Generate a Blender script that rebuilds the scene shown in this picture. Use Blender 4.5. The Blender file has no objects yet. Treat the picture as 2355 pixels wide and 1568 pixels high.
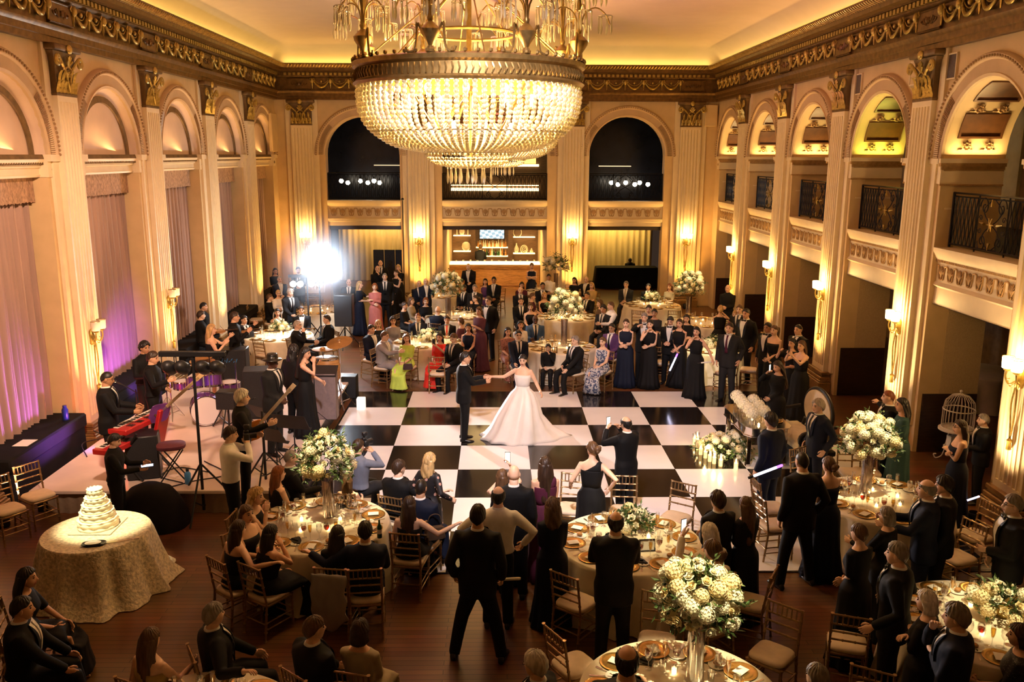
import bpy, math, random
import numpy as np
from mathutils import Vector, Matrix, Euler
PI = math.pi
R = math.radians
COL = bpy.context.scene.collection
rnd = random.Random(11)

# ---------------------------------------------------------------- camera model
F_PX = 1987.82
CAM = (1.9764, -19.8710, 5.5358)
PITCH, YAW, ROLL = R(12.1723), R(1.0892), R(0.2522)

def ray(u, v):
    a, b = u - 1177.5, v - 784
    c, s = math.cos(ROLL), math.sin(ROLL)
    x, y = c * a + s * b, -s * a + c * b
    d = (x / F_PX, 1.0, -y / F_PX)
    c, s = math.cos(PITCH), math.sin(PITCH)
    dy, dz = c * d[1] + s * d[2], -s * d[1] + c * d[2]
    c, s = math.cos(YAW), math.sin(YAW)
    return (c * d[0] + s * dy, -s * d[0] + c * dy, dz)

def at(u, v, z):
    """point of the place at height z seen at photo position u, v"""
    d = ray(u, v)
    t = (z - CAM[2]) / d[2]
    return (CAM[0] + t * d[0], CAM[1] + t * d[1], z)

# ---------------------------------------------------------------- mesh builder
class MB:
    def __init__(s):
        s.v, s.f, s.m, s.n, s.cm, s.M = [], [], [], 0, 0, None
    def add(s, V, F):
        V = np.asarray(V, float).reshape(-1, 3)
        if s.M is not None:
            V = V @ s.M[:3, :3].T + s.M[:3, 3]
        n = s.n
        s.v.append(V)
        s.f += [tuple(i + n for i in f) for f in F]
        s.m += [s.cm] * len(F)
        s.n += len(V)
        return s
    def merge(s, o):
        for V in o.v: s.v.append(V)
        s.f += [tuple(i + s.n for i in f) for f in o.f]
        s.m += o.m
        s.n += o.n
    def arrays(s):
        return np.concatenate(s.v) if s.v else np.zeros((0, 3))
    def mesh(s, name, smooth=40):
        me = bpy.data.meshes.new(name)
        me.from_pydata(s.arrays().tolist(), [], s.f)
        if any(s.m): me.polygons.foreach_set('material_index', s.m)
        if smooth:
            me.polygons.foreach_set('use_smooth', [True] * len(s.f))
            if smooth < 180:
                me.set_sharp_from_angle(angle=R(smooth))
        me.update()
        return me
    def build(s, name, mats, parent=None, smooth=40, **kw):
        return link(name, s.mesh(name, smooth), mats, parent, **kw)

def TM(loc=(0, 0, 0), rot=(0, 0, 0), sc=(1, 1, 1)):
    if isinstance(sc, (int, float)): sc = (sc,) * 3
    return np.array(Matrix.LocRotScale(Vector(loc), Euler(rot), Vector(sc)))

def link(name, me, mats, parent=None, loc=None, rotz=0, label=None, cat=None, group=None, kind=None):
    o = bpy.data.objects.new(name, me)
    COL.objects.link(o)
    if mats is not None and me is not None:
        mats = mats if isinstance(mats, (list, tuple)) else [mats]
        if len(me.materials) == 0:
            for m in mats: me.materials.append(m)
        else:
            for i, m in enumerate(mats):
                if i < len(me.materials) and me.materials[i] != m:
                    o.material_slots[i].link = 'OBJECT'
                    o.material_slots[i].material = m
    if parent is not None: o.parent = parent
    if loc is not None: o.location = loc
    if rotz: o.rotation_euler = (0, 0, rotz)
    tag(o, label, cat, group, kind)
    return o

def tag(o, label=None, cat=None, group=None, kind=None):
    if label: o['label'] = label
    if cat: o['category'] = cat
    if group: o['group'] = group
    if kind: o['kind'] = kind
    return o

def thing(name, label, cat, loc=(0, 0, 0), rotz=0, group=None, kind=None, sc=1.0):
    o = bpy.data.objects.new(name, None)
    COL.objects.link(o)
    o.empty_display_size = 0.1
    o.location = loc
    o.rotation_euler = (0, 0, rotz)
    if sc != 1.0: o.scale = (sc,) * 3
    return tag(o, label, cat, group, kind)

def kids(o):
    return [c for c in o.children]

def dup(o, loc, rotz=0, label=None, group=None, parent=None, sc=None):
    r = o.copy()
    COL.objects.link(r)
    r.location = loc
    r.rotation_euler = (o.rotation_euler[0], o.rotation_euler[1], rotz)
    if sc is not None: r.scale = (sc,) * 3
    if label: r['label'] = label
    if group: r['group'] = group
    if parent: r.parent = parent
    for c in KIDS.get(o.name, []):
        d = c.copy(); COL.objects.link(d); d.parent = r
        for g in KIDS.get(c.name, []):
            e = g.copy(); COL.objects.link(e); e.parent = d
    return r

KIDS = {}
def scan_kids(*roots):
    for r in roots:
        KIDS[r.name] = list(r.children)
        for c in r.children: KIDS[c.name] = list(c.children)

# ---------------------------------------------------------------- shapes
def box(mb, x0, x1, y0, y1, z0, z1, bev=0):
    if bev:
        b = min(bev, abs(x1 - x0) / 2.01, abs(y1 - y0) / 2.01, abs(z1 - z0) / 2.01)
        rings = []
        for z, i in ((z0, b), (z0 + b, 0), (z1 - b, 0), (z1, b)):
            q = [(x0 + i, y0 + b, z), (x0 + b, y0 + i, z), (x1 - b, y0 + i, z), (x1 - i, y0 + b, z),
                 (x1 - i, y1 - b, z), (x1 - b, y1 - i, z), (x0 + b, y1 - i, z), (x0 + i, y1 - b, z)]
            rings.append(q)
        return loft(mb, rings)
    V = [(x0, y0, z0), (x1, y0, z0), (x1, y1, z0), (x0, y1, z0), (x0, y0, z1), (x1, y0, z1), (x1, y1, z1), (x0, y1, z1)]
    mb.add(V, [(0, 3, 2, 1), (4, 5, 6, 7), (0, 1, 5, 4), (1, 2, 6, 5), (2, 3, 7, 6), (3, 0, 4, 7)])
    return mb

def loft(mb, rings, cap0=True, cap1=True, closed=True, loop=False):
    rings = np.asarray(rings, float)
    k, n = rings.shape[:2]
    F = []
    m = n if closed else n - 1
    for i in range(k if loop else k - 1):
        a, b = i * n, ((i + 1) % k) * n
        for j in range(m):
            j2 = (j + 1) % n
            F.append((a + j, a + j2, b + j2, b + j))
    if closed and not loop:
        if cap0: F.append(tuple(range(n - 1, -1, -1)))
        if cap1: F.append(tuple((k - 1) * n + j for j in range(n)))
    mb.add(rings.reshape(-1, 3), F)
    return mb

def circ(n, ph=0):
    t = np.arange(n) * 2 * PI / n + ph
    return np.stack([np.cos(t), np.sin(t)], -1)

def frames(P):
    P = np.asarray(P, float)
    T = np.gradient(P, axis=0)
    T /= np.linalg.norm(T, axis=1)[:, None] + 1e-12
    up = np.array([0, 0, 1.0]) if abs(T[0][2]) < .9 else np.array([0, 1.0, 0])
    N = np.cross(up, T[0]); N /= np.linalg.norm(N)
    Ns, Bs = [], []
    for t in T:
        N = N - t * (N @ t); N /= np.linalg.norm(N) + 1e-12
        Ns.append(N); Bs.append(np.cross(t, N))
    return T, np.array(Ns), np.array(Bs)

def tube(mb, P, r, n=8, flat=1.0, cap=True, closed=False):
    P = np.asarray(P, float)
    if len(P) == 2 and not closed: pass
    r = np.broadcast_to(np.asarray(r, float), (len(P),))
    T, N, B = frames(P)
    c = circ(n)
    rings = P[:, None, :] + r[:, None, None] * (c[None, :, :1] * N[:, None, :] + flat * c[None, :, 1:] * B[:, None, :])
    return loft(mb, rings, cap, cap, loop=closed)

def lathe(mb, prof, n=20, cx=0, cy=0, ph=0, cap=True):
    c = circ(n, ph)
    rings = [[(cx + r * a, cy + r * b, z) for a, b in c] for r, z in prof]
    return loft(mb, rings, cap, cap)

def prism(mb, pts, axis, d0, d1):
    """closed outline pts (p,q) pushed along axis from d0 to d1"""
    def mk(d):
        if axis == 'x': return [(d, p, q) for p, q in pts]
        if axis == 'y': return [(p, d, q) for p, q in pts]
        return [(p, q, d) for p, q in pts]
    return loft(mb, [mk(d0), mk(d1)])

def ball(mb, c, r, n=10, k=6, sq=(1, 1, 1)):
    rings = []
    for i in range(k + 1):
        t = PI * i / k
        rr = max(math.sin(t), .02)
        rings.append([(c[0] + sq[0] * r * rr * a, c[1] + sq[1] * r * rr * b, c[2] - sq[2] * r * math.cos(t)) for a, b in circ(n)])
    return loft(mb, rings)

def arc(c, r, a0, a1, n, plane='xz', off=0):
    out = []
    for i in range(n + 1):
        t = a0 + (a1 - a0) * i / n
        p, q = c[0] + r * math.cos(t), c[1] + r * math.sin(t)
        out.append((p, off, q) if plane == 'xz' else (off, p, q))
    return out

def smooth_path(P, n=6):
    P = np.asarray(P, float)
    Q = np.vstack([2 * P[0] - P[1], P, 2 * P[-1] - P[-2]])
    out = []
    for i in range(1, len(Q) - 2):
        for j in range(n):
            t = j / n
            a, b, c, d = Q[i - 1], Q[i], Q[i + 1], Q[i + 2]
            out.append(.5 * ((2 * b) + (c - a) * t + (2 * a - 5 * b + 4 * c - d) * t * t + (3 * b - 3 * c + d - a) * t ** 3))
    out.append(P[-1])
    return np.array(out)

# ---------------------------------------------------------------- materials
MATS = {}
def srgb(c):
    return tuple((x / 12.92 if x <= .04045 else ((x + .055) / 1.055) ** 2.4) for x in c)

def mat(name, col=(.8, .8, .8), rough=.6, metal=0.0, spec=.5, noise=0.0, scale=20, bump=0.0, emit=None, es=0, trans=0, alpha=1, sheen=0, coat=0, stretch=None, ior=1.45):
    if name in MATS: return MATS[name]
    m = bpy.data.materials.new(name)
    m.use_nodes = True
    nt = m.node_tree
    b = nt.nodes['Principled BSDF']
    b.inputs['Base Color'].default_value = (*col, 1)
    b.inputs['Roughness'].default_value = rough
    b.inputs['Metallic'].default_value = metal
    b.inputs['Specular IOR Level'].default_value = spec
    b.inputs['IOR'].default_value = ior
    b.inputs['Transmission Weight'].default_value = trans
    b.inputs['Alpha'].default_value = alpha
    b.inputs['Coat Weight'].default_value = coat
    if sheen: b.inputs['Sheen Weight'].default_value = sheen
    if emit:
        b.inputs['Emission Color'].default_value = (*emit, 1)
        b.inputs['Emission Strength'].default_value = es
    if noise or bump:
        tc = nt.nodes.new('ShaderNodeTexCoord')
        n = nt.nodes.new('ShaderNodeTexNoise')
        n.inputs['Scale'].default_value = scale
        n.inputs['Detail'].default_value = 3
        if stretch:
            mp = nt.nodes.new('ShaderNodeMapping')
            mp.inputs['Scale'].default_value = stretch
            nt.links.new(tc.outputs['Object'], mp.inputs['Vector'])
            nt.links.new(mp.outputs['Vector'], n.inputs['Vector'])
        else:
            nt.links.new(tc.outputs['Object'], n.inputs['Vector'])
        if noise:
            r = nt.nodes.new('ShaderNodeValToRGB')
            r.color_ramp.elements[0].position = .3
            r.color_ramp.elements[1].position = .7
            lo = tuple(max(0, x * (1 - noise)) for x in col)
            hi = tuple(min(1, x * (1 + noise)) for x in col)
            r.color_ramp.elements[0].color = (*lo, 1)
            r.color_ramp.elements[1].color = (*hi, 1)
            nt.links.new(n.outputs['Fac'], r.inputs['Fac'])
            nt.links.new(r.outputs['Color'], b.inputs['Base Color'])
        if bump:
            bp = nt.nodes.new('ShaderNodeBump')
            bp.inputs['Strength'].default_value = bump
            bp.inputs['Distance'].default_value = .02
            nt.links.new(n.outputs['Fac'], bp.inputs['Height'])
            nt.links.new(bp.outputs['Normal'], b.inputs['Normal'])
    MATS[name] = m
    return m

def light(name, kind, loc, power, col, size=.1, rot=None, target=None, spot=None, blend=.5, sizey=None):
    d = bpy.data.lights.new(name, kind)
    d.energy = power
    d.color = col
    if kind == 'AREA':
        d.size = size
        if sizey: d.shape = 'RECTANGLE'; d.size_y = sizey
    else:
        d.shadow_soft_size = size
    if kind == 'SPOT':
        d.spot_size = spot; d.spot_blend = blend
    o = bpy.data.objects.new(name, d)
    COL.objects.link(o)
    o.location = loc
    if target is not None:
        o.rotation_euler = (Vector(target) - Vector(loc)).to_track_quat('-Z', 'Y').to_euler()
    return o
# ================================================================ the room
XL, XR, YB, ZS = -5.757, 9.805, 11.91, 5.5
ZC = 9.35
BAY = 3.97
SIDE_Y = [8.34 - BAY * i for i in range(7)]             # pilasters on the long walls
BAY_Y = [10.1] + [8.34 - BAY * (i + .5) for i in range(6)]
YN = -25.0
LW, RW, BW = XL - .15, XR + .15, YB + .15
M_plaster = mat('cream_plaster', (.63, .445, .225), .62, noise=.06, scale=3, bump=.03)
M_white = mat('cream_paint', (.75, .605, .385), .5, noise=.04, scale=4)
M_ceil = mat('ceiling_plaster', (.56, .42, .30), .8, noise=.03, scale=2)
M_bronze = mat('bronze_gilding', (.15, .078, .020), .40, .5, noise=.35, scale=9, bump=.1)
M_bronze2 = mat('dark_bronze', (.15, .085, .03), .5, .3, noise=.3, scale=7)
M_gold = mat('gilt', (.44, .30, .075), .34, .6, noise=.3, scale=16, bump=.1)
M_relief = mat('relief_gilt_brown', (.42, .25, .10), .55, .2, noise=.2, scale=14)
M_iron = mat('wrought_iron', (.012, .012, .016), .35, .6, noise=.2, scale=30)
M_dark = mat('dark_walnut', (.035, .018, .009), .35, noise=.4, scale=6, stretch=(1, 1, 12), bump=.05)
M_void = mat('dark_glass', (.010, .012, .020), .25, noise=.3, scale=2)
M_linen = mat('woven_wallcovering', (.50, .36, .20), .8, noise=.12, scale=60, bump=.1)

def wood_floor():
    m = mat('oak_floor', (.13, .055, .022), .33)
    nt = m.node_tree; b = nt.nodes['Principled BSDF']
    tc = nt.nodes.new('ShaderNodeTexCoord')
    br = nt.nodes.new('ShaderNodeTexBrick')
    br.inputs['Color1'].default_value = (.205, .085, .030, 1)
    br.inputs['Color2'].default_value = (.14, .056, .021, 1)
    br.inputs['Mortar'].default_value = (.03, .013, .006, 1)
    br.inputs['Scale'].default_value = 1.0
    br.inputs['Mortar Size'].default_value = .004
    br.inputs['Brick Width'].default_value = 1.4
    br.inputs['Row Height'].default_value = .09
    n = nt.nodes.new('ShaderNodeTexNoise'); n.inputs['Scale'].default_value = 1.6
    mx = nt.nodes.new('ShaderNodeMix'); mx.data_type = 'RGBA'; mx.blend_type = 'MULTIPLY'
    mx.inputs['Factor'].default_value = .6
    nt.links.new(tc.outputs['Object'], br.inputs['Vector'])
    nt.links.new(tc.outputs['Object'], n.inputs['Vector'])
    nt.links.new(br.outputs['Color'], mx.inputs['A'])
    nt.links.new(n.outputs['Color'], mx.inputs['B'])
    nt.links.new(mx.outputs['Result'], b.inputs['Base Color'])
    return m
M_floor = wood_floor()
M_tw = mat('white_vinyl_tile', (.80, .78, .79), .22, noise=.04, scale=1.5)
M_tb = mat('black_vinyl_tile', (.012, .009, .008), .13, noise=.3, scale=2)

f = MB(); box(f, -9, 16.5, YN, 21, -.2, 0)
f.build('floor', M_floor, kind='structure', label='dark stained oak plank floor of the ballroom', cat='floor')
# chequered dance floor
df = MB()
TS = 1.3
xs = [-1.3] + [TS * i for i in range(0, 6)] + [8.78]
for j in range(7):
    for a, b_ in zip(xs[:-1], xs[1:]):
        i = math.floor((a + b_) / 2 / TS)
        df.cm = 0 if (i + j) % 2 == 0 else 1
        box(df, a + .003, b_ - .003, -TS * (j + 1) + .003, -TS * j - .003, .002, .016)
df.cm = 1
box(df, -1.34, 8.82, -TS * 7 - .03, .03, .001, .012)
df.build('floor_dance', [M_tw, M_tb], smooth=0, kind='structure', label='glossy black and white chequered dance floor', cat='dance floor')

# ceiling with a cove curve round its edge
c = MB()
box(c, -7, 11.2, YN, 13.6, ZC, ZC + .2)
c.build('ceiling', M_ceil, kind='structure', label='smooth plaster ceiling above the cove lighting', cat='ceiling')
def cove(mb, x0, x1, y1):
    rings = []
    for i in range(10):
        t = i / 9 * PI / 2
        o = 1.25 * (1 - math.cos(t)); z = 8.55 + (ZC - 8.55) * math.sin(t)
        rings.append([(x0 + o, YN, z), (x0 + o, y1 - o, z), (x1 - o, y1 - o, z), (x1 - o, YN, z)])
    loft(mb, rings, False, False, closed=False)
c = MB(); cove(c, LW, RW, BW)
c.build('ceiling_cove', M_ceil, kind='structure', smooth=180, label='curved plaster cove between cornice and ceiling', cat='ceiling cove')

def pan(fn, mb, s0, s1, z0, z1):
    mb.add([fn(s0, z0), fn(s1, z0), fn(s1, z1), fn(s0, z1)], [(0, 1, 2, 3)])

def arch_bay(mb, fn, s0, s1, sc, hw, zs, rz, ztop, zbot, n=20):
    """wall strip s0..s1 with an arched opening (half width hw, rise rz) centred on sc"""
    pan(fn, mb, s0, sc - hw, zbot, ztop)
    pan(fn, mb, sc + hw, s1, zbot, ztop)
    V = []
    for i in range(n + 1):
        t = PI - PI * i / n
        s, z = sc + hw * math.cos(t), zs + rz * math.sin(t)
        V += [fn(s, z), fn(s, ztop)]
    mb.add(V, [(2 * i, 2 * i + 2, 2 * i + 3, 2 * i + 1) for i in range(n)])

def reveal(mb, fn3, sc, hw, zs, rz, zbot, d0, d1, n=20, jambs=True):
    pts = [(sc - hw, zbot)] if jambs else []
    pts += [(sc + hw * math.cos(PI - PI * i / n), zs + rz * math.sin(PI * i / n)) for i in range(n + 1)]
    if jambs: pts += [(sc + hw, zbot)]
    V = []
    for s, z in pts: V += [fn3(s, z, d0), fn3(s, z, d1)]
    mb.add(V, [(2 * i, 2 * i + 2, 2 * i + 3, 2 * i + 1) for i in range(len(pts) - 1)])

def archivolt(mb, fn3, sc, r0, r1, zs, k, n=28, beads=True, blocks=False):
    """moulded ring round an arch: k scales the rise"""
    prof = [(r0, 0), (r0, .05), (r0 + .05, .07), (r0 + .06, .045), (r1 - .12, .05), (r1 - .10, .09), (r1 - .03, .10), (r1, .06), (r1, 0)]
    rings = []
    for i in range(n + 1):
        t = PI - PI * i / n
        rings.append([fn3(sc + r * math.cos(t), zs + k * r * math.sin(t), -d) for r, d in prof])
    loft(mb, rings, closed=True)
    mb.cm = 1
    if beads:
        N = 66
        for i in range(N + 1):
            t = PI - PI * i / N
            r = r1 - .065
            p = fn3(sc + r * math.cos(t), zs + k * r * math.sin(t), -.105)
            ball(mb, p, .026, 6, 4)
        for i in range(2 * N + 1):
            t = PI - PI * i / (2 * N)
            if 0.75 < t < PI - .75: continue
            a = fn3(sc + (r0 + .09) * math.cos(t), zs + k * (r0 + .09) * math.sin(t), -.058)
            b = fn3(sc + (r1 - .14) * math.cos(t), zs + k * (r1 - .14) * math.sin(t), -.058)
            tube(mb, [a, b], .011, 4)

# ---------------------------------------------------------------- walls with their arches
LW, RW, BW = XL - .15, XR + .15, YB + .15
fl = lambda s, z: (LW, s, z)
fl3 = lambda s, z, d: (LW - d, s, z)
fr = lambda s, z: (RW, s, z)
fr3 = lambda s, z, d: (RW + d, s, z)
fb = lambda s, z: (s, BW, z)
fb3 = lambda s, z, d: (s, BW + d, z)
HW = 1.30
M_arch = mat('archivolt_tan', (.56, .39, .22), .55, noise=.05, scale=4)
M_bead_tan = mat('archivolt_bead', (.34, .21, .10), .5, .1, noise=.1, scale=9)
w = MB()
edges = [BW] + SIDE_Y
for i, yc in enumerate(BAY_Y):
    a = edges[i]; b_ = edges[i + 1] if i + 1 < len(edges) else YN
    arch_bay(w, fl, b_, a, yc, HW, ZS, HW, 8.6, 0)
    reveal(w, fl3, yc, HW, ZS, HW, 0, 0, .5)
pan(fl, w, YN, SIDE_Y[-1], 0, 8.6)
w.build('wall_left', M_plaster, kind='structure', smooth=30, label='cream plaster wall with blind arches behind the stage', cat='wall')
w = MB()
RDEP = 1.12
for i, yc in enumerate(BAY_Y):
    a = edges[i]; b_ = edges[i + 1] if i + 1 < len(edges) else YN
    arch_bay(w, fr, b_, a, yc, HW, ZS, HW, 8.6, 0)
    reveal(w, fr3, yc, HW, ZS, HW, 0, 0, RDEP)
pan(fr, w, YN, SIDE_Y[-1], 0, 8.6)
w.build('wall_right', M_plaster, kind='structure', smooth=30, label='cream plaster arcade wall with open balcony arches', cat='wall')
BACK = [(-2.83, 1.33, 1.33), (1.93, 1.92, 1.45), (6.72, 1.38, 1.38)]
w = MB()
be = [-6.6, -.83, 4.84, 10.8]
for (sc, hw, rz), a, b_ in zip(BACK, be[:-1], be[1:]):
    arch_bay(w, fb, a, b_, sc, hw, ZS, rz, 8.6, 0)
    reveal(w, fb3, sc, hw, ZS, rz, 0, 0, .45)
w.build('wall_back', M_plaster, kind='structure', smooth=30, label='cream plaster end wall with three arches above the bar', cat='wall')
w = MB(); box(w, -7, 11.2, YN - .2, YN, 0, ZC)
w.build('wall_front', M_plaster, kind='structure')

for i, yc in enumerate(BAY_Y):
    for nm, fn3 in (('left', fl3), ('right', fr3)):
        if nm == 'left' and i > 5: continue
        m = MB(); archivolt(m, fn3, yc, HW, HW + .38, ZS, 1)
        m.build('trim_archivolt', [M_arch, M_bead_tan], kind='structure', label='beaded plaster arch moulding on the %s wall, bay %d from the bar end' % (nm, i + 1), cat='arch moulding')
for (sc, hw, rz), nm in zip(BACK, ('left', 'middle', 'right')):
    m = MB(); archivolt(m, fb3, sc, hw, hw + .38, ZS, rz / hw if nm != 'middle' else .75)
    m.build('trim_archivolt', [M_arch, M_bead_tan], kind='structure', label='beaded plaster arch moulding over the %s arch of the end wall' % nm, cat='arch moulding')

# ---------------------------------------------------------------- left wall: tympanum, impost beam, valance, curtain, bench
M_curt = mat('rose_beige_drape', (.34, .215, .16), .75, noise=.12, scale=5, stretch=(1, 1, .15), sheen=.2)
M_val = mat('woven_valance', (.36, .22, .13), .8, noise=.45, scale=45, stretch=(1, 1, .35))
M_bench = mat('black_drape_cloth', (.007, .006, .006), .8, spec=.2, noise=.4, scale=3)
ORD = ['first', 'second', 'third', 'fourth', 'fifth', 'sixth', 'seventh', 'eighth']
M_tymp = mat('blind_arch_panel', (.62, .44, .31), .7, noise=.05, scale=3)
for i, yc in enumerate(BAY_Y[:6]):
    nm = ORD[i] + ' bay from the far corner'
    m = MB()
    X = LW - .15
    m.add([(X, yc, ZS)] + [(X, yc + HW * math.cos(PI * k / 24), ZS + HW * math.sin(PI * k / 24)) for k in range(25)], [(0, k + 1, k + 2) for k in range(24)])
    loft(m, [[(LW - .15 * math.sin(q * PI / 2), yc + (HW - .15 * (1 - math.cos(q * PI / 2))) * math.cos(PI * k / 24), ZS + (HW - .15 * (1 - math.cos(q * PI / 2))) * math.sin(PI * k / 24)) for q in (0, .25, .5, .75, 1)] for k in range(25)], closed=False)
    m.cm = 1
    rings = []
    for k in range(25):
        t = PI * k / 24
        rings.append([(X + d, yc + r * math.cos(t), ZS + r * math.sin(t)) for r, d in ((HW - .145, .005), (HW - .15, .04), (HW - .27, .04), (HW - .28, .005))])
    loft(m, rings, closed=True)
    m.build('wall_arch_panel', [M_tymp, M_bronze2], kind='structure', label='blind arch panel with dark bronze band, left wall, ' + nm, cat='arch panel')
    m = MB()
    X = LW - .13
    prof = [(X - .2, 5.11), (X, 5.11), (X + .02, 5.15), (X, 5.16), (X, 5.27), (X + .04, 5.28), (X + .04, 5.32), (X + .08, 5.35), (X + .11, 5.40), (X + .11, 5.42), (X - .2, 5.42)]
    prism(m, [(p, q) for p, q in prof], 'y', yc - HW, yc + HW)
    m.cm = 1
    prism(m, [(X - .1, 5.42), (X + .11, 5.421), (X + .09, 5.50), (X - .1, 5.50)], 'y', yc - HW + .01, yc + HW - .01)
    for k in range(34):
        y = yc - HW + .04 + k * (2 * HW - .08) / 33
        box(m, X + .035, X + .09, y - .02, y + .02, 5.325, 5.37)
    m.cm = 0
    for e in (-1, 1):
        y0, y1 = sorted((yc + e * (HW - .02), yc + e * (HW + .34)))
        for z0, z1, g in ((5.11, 5.38, .03), (5.38, 5.5, .10)): box(m, LW - .3, LW + g, y0, y1, z0, z1)
    m.cm = 1
    for e in (-1, 1): ball(m, (LW + .03, yc + e * (HW + .16), 5.24), .05, 8, 5, (.4, 1, 1))
    m.build('trim_impost', [M_white, M_bronze2], kind='structure', label='impost cornice across the left wall, ' + nm, cat='impost cornice')
    # curtain
    cu = thing('curtain', 'rose beige pleated curtain under the woven valance, %s' % nm, 'curtain', (0, 0, 0))
    m = MB(); V = []; n = 150
    for k in range(n + 1):
        y = yc - HW + .03 + k * (2 * HW - .06) / n
        d = .07 * math.sin(k * .84) + .025 * math.sin(k * .37 + i)
        for z in (4.95, 3.2, 1.8, .8):
            V.append((LW - .40 + d * (1 + .25 * (4.85 - z) / 4) + .01 * math.sin(k * .8 + z * 3), y, z))
    m.add(V, [(4 * k + j, 4 * k + 4 + j, 4 * k + 5 + j, 4 * k + 1 + j) for k in range(n) for j in range(3)])
    m.build('drape', M_curt, cu, smooth=180)
    m = MB(); V = []
    for k in range(61):
        y = yc - HW + .02 + k * (2 * HW - .04) / 60
        d = .012 * math.sin(k * 1.9)
        V += [(LW - .26 + d, y, 4.68 + .012 * math.sin(k * 2.4)), (LW - .26, y, 4.9), (LW - .26, y, 5.12)]
    m.add(V, [(3 * k + j, 3 * k + 3 + j, 3 * k + 4 + j, 3 * k + 1 + j) for k in range(60) for j in range(2)])
    m.build('valance', M_val, cu, smooth=180)
    m = MB(); box(m, LW - .5, LW + .25, yc - HW, yc + HW, .55, .8, .03)
    box(m, LW - .45, LW + .2, yc - HW + .02, yc + HW - .02, 0, .56)
    m.build('trim_window_bench', M_bench, kind='structure', label='low black draped ledge below the curtain, ' + nm, cat='ledge')
    m = MB()
    m.add([(LW - .5, yc - HW, 0), (LW - .5, yc + HW, 0), (LW - .5, yc + HW, 5.5), (LW - .5, yc - HW, 5.5)], [(0, 1, 2, 3)])
    m.build('wall_window_back', M_tymp, kind='structure')

# ---------------------------------------------------------------- right arcade: soffit coffers, imposts, balcony, aisle
M_coffer = mat('coffer_walnut', (.12, .045, .012), .4, noise=.25, scale=5, bump=.05)
def rosette(mb, c, u, v, n_, r):
    c, u, v, n_ = map(lambda q: np.array(q, float), (c, u, v, n_))
    for k in range(8):
        a = k * PI / 4
        d = u * math.cos(a) + v * math.sin(a); e = -u * math.sin(a) + v * math.cos(a)
        P = [c + d * r * .15 + n_ * .01, c + d * r * .6 + e * r * .3 + n_ * .035, c + d * r + n_ * .01, c + d * r * .6 - e * r * .3 + n_ * .035, c + d * r * .55 + n_ * .05]
        mb.add(P, [(0, 1, 4), (1, 2, 4), (2, 3, 4), (3, 0, 4)])
    ball(mb, c + n_ * .03, r * .3, 8, 4)

def railing_panel(mb, s0, s1, z0, z1, fn, scroll=True):
    """iron balustrade between s0 and s1: fn(s, z, d) -> point"""
    h = z1 - z0
    L = s1 - s0
    tube(mb, [fn(s0, z1, 0), fn(s1, z1, 0)], .03, 6, .6)
    tube(mb, [fn(s0, z0 + .06, 0), fn(s1, z0 + .06, 0)], .02, 4)
    tube(mb, [fn(s0, z1 - .06, 0), fn(s1, z1 - .06, 0)], .012, 4)
    for s in (s0, s1): tube(mb, [fn(s, z0, 0), fn(s, z1, 0)], .025, 6)
    def bars(a, b, n):
        for k in range(n):
            s = a + (k + .5) * (b - a) / n; q = (b - a) / n * .42
            for e in (-1, 1):
                tube(mb, [fn(s + e * q, z0 + .06, 0), fn(s + e * q * .25, z0 + h * .27, 0), fn(s + e * q * .9, z0 + h * .5, 0), fn(s + e * q * .25, z0 + h * .73, 0), fn(s + e * q, z1 - .06, 0)], .011, 4)
    cw = min(.85, L * .36)
    cx = (s0 + s1) / 2
    if not scroll:
        bars(s0, s1, max(3, int(L / .14))); return
    bars(s0 + .03, cx - cw / 2 - .04, max(2, int((L - cw) / 2 / .14)))
    bars(cx + cw / 2 + .04, s1 - .03, max(2, int((L - cw) / 2 / .14)))
    for e in (-1, 1): tube(mb, [fn(cx + e * (cw / 2 + .02), z0, 0), fn(cx + e * (cw / 2 + .02), z1, 0)], .016, 4)
    zc = (z0 + z1) / 2
    for e in (-1, 1):
        for g in (-1, 1):
            P = []
            for k in range(34):
                a = k / 33 * 2.6 * PI; rr = .17 * (1 - .8 * k / 33)
                P.append(fn(cx + e * (cw * .30 + rr * math.cos(a) * .8), zc + g * (h * .30 + rr * math.sin(a)), 0))
            tube(mb, P, .011, 4)
            tube(mb, smooth_path([fn(cx, zc, 0), fn(cx + e * cw * .22, zc + g * h * .12, 0), fn(cx + e * cw * .3, zc + g * h * .27, 0), fn(cx + e * cw * .05, zc + g * h * .43, 0)], 4), .011, 4)
            P = [fn(cx + e * (cw * .4 + .06 * (1 - k / 14) * math.cos(k * .6)), zc + g * (.1 + .06 * (1 - k / 14) * math.sin(k * .6)), 0) for k in range(14)]
            tube(mb, P, .008, 4)

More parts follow.
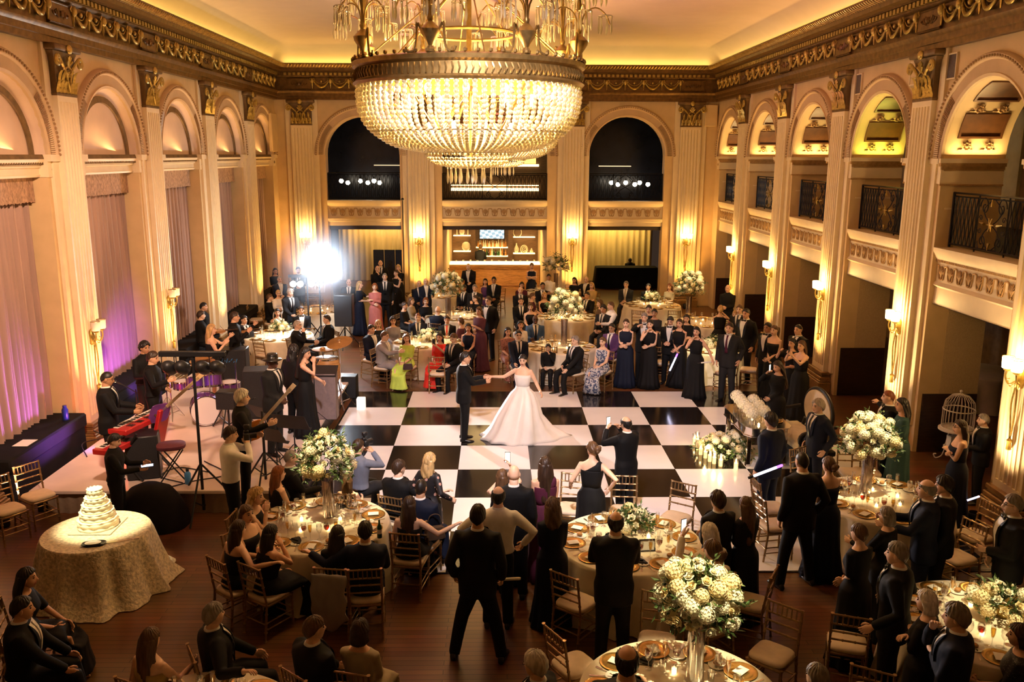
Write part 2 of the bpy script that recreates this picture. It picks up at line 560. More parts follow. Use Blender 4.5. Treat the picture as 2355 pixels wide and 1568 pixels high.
def relief(mb, fn, s0, s1, z0, z1, n):
    """anthemion relief: alternating palmettes and looped stems"""
    w_ = (s1 - s0) / n
    h = z1 - z0
    for k in range(n):
        c = s0 + (k + .5) * w_
        for j in range(-3, 4):
            a = j * .36
            top = (c + w_ * .34 * math.sin(a), z0 + h * (.35 + .5 * math.cos(a)))
            tube(mb, smooth_path([fn(c, z0 + h * .22, .008), fn(c + w_ * .12 * math.sin(a * 1.3), z0 + h * .45, .014), fn(top[0], top[1], .01)], 3), [.012] * 3 + [.02] * 2 + [.018, .006], 5, .6)
        ball(mb, fn(c, z0 + h * .16, .012), h * .07, 6, 4)
    for k in range(n + 1):
        c = s0 + k * w_
        for e in (-1, 1):
            if (k == 0 and e < 0) or (k == n and e > 0): continue
            tube(mb, smooth_path([fn(c, z0 + h * .86, .01), fn(c + e * w_ * .17, z0 + h * .8, .012), fn(c + e * w_ * .2, z0 + h * .5, .012), fn(c + e * w_ * .3, z0 + h * .16, .012), fn(c + e * w_ * .42, z0 + h * .12, .01)], 4), .014, 5)

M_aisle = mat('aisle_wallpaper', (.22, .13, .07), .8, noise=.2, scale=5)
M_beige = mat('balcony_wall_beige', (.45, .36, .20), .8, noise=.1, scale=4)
PF = 10.05   # parapet face
for i, yc in enumerate(BAY_Y[:6]):
    nm = ORD[i] + ' bay from the far corner'
    m = MB(); m2 = MB()
    for t0, t1, kind_ in ((.10, .24, 'r'), (.29, .62, 'p'), (.66, .80, 'r'), (.86, 1.3, 'p')):
        for sgn in ((0,) if kind_ == 'q' else (0, 1)):
            def sp(t, x, d=0):
                a = t if sgn == 0 else PI - t
                rr = HW - d
                return (RW + x, yc + rr * math.cos(a), ZS + rr * math.sin(a))
            if kind_ == 'p':
                V = []
                for k in range(7):
                    t = t0 + (t1 - t0) * k / 6
                    V += [sp(t, .18, .004), sp(t, RDEP - .15, .004)]
                m.add(V, [(2 * k, 2 * k + 1, 2 * k + 3, 2 * k + 2) for k in range(6)])
                for (xa, xb) in ((.18, .22), (RDEP - .19, RDEP - .15)):
                    loft(m, [[sp(t0 + (t1 - t0) * k / 6, x, d) for x, d in ((xa, 0), (xa, .03), (xb, .03), (xb, 0))] for k in range(7)])
                for t in (t0, t1):
                    loft(m, [[sp(t + e, x, d) for e, d in ((-.015, 0), (-.015, .03), (.015, .03), (.015, 0))] for x in (.18, RDEP - .15)])
            else:
                tm = (t0 + t1) / 2
                for x in (.36, RDEP - .36):
                    c0 = sp(tm, x, .02); a = tm if sgn == 0 else PI - tm
                    nrm = (0, -math.cos(a), -math.sin(a)); tv = (0, -math.sin(a), math.cos(a))
                    rosette(m2, c0, (1, 0, 0), tv, nrm, .11)
                    q = [sp(t0 + .0, x - .14, .012), sp(t0 + .0, x + .14, .012), sp(t0 + .022, x + .14, .03), sp(t0 + .022, x - .14, .03)]
                    m2.add(q, [(0, 1, 2, 3)])
    m.merge(m2) if False else None
    o = m.build('trim_coffer_panels', M_coffer, kind='structure', label='dark wood coffer panels in the arch soffit, right wall, ' + nm, cat='coffer panels')
    m2.build('trim_soffit_rosettes', M_relief, kind='structure', label='rosettes and mouldings in the arch soffit, right wall, ' + nm, cat='soffit ornament')
    # imposts on both jambs
    m = MB()
    for yj, sg in ((yc + HW, -1), (yc - HW, 1)):
        for (z0, z1, pr, ci) in ((5.02, 5.05, .035, 1), (5.05, 5.28, .015, 0), (5.30, 5.36, .03, 1), (5.36, 5.42, .07, 1), (5.42, 5.50, .09, 0)):
            m.cm = ci
            y0, y1 = sorted((yj, yj + sg * pr))
            box(m, RW - pr, RW + RDEP, y0, y1, z0, z1)
        m.cm = 0
        y0, y1 = sorted((yj - sg * .32, yj + sg * .02))
        for (z0, z1, pr) in ((5.05, 5.4, .03), (5.4, 5.5, .09)):
            box(m, RW - pr, RW + .02, y0, y1, z0, z1)
        m.cm = 1
        ball(m, (RW - .03, yj - sg * .16, 5.22), .05, 8, 5, (.4, 1, 1))
    m.build('trim_impost', [M_white, M_relief], kind='structure', label='moulded impost on both arch jambs, right wall, ' + nm, cat='impost')
    # wainscot on the jambs
    m = MB()
    for yj, sg in ((yc + HW, -1), (yc - HW, 1)):
        y0, y1 = sorted((yj, yj + sg * .02))
        m.cm = 0
        box(m, RW + .08, RW + RDEP, y0, y1, 0, 1.15)
        m.cm = 1
        box(m, RW + .4, RW + RDEP, *sorted((yj, yj + sg * .006)), 1.16, 2.95)
        m.cm = 2
        box(m, RW + .12, RW + RDEP - .2, *sorted((yj, yj + sg * .012)), 4.60, 4.63)
    m.build('baseboard_arcade', [M_dark, M_linen, M_white], kind='structure', label='dark wainscot and woven panels on the arcade piers, ' + nm, cat='wainscot')
    # parapet
    pr = thing('balcony', 'balcony parapet with gilt relief and railing, right wall, %s' % nm, 'balcony', (0, 0, 0))
    m = MB()
    prof = [(PF - .02, 2.88), (PF, 2.88), (PF - .015, 2.92), (PF - .0, 3.2), (PF - .05, 3.24), (PF - .02, 3.28), (PF, 3.30), (PF, 3.66), (PF - .02, 3.70), (PF - .05, 3.74), (PF - .10, 3.86), (PF - .10, 3.92), (PF + .35, 3.92), (PF + .35, 2.88)]
    prism(m, prof, 'y', yc - HW + .002, yc + HW - .002)
    m.build('parapet', M_white, pr)
    m = MB(); relief(m, lambda s, z, d: (PF - d, s, z), yc - HW + .05, yc + HW - .05, 3.31, 3.65, 8)
    for k in range(52):
        box(m, PF - .035, PF, yc - HW + .03 + k * .05, yc - HW + .055 + k * .05, 3.665, 3.70)
    m.build('gilt_relief', M_relief, pr)
    m = MB(); railing_panel(m, yc - HW + .02, yc + HW - .02, 3.93, 4.90, lambda s, z, d: (PF + .17, s, z))
    m.build('railing', M_iron, pr)
    m = MB()
    for g in (0,):
        for k in range(6):
            a = k * PI / 3
            tube(m, [(PF + .15, yc, 4.42), (PF + .14, yc + .1 * math.cos(a), 4.42 + .13 * math.sin(a))], [.03, .006], 5)
    m.build('gilt_flower', M_gold, pr)
    for e in (-1, 1):
        m = MB(); tube(m, [(PF + .15, yc + e * .2, 4.42), (PF + .15, yc + e * .34, 4.44)], [.03, .008], 5); m.build('gilt_bud', M_gold, pr)
        m = MB(); tube(m, [(PF + .15, yc, 4.42 + e * .3), (PF + .15, yc + .02, 4.42 + e * .42)], [.03, .008], 5); m.build('gilt_bud', M_gold, pr)
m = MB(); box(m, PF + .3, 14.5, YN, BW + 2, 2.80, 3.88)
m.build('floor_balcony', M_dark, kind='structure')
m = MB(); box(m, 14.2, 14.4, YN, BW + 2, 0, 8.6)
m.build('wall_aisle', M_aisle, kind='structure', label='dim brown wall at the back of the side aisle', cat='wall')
m = MB()
for yc in BAY_Y[:6]:
    box(m, 14.12, 14.2, yc - 2.0, yc - 1.0, 3.9, 6.6)
    box(m, 14.12, 14.2, yc + .6, yc + 1.1, 3.9, 6.6)
m.build('trim_aisle_panels', M_beige, kind='structure')
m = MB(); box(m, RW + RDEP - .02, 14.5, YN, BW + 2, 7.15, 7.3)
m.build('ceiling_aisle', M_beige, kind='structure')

# ---------------------------------------------------------------- pilasters
def fluted(w_, d, n=6):
    """plan outline of a fluted pilaster (s along the wall, d out of it)"""
    pts = [(-w_ / 2, 0), (-w_ / 2, d)]
    a = w_ - .08
    fw = a / n
    for k in range(n):
        s = -a / 2 + k * fw
        pts.append((s + fw * .12, d))
        for j in range(1, 6):
            t = PI * j / 6
            pts.append((s + fw * .5 - fw * .38 * math.cos(t), d - .038 * math.sin(t)))
        pts.append((s + fw * .88, d))
    pts += [(w_ / 2, d), (w_ / 2, 0)]
    return pts

def mk_pilaster(w_=.74, d=.16):
    m = MB()
    pts = fluted(w_, d)
    loft(m, [[(s, -q, z) for s, q in pts] for z in (.62, 6.42)], cap0=False)
    flat = [(-w_ / 2, 0), (-w_ / 2, d), (w_ / 2, d), (w_ / 2, 0)]
    loft(m, [[(s, -q, z) for s, q in flat] for z in (6.42, 6.52)])
    loft(m, [[(s, -q - .0, z) for s, q in flat] for z in (.5, .62)])
    for e in (-1, 1):
        box(m, e * (w_ / 2 + .10) - .10, e * (w_ / 2 + .10) + .10, -.06, 0, .5, 7.4)
    shaft = m.mesh('shaft', 30)
    m = MB()
    for z0, z1, g in ((0, .26, .14), (.26, .30, .11), (.30, .38, .09), (.38, .42, .05), (.42, .50, .07)):
        box(m, -w_ / 2 - g, w_ / 2 + g, -d - g, 0, z0, z1, .015)
    base = m.mesh('base', 30)
    m = MB()
    W = w_ / 2
    rings = []
    m.cm = 1
    for z, k in ((6.52, 1.0), (6.56, 1.04), (6.58, .98), (7.0, .96), (7.2, 1.05), (7.28, 1.18)):
        rings.append([(-W * k, 0, z), (-W * k, -d * k, z), (W * k, -d * k, z), (W * k, 0, z)])
    loft(m, rings)
    box(m, -W - .12, W + .12, -d - .10, 0, 7.29, 7.40, .02)
    m.cm = 0
    def leaf(s, z, h, w2, out):
        P = []
        for k in range(6):
            t = k / 5
            ww = w2 * (1 - .75 * t ** 2) * (1 + .25 * math.sin(k * 2.6))
            o = d + .015 + out * t ** 2.2
            zz = z + h * (t - .22 * max(0, t - .75) * 4 * t)
            P += [(s - ww, -o + .02, zz), (s, -o - .018, zz + .01), (s + ww, -o + .02, zz)]
        m.add(P, [(3 * k + j, 3 * k + 1 + j, 3 * k + 4 + j, 3 * k + 3 + j) for k in range(5) for j in range(2)])
    for k in range(6): leaf(-W + .05 + k * (2 * W - .10) / 5, 6.57, .27, .05, .08)
    for k in range(5): leaf(-W + .10 + k * (2 * W - .2) / 4, 6.66, .38, .042, .12)
    for e in (-1, 1):
        tube(m, [(0, -d - .05, 6.60), (e * .10, -d - .06, 6.95)], .022, 5)
    for e in (-1, 1):
        P = []
        for k in range(40):
            t = k / 39
            if t < .45:
                q = t / .45
                P.append((e * (.06 + (W - .03) * q ** 1.4), -d - .04 - .05 * q, 6.85 + .36 * q))
            else:
                a = (t - .45) / .55 * 3.6 * PI
                rr = .095 * (1 - .8 * (t - .45) / .55)
                P.append((e * (W + .03 - .0 + rr * math.sin(a) * 1.0), -d - .09, 7.115 + rr * math.cos(a)))
        tube(m, P, .028, 6)
        P = [(e * (.03 + .10 * math.sin(k * .35) * (1 - k / 26)), -d - .06, 6.9 + .3 * k / 20 - .0) for k in range(16)]
        tube(m, P, .02, 5)
    ball(m, (0, -d - .11, 7.33), .085, 8, 5, (1, .6, 1))
    for a in range(-2, 3):
        tube(m, [(0, -d - .06, 7.02), (.11 * math.sin(a * .5), -d - .1, 7.02 + .2 * math.cos(a * .5))], [.012, .024], 5)
    cap = m.mesh('capital', 50)
    return shaft, base, cap
P_shaft, P_base, P_cap = mk_pilaster()
M_basegilt = mat('base_marble_gilt', (.30, .17, .06), .3, .3, noise=.3, scale=6)
def pilaster(loc, rot, label):
    t = thing('pilaster', label, 'pilaster', loc, rot, kind='structure')
    link('pilaster_shaft', P_shaft, M_white, t); link('pilaster_base', P_base, M_basegilt, t); link('pilaster_capital', P_cap, [M_gold, M_bronze2], t)
for i, y in enumerate(SIDE_Y[:6]):
    pilaster((LW, y, 0), PI / 2, 'fluted cream pilaster with gilt leaf capital on the left wall, %s from the far corner' % ORD[i])
    pilaster((RW, y, 0), -PI / 2, 'fluted cream pilaster with gilt leaf capital on the right wall, %s from the far corner' % ORD[i])
for i, x in enumerate((-4.95, -.83, 4.78, 8.97)):
    pilaster((x, BW, 0), 0, 'fluted cream pilaster with gilt leaf capital on the end wall, %s from the left' % ORD[i])

# ---------------------------------------------------------------- entablature
def run(prof):
    rings = [[(XL + o, YN, z) for o, z in prof], [(XL + o, YB - o, z) for o, z in prof], [(XR - o, YB - o, z) for o, z in prof], [(XR - o, YN, z) for o, z in prof]]
    return rings
arch_ = [(-.3, 7.40), (.0, 7.40), (.0, 7.50), (.025, 7.51), (.025, 7.62), (.06, 7.66), (.075, 7.70), (-.02, 7.71), (-.02, 8.14), (.03, 8.17), (.05, 8.2), (-.3, 8.2)]
corn = [(-.3, 8.2), (.05, 8.2), (.05, 8.32), (.12, 8.33), (.12, 8.36), (.30, 8.37), (.31, 8.45), (.34, 8.46), (.38, 8.52), (.44, 8.56), (.44, 8.60), (-.3, 8.60)]
t = thing('trim_entablature', 'bronze gilt entablature with festoons running round the room below the ceiling', 'entablature', kind='structure')
m = MB(); loft(m, run(arch_)); m.build('architrave', M_bronze, t, smooth=30)
m = MB(); loft(m, run(corn)); m.build('cornice', M_bronze, t, smooth=30)
m = MB()
def along(off, step):
    n = int((YB - off - YN) / step)
    out = [('l', YB - off - step * (k + .5)) for k in range(n)]
    out += [('r', YB - off - step * (k + .5)) for k in range(n)]
    nb = int((XR - XL - 2 * off) / step)
    out += [('b', (XL + XR) / 2 + (k - (nb - 1) / 2) * step) for k in range(nb)]
    return out
def W3(side, s, o, z):
    return (XL + o, s, z) if side == 'l' else (XR - o, s, z) if side == 'r' else (s, YB - o, z)
for sd, s in along(.2, .16):
    if sd != 'b' and s < -9: continue
    a, b_ = W3(sd, s - .045, .05, 8.22), W3(sd, s + .045, .115, 8.31)
    box(m, min(a[0], b_[0]), max(a[0], b_[0]), min(a[1], b_[1]), max(a[1], b_[1]), 8.22, 8.31)
for sd, s in along(.42, .11):
    if sd != 'b' and s < -9: continue
    P = [W3(sd, s - .04, .33, 8.46), W3(sd, s, .40, 8.50), W3(sd, s + .045, .45, 8.555)]
    tube(m, P, [.014, .026, .014], 5)
m.build('dentils', M_gold, t)
m = MB(); mp = MB()
def festoons(side, s0, s1, n):
    w_ = (s1 - s0) / n
    for k in range(n):
        c = s0 + (k + .5) * w_
        P = [W3(side, c + w_ * .46 * q, .02 + .035 * (1 - q * q), 8.08 - .26 * (1 - q * q)) for q in np.linspace(-1, 1, 11)]
        tube(m, P, [.022 + .02 * (1 - q * q) for q in np.linspace(-1, 1, 11)], 6)
        P = [W3(side, c + w_ * .40 * q, .01 + .02 * (1 - q * q), 8.08 - .15 * (1 - q * q)) for q in np.linspace(-1, 1, 9)]
        tube(m, P, .012, 5)
        ball(m, W3(side, c, .03, 8.02), .05, 6, 4)
    for k in range(n + 1):
        c = s0 + k * w_
        ball(m, W3(side, c, .05, 8.04), .07, 8, 5, (1, 1, 1.35))
        for e in (-1, 1):
            tube(m, [W3(side, c, .03, 8.10), W3(side, c + e * .07, .05, 8.12), W3(side, c + e * .10, .04, 8.06), W3(side, c + e * .06, .04, 8.03)], .018, 5)
        tube(m, [W3(side, c, .03, 7.98), W3(side, c, .03, 7.78)], [.04, .012], 5)
def fpanel(side, s, hw=.42):
    a, b_ = W3(side, s - hw, -.02, 7.74), W3(side, s + hw, .03, 8.12)
    box(mp, min(a[0], b_[0]), max(a[0], b_[0]), min(a[1], b_[1]), max(a[1], b_[1]), 7.74, 8.12)
    for e in (-1, 1):
        P = [W3(side, s + e * (.06 + .22 * k / 17 + .03 * math.sin(k)), .04, 7.93 + .09 * math.sin(k * .9) * (1 - k / 20)) for k in range(18)]
        tube(mp, P, .016, 4)
    ball(mp, W3(side, s, .04, 7.93), .06, 7, 4)
    for zz in (7.76, 8.10): tube(mp, [W3(side, s - hw, .035, zz), W3(side, s + hw, .035, zz)], .014, 4)
for sd in 'lr':
    ys = [YB] + SIDE_Y
    for i in range(6):
        festoons(sd, ys[i + 1] + .46, ys[i] - .46, 5)
        fpanel(sd, ys[i + 1])
xs_ = [-4.95, -.83, 4.78, 8.97]
for i in range(3):
    festoons('b', xs_[i] + .46, xs_[i + 1] - .46, 5 if i != 1 else 7)
for x in xs_: fpanel('b', x)
m.build('festoon', M_gold, t, smooth=60); mp.build('frieze_panel', M_bronze, t)
# square speaker grilles and vent plates beside the capitals
M_vent = mat('vent_mesh', (.10, .07, .06), .6, noise=.5, scale=90)
for i, y in enumerate(SIDE_Y[2:5]):
    for e, mm, nm in ((-1, M_vent, 'dark vent grille'), (1, M_plaster, 'plaster coloured speaker panel')):
        if e == 1 and i == 0: continue
        v = MB(); yy = y + e * .62
        box(v, RW - .03, RW, yy - .22, yy + .22, 6.87, 7.28, .01)
        v.cm = 1
        for g in (-1, 1):
            box(v, RW - .04, RW, yy - .235, yy + .235, 7.075 + g * .21 - .012, 7.075 + g * .21 + .012)
            box(v, RW - .04, RW, yy + g * .225 - .012, yy + g * .225 + .012, 6.87, 7.28)
        v.build('wall_vent', [mm, M_white], kind='structure', label='%s beside the gilt capital, right wall, %s pilaster from the far corner' % (nm, ORD[i + 2]), cat='vent')
v = MB()
box(v, XL - .1, XL + .02, 10.9, 11.7, 5.6, 6.9, .02); box(v, 9.45, 9.9, YB - .02, BW, 6.55, 7.3, .02)
v.build('wall_speaker_panel', M_plaster, kind='structure')

# ---------------------------------------------------------------- behind the end wall
m = MB()
box(m, -6.6, 10.8, BW + .3, 20.5, 2.80, 2.96)
m.build('floor_gallery', M_dark, kind='structure')
for (sc, hw, rz), nm in zip(BACK, ('left', 'middle', 'right')):
    pr = thing('balcony', 'balcony parapet with gilt leaf relief and iron railing, %s arch of the end wall' % nm, 'balcony')
    m = MB()
    F = BW + .06
    prof = [(F, 2.96), (F - .02, 2.98), (F - .02, 3.10), (F - .06, 3.14), (F - .06, 3.20), (F - .10, 3.22), (F - .03, 3.26), (F, 3.28), (F, 3.66), (F - .03, 3.69), (F - .08, 3.72), (F - .14, 3.82), (F - .14, 3.88), (F + .35, 3.88), (F + .35, 2.96)]
    prism(m, prof, 'x', sc - hw + .002, sc + hw - .002)
    m.build('parapet', M_white, pr)
    m = MB(); relief(m, lambda s, z, d: (s, F - d, z), sc - hw + .05, sc + hw - .05, 3.29, 3.65, 8 if nm != 'middle' else 11)
    m.build('gilt_relief', M_relief, pr)
    m = MB(); railing_panel(m, sc - hw + .02, sc + hw - .02, 3.89, 4.86, lambda s, z, d: (s, F + .15, z), scroll=(nm != 'left'))
    m.build('railing', M_iron, pr)
m = MB()
box(m, -6.6, -.6, 15.5, 15.6, 2.96, 7.3)
box(m, 4.6, 10.8, 15.5, 15.6, 2.96, 7.3)
m.build('wall_gallery', M_void, kind='structure', label='dark glazed wall behind the end wall balconies', cat='wall')
m = MB(); box(m, -.6, 4.6, 18.6, 18.7, 2.9, 7.6)
m.build('wall_gallery_panel', M_dark, kind='structure')
m = MB(); box(m, -6.6, 10.8, BW + .45, 20.5, 7.3, 7.4)
m.build('ceiling_gallery', M_dark, kind='structure')
m = MB()
box(m, -.75, -.6, BW + .45, 18.6, 2.9, 7.3); box(m, 4.5, 4.65, BW + .45, 18.6, 2.9, 7.3)
box(m, -.4, 0.02, BW + .4, 18.6, 0, 2.9); box(m, 3.84, 4.3, BW + .4, 18.6, 0, 2.9)
m.build('wall_bar_sides', M_plaster, kind='structure')
M_bright = mat('lit_soffit', (.9, .75, .45), .5, emit=(1, .72, .3), es=4)
m = MB(); box(m, .02, 3.84, 18.45, 18.6, 5.03, 5.12)
box(m, .02, 3.84, 18.4, 18.6, 4.20, 4.23); box(m, .02, 3.84, 18.4, 18.6, 3.98, 4.10)
m.build('trim_lit_shelves', M_bright, kind='structure', label='glowing shelf strips behind the middle balcony', cat='light strips')
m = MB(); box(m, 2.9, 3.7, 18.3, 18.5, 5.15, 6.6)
m.build('wall_gold_glow', mat('lit_gold_panel', (.8, .6, .2), .4, emit=(1, .62, .12), es=1.2), kind='structure')  # emission stands in for gold light falling on the gallery wall
# thin lit slots
m = MB()
for x0, x1 in ((-2.9, -1.6), (6.1, 7.4)):
    box(m, x0, x1, 15.44, 15.5, 5.08, 5.11)
m.build('trim_light_slot', mat('dim_slot', (.7, .55, .4), .5, emit=(1, .7, .4), es=.7), kind='structure')
# drapes in the lower side openings
M_sheer = mat('cream_sheer', (.72, .58, .32), .7, noise=.15, scale=4, stretch=(1, 1, .1))
for (sc, hw, rz), nm in ((BACK[0], 'left'), (BACK[2], 'right')):
    m = MB(); V = []; n = 120
    for k in range(n + 1):
        x = sc - hw + .0 + k * 2 * hw / n
        d = .04 * math.sin(k * .9) + .02 * math.sin(k * .31 + 1)
        for z in (2.97, 2.0, 1.0, .02): V.append((sc + (x - sc) * 1.6, 18.5 + d * (1 + .3 * (3 - z) / 3), z))
    m.add(V, [(4 * k + j, 4 * k + 4 + j, 4 * k + 5 + j, 4 * k + 1 + j) for k in range(n) for j in range(3)])
    m.build('curtain', M_sheer, smooth=180, label='cream sheer curtain in the %s opening of the end wall' % nm, cat='curtain')
# ================================================================ chandeliers
def crystal_mat(name, col, gl=.25, rough=.1):
    m = bpy.data.materials.new(name); m.use_nodes = True
    nt = m.node_tree; nt.nodes.clear()
    o = nt.nodes.new('ShaderNodeOutputMaterial')
    tr = nt.nodes.new('ShaderNodeBsdfTranslucent'); tr.inputs[0].default_value = (*col, 1)
    df = nt.nodes.new('ShaderNodeBsdfDiffuse'); df.inputs[0].default_value = (*col, 1)
    g = nt.nodes.new('ShaderNodeBsdfGlossy'); g.inputs['Roughness'].default_value = rough
    n = nt.nodes.new('ShaderNodeTexNoise'); n.inputs['Scale'].default_value = 14
    tc = nt.nodes.new('ShaderNodeTexCoord'); nt.links.new(tc.outputs['Object'], n.inputs['Vector'])
    mr = nt.nodes.new('ShaderNodeMapRange'); mr.inputs[1].default_value = .3; mr.inputs[2].default_value = .7; mr.inputs[3].default_value = .2; mr.inputs[4].default_value = .8
    nt.links.new(n.outputs['Fac'], mr.inputs[0])
    a = nt.nodes.new('ShaderNodeMixShader'); b = nt.nodes.new('ShaderNodeMixShader'); b.inputs[0].default_value = gl
    nt.links.new(mr.outputs[0], a.inputs[0]); nt.links.new(tr.outputs[0], a.inputs[1]); nt.links.new(df.outputs[0], a.inputs[2])
    nt.links.new(a.outputs[0], b.inputs[1]); nt.links.new(g.outputs[0], b.inputs[2])
    nt.links.new(b.outputs[0], o.inputs[0])
    return m

def glass_mat(name, tint=(1, 1, 1), gl=.12, rough=.03):
    m = bpy.data.materials.new(name); m.use_nodes = True
    nt = m.node_tree; nt.nodes.clear()
    o = nt.nodes.new('ShaderNodeOutputMaterial')
    t = nt.nodes.new('ShaderNodeBsdfTransparent'); t.inputs[0].default_value = (*tint, 1)
    g = nt.nodes.new('ShaderNodeBsdfGlossy'); g.inputs['Roughness'].default_value = rough
    lw = nt.nodes.new('ShaderNodeLayerWeight'); lw.inputs['Blend'].default_value = .35
    mr = nt.nodes.new('ShaderNodeMapRange'); mr.inputs[3].default_value = gl; mr.inputs[4].default_value = .75
    mx = nt.nodes.new('ShaderNodeMixShader')
    nt.links.new(lw.outputs['Facing'], mr.inputs[0]); nt.links.new(mr.outputs[0], mx.inputs[0])
    nt.links.new(t.outputs[0], mx.inputs[1]); nt.links.new(g.outputs[0], mx.inputs[2]); nt.links.new(mx.outputs[0], o.inputs[0])
    return m
M_bead = crystal_mat('crystal_bead', (1.0, .90, .62), .3, .12)
M_drop = crystal_mat('crystal_drop', (.95, .86, .66), .35, .1)
M_bulb = mat('lamp_bulb', (1, .9, .6), .4, emit=(1, .70, .30), es=45)
M_glass = glass_mat('clear_glass')
M_brass = mat('antique_brass', (.34, .22, .075), .35, .75, noise=.25, scale=12)

def basket(mb, prof, n, m_, r0, r1, ph=0, jit=.006):
    P = smooth_path(np.array([(r, 0, z) for r, z in prof]), 12)
    L = np.concatenate([[0], np.cumsum(np.linalg.norm(np.diff(P, axis=0), axis=1))])
    for k in range(n):
        a = 2 * PI * k / n + ph
        for j in range(m_):
            t = L[-1] * (j + .5) / m_
            r = np.interp(t, L, P[:, 0]) + rnd.uniform(-jit, jit); z = np.interp(t, L, P[:, 2])
            ball(mb, (r * math.cos(a), r * math.sin(a), z), r0 + (r1 - r0) * j / m_, 6, 4)

def icicle(mb, x, y, z, L=.16, r=.014):
    lathe(mb, [(.002, z), (r * .6, z - .01), (r * .35, z - .03), (r, z - L * .6), (r * .7, z - L * .85), (.001, z - L)], 5, x, y)

def chandelier(loc, label, full=True):
    t = thing('chandelier', label, 'chandelier', loc)
    RZ = .35     # rim height above origin
    m = MB()
    prof = [(1.42, .30), (1.50, .30), (1.53, .33), (1.49, .36), (1.49, .50), (1.53, .53), (1.54, .58), (1.50, .60), (1.42, .60)]
    c = circ(64)
    loft(m, [[(r * a, r * b, z) for r, z in prof] for a, b in c], loop=True)
    for k in range(120):
        a = 2 * PI * k / 120
        tube(m, [(1.495 * math.cos(a), 1.495 * math.sin(a), .37), (1.52 * math.cos(a + .012), 1.52 * math.sin(a + .012), .43), (1.495 * math.cos(a), 1.495 * math.sin(a), .49)], .012, 4)
    for k in range(64):
        a = 2 * PI * k / 64
        ball(m, (1.52 * math.cos(a), 1.52 * math.sin(a), .62), .028, 5, 3)
    m.build('rim_band', M_brass, t)
    m = MB(); basket(m, [(1.46, .32), (1.47, .12), (1.42, -.10), (1.28, -.28), (1.0, -.45), (.60, -.53)], 84, 23, .036, .024)
    m.build('bead_bowl', M_bead, t, kind='stuff', smooth=180)
    m = MB(); basket(m, [(.60, -.53), (.54, -.64), (.36, -.71), (.08, -.74)], 48, 9, .024, .016)
    m.build('lower_bead_bowl', M_bead, t, kind='stuff', smooth=180)
    m = MB()
    for k in range(22):
        a = 2 * PI * k / 22; r = .30 if k % 2 else .2
        icicle(m, r * math.cos(a), r * math.sin(a), -.74, .22, .02)
    m.build('bottom_drops', M_drop, t)
    m = MB()
    tube(m, [(0, 0, -.6), (0, 0, ZC - loc[2])], .035, 10)
    lathe(m, [(.05, .2), (.09, .25), (.05, .32)], 12); lathe(m, [(.03, 1.62), (.08, 1.66), (.08, 1.74), (.03, 1.78)], 12)
    lathe(m, [(.03, ZC - loc[2] - .12), (.22, ZC - loc[2] - .05), (.25, ZC - loc[2])], 20)
    m.build('stem', M_brass, t)
    m = MB()
    for k in range(8):
        a = 2 * PI * k / 8 + .16
        tube(m, [(1.46 * math.cos(a), 1.46 * math.sin(a), .55), (.06 * math.cos(a), .06 * math.sin(a), 1.7)], .010, 5)
    for k in range(12):
        a = 2 * PI * k / 12
        tube(m, [(1.44 * math.cos(a), 1.44 * math.sin(a), .30), (.58 * math.cos(a), .58 * math.sin(a), -.50)], .013, 5)
        tube(m, [(.03 * math.cos(a), .03 * math.sin(a), .28), (.58 * math.cos(a), .58 * math.sin(a), -.50)], .010, 5)
    m.build('support_rod', M_brass, t)
    m = MB()
    for r, z, q in ((.60, -.53, .02), (.62, .98, .022), (1.28, -.27, .012)):
        tube(m, [(r * a, r * b, z) for a, b in circ(40)], q, 6, closed=True)
    m.build('ring', M_brass, t)
    bulbs = MB(); ball(bulbs, (0, 0, 0), .042, 8, 6, (1, 1, 1.4)); tube(bulbs, [(0, 0, -.11), (0, 0, -.04)], .02, 6)
    bme = bulbs.mesh('bulb')
    for k in range(16):
        a = 2 * PI * k / 16
        link('bulb', bme, M_bulb, t, (1.22 * math.cos(a), 1.22 * math.sin(a), .22))
    for k in range(9):
        a = 2 * PI * k / 9 + .2
        link('bulb', bme, M_bulb, t, (.55 * math.cos(a), .55 * math.sin(a), -.2))
    # candelabra standing on the rim
    m = MB(); dl = []
    lathe(m, [(.05, 0), (.06, .03), (.03, .07), (.05, .11), (.11, .20), (.12, .25), (.07, .30), (.03, .34), (.04, .38), (.02, .42), (.016, 1.08), (.03, 1.12), (.003, 1.2)], 10)
    for e in (-1, 1):
        tube(m, smooth_path([(e * .10, 0, .22), (e * .16, 0, .33), (e * .17, 0, .16), (e * .20, 0, .03), (e * .28, 0, .01), (e * .31, 0, .06)], 4), .016, 6)
    for zt, ra, ph in ((.92, .26, 0), (.60, .34, .4)):
        for k in range(4):
            a = k * PI / 2 + ph
            q = lambda r, z: (r * math.cos(a), r * math.sin(a), z)
            tube(m, smooth_path([q(.01, zt - .38), q(.05, zt - .05), q(ra * .6, zt + .06), q(ra, zt - .02), q(ra + .06, zt - .14)], 4), .010, 5)
            d = MB(); dl.append(d)
            for j in range(7):
                b = 2 * PI * j / 7; cx, cy, cz = q(ra + .0, zt - .04)
                x, y = cx + .085 * math.cos(b), cy + .085 * math.sin(b)
                ball(d, (x, y, cz - .01), .012, 5, 3); icicle(d, x, y, cz - .02, .2, .015)
            tube(d, [(q(ra, 0)[0] + .085 * c_[0], q(ra, 0)[1] + .085 * c_[1], zt - .035) for c_ in circ(10)], .006, 4, closed=True)
    mm = m.mesh('candelabrum'); dms = [d.mesh('drop_cluster', 0) for d in dl]
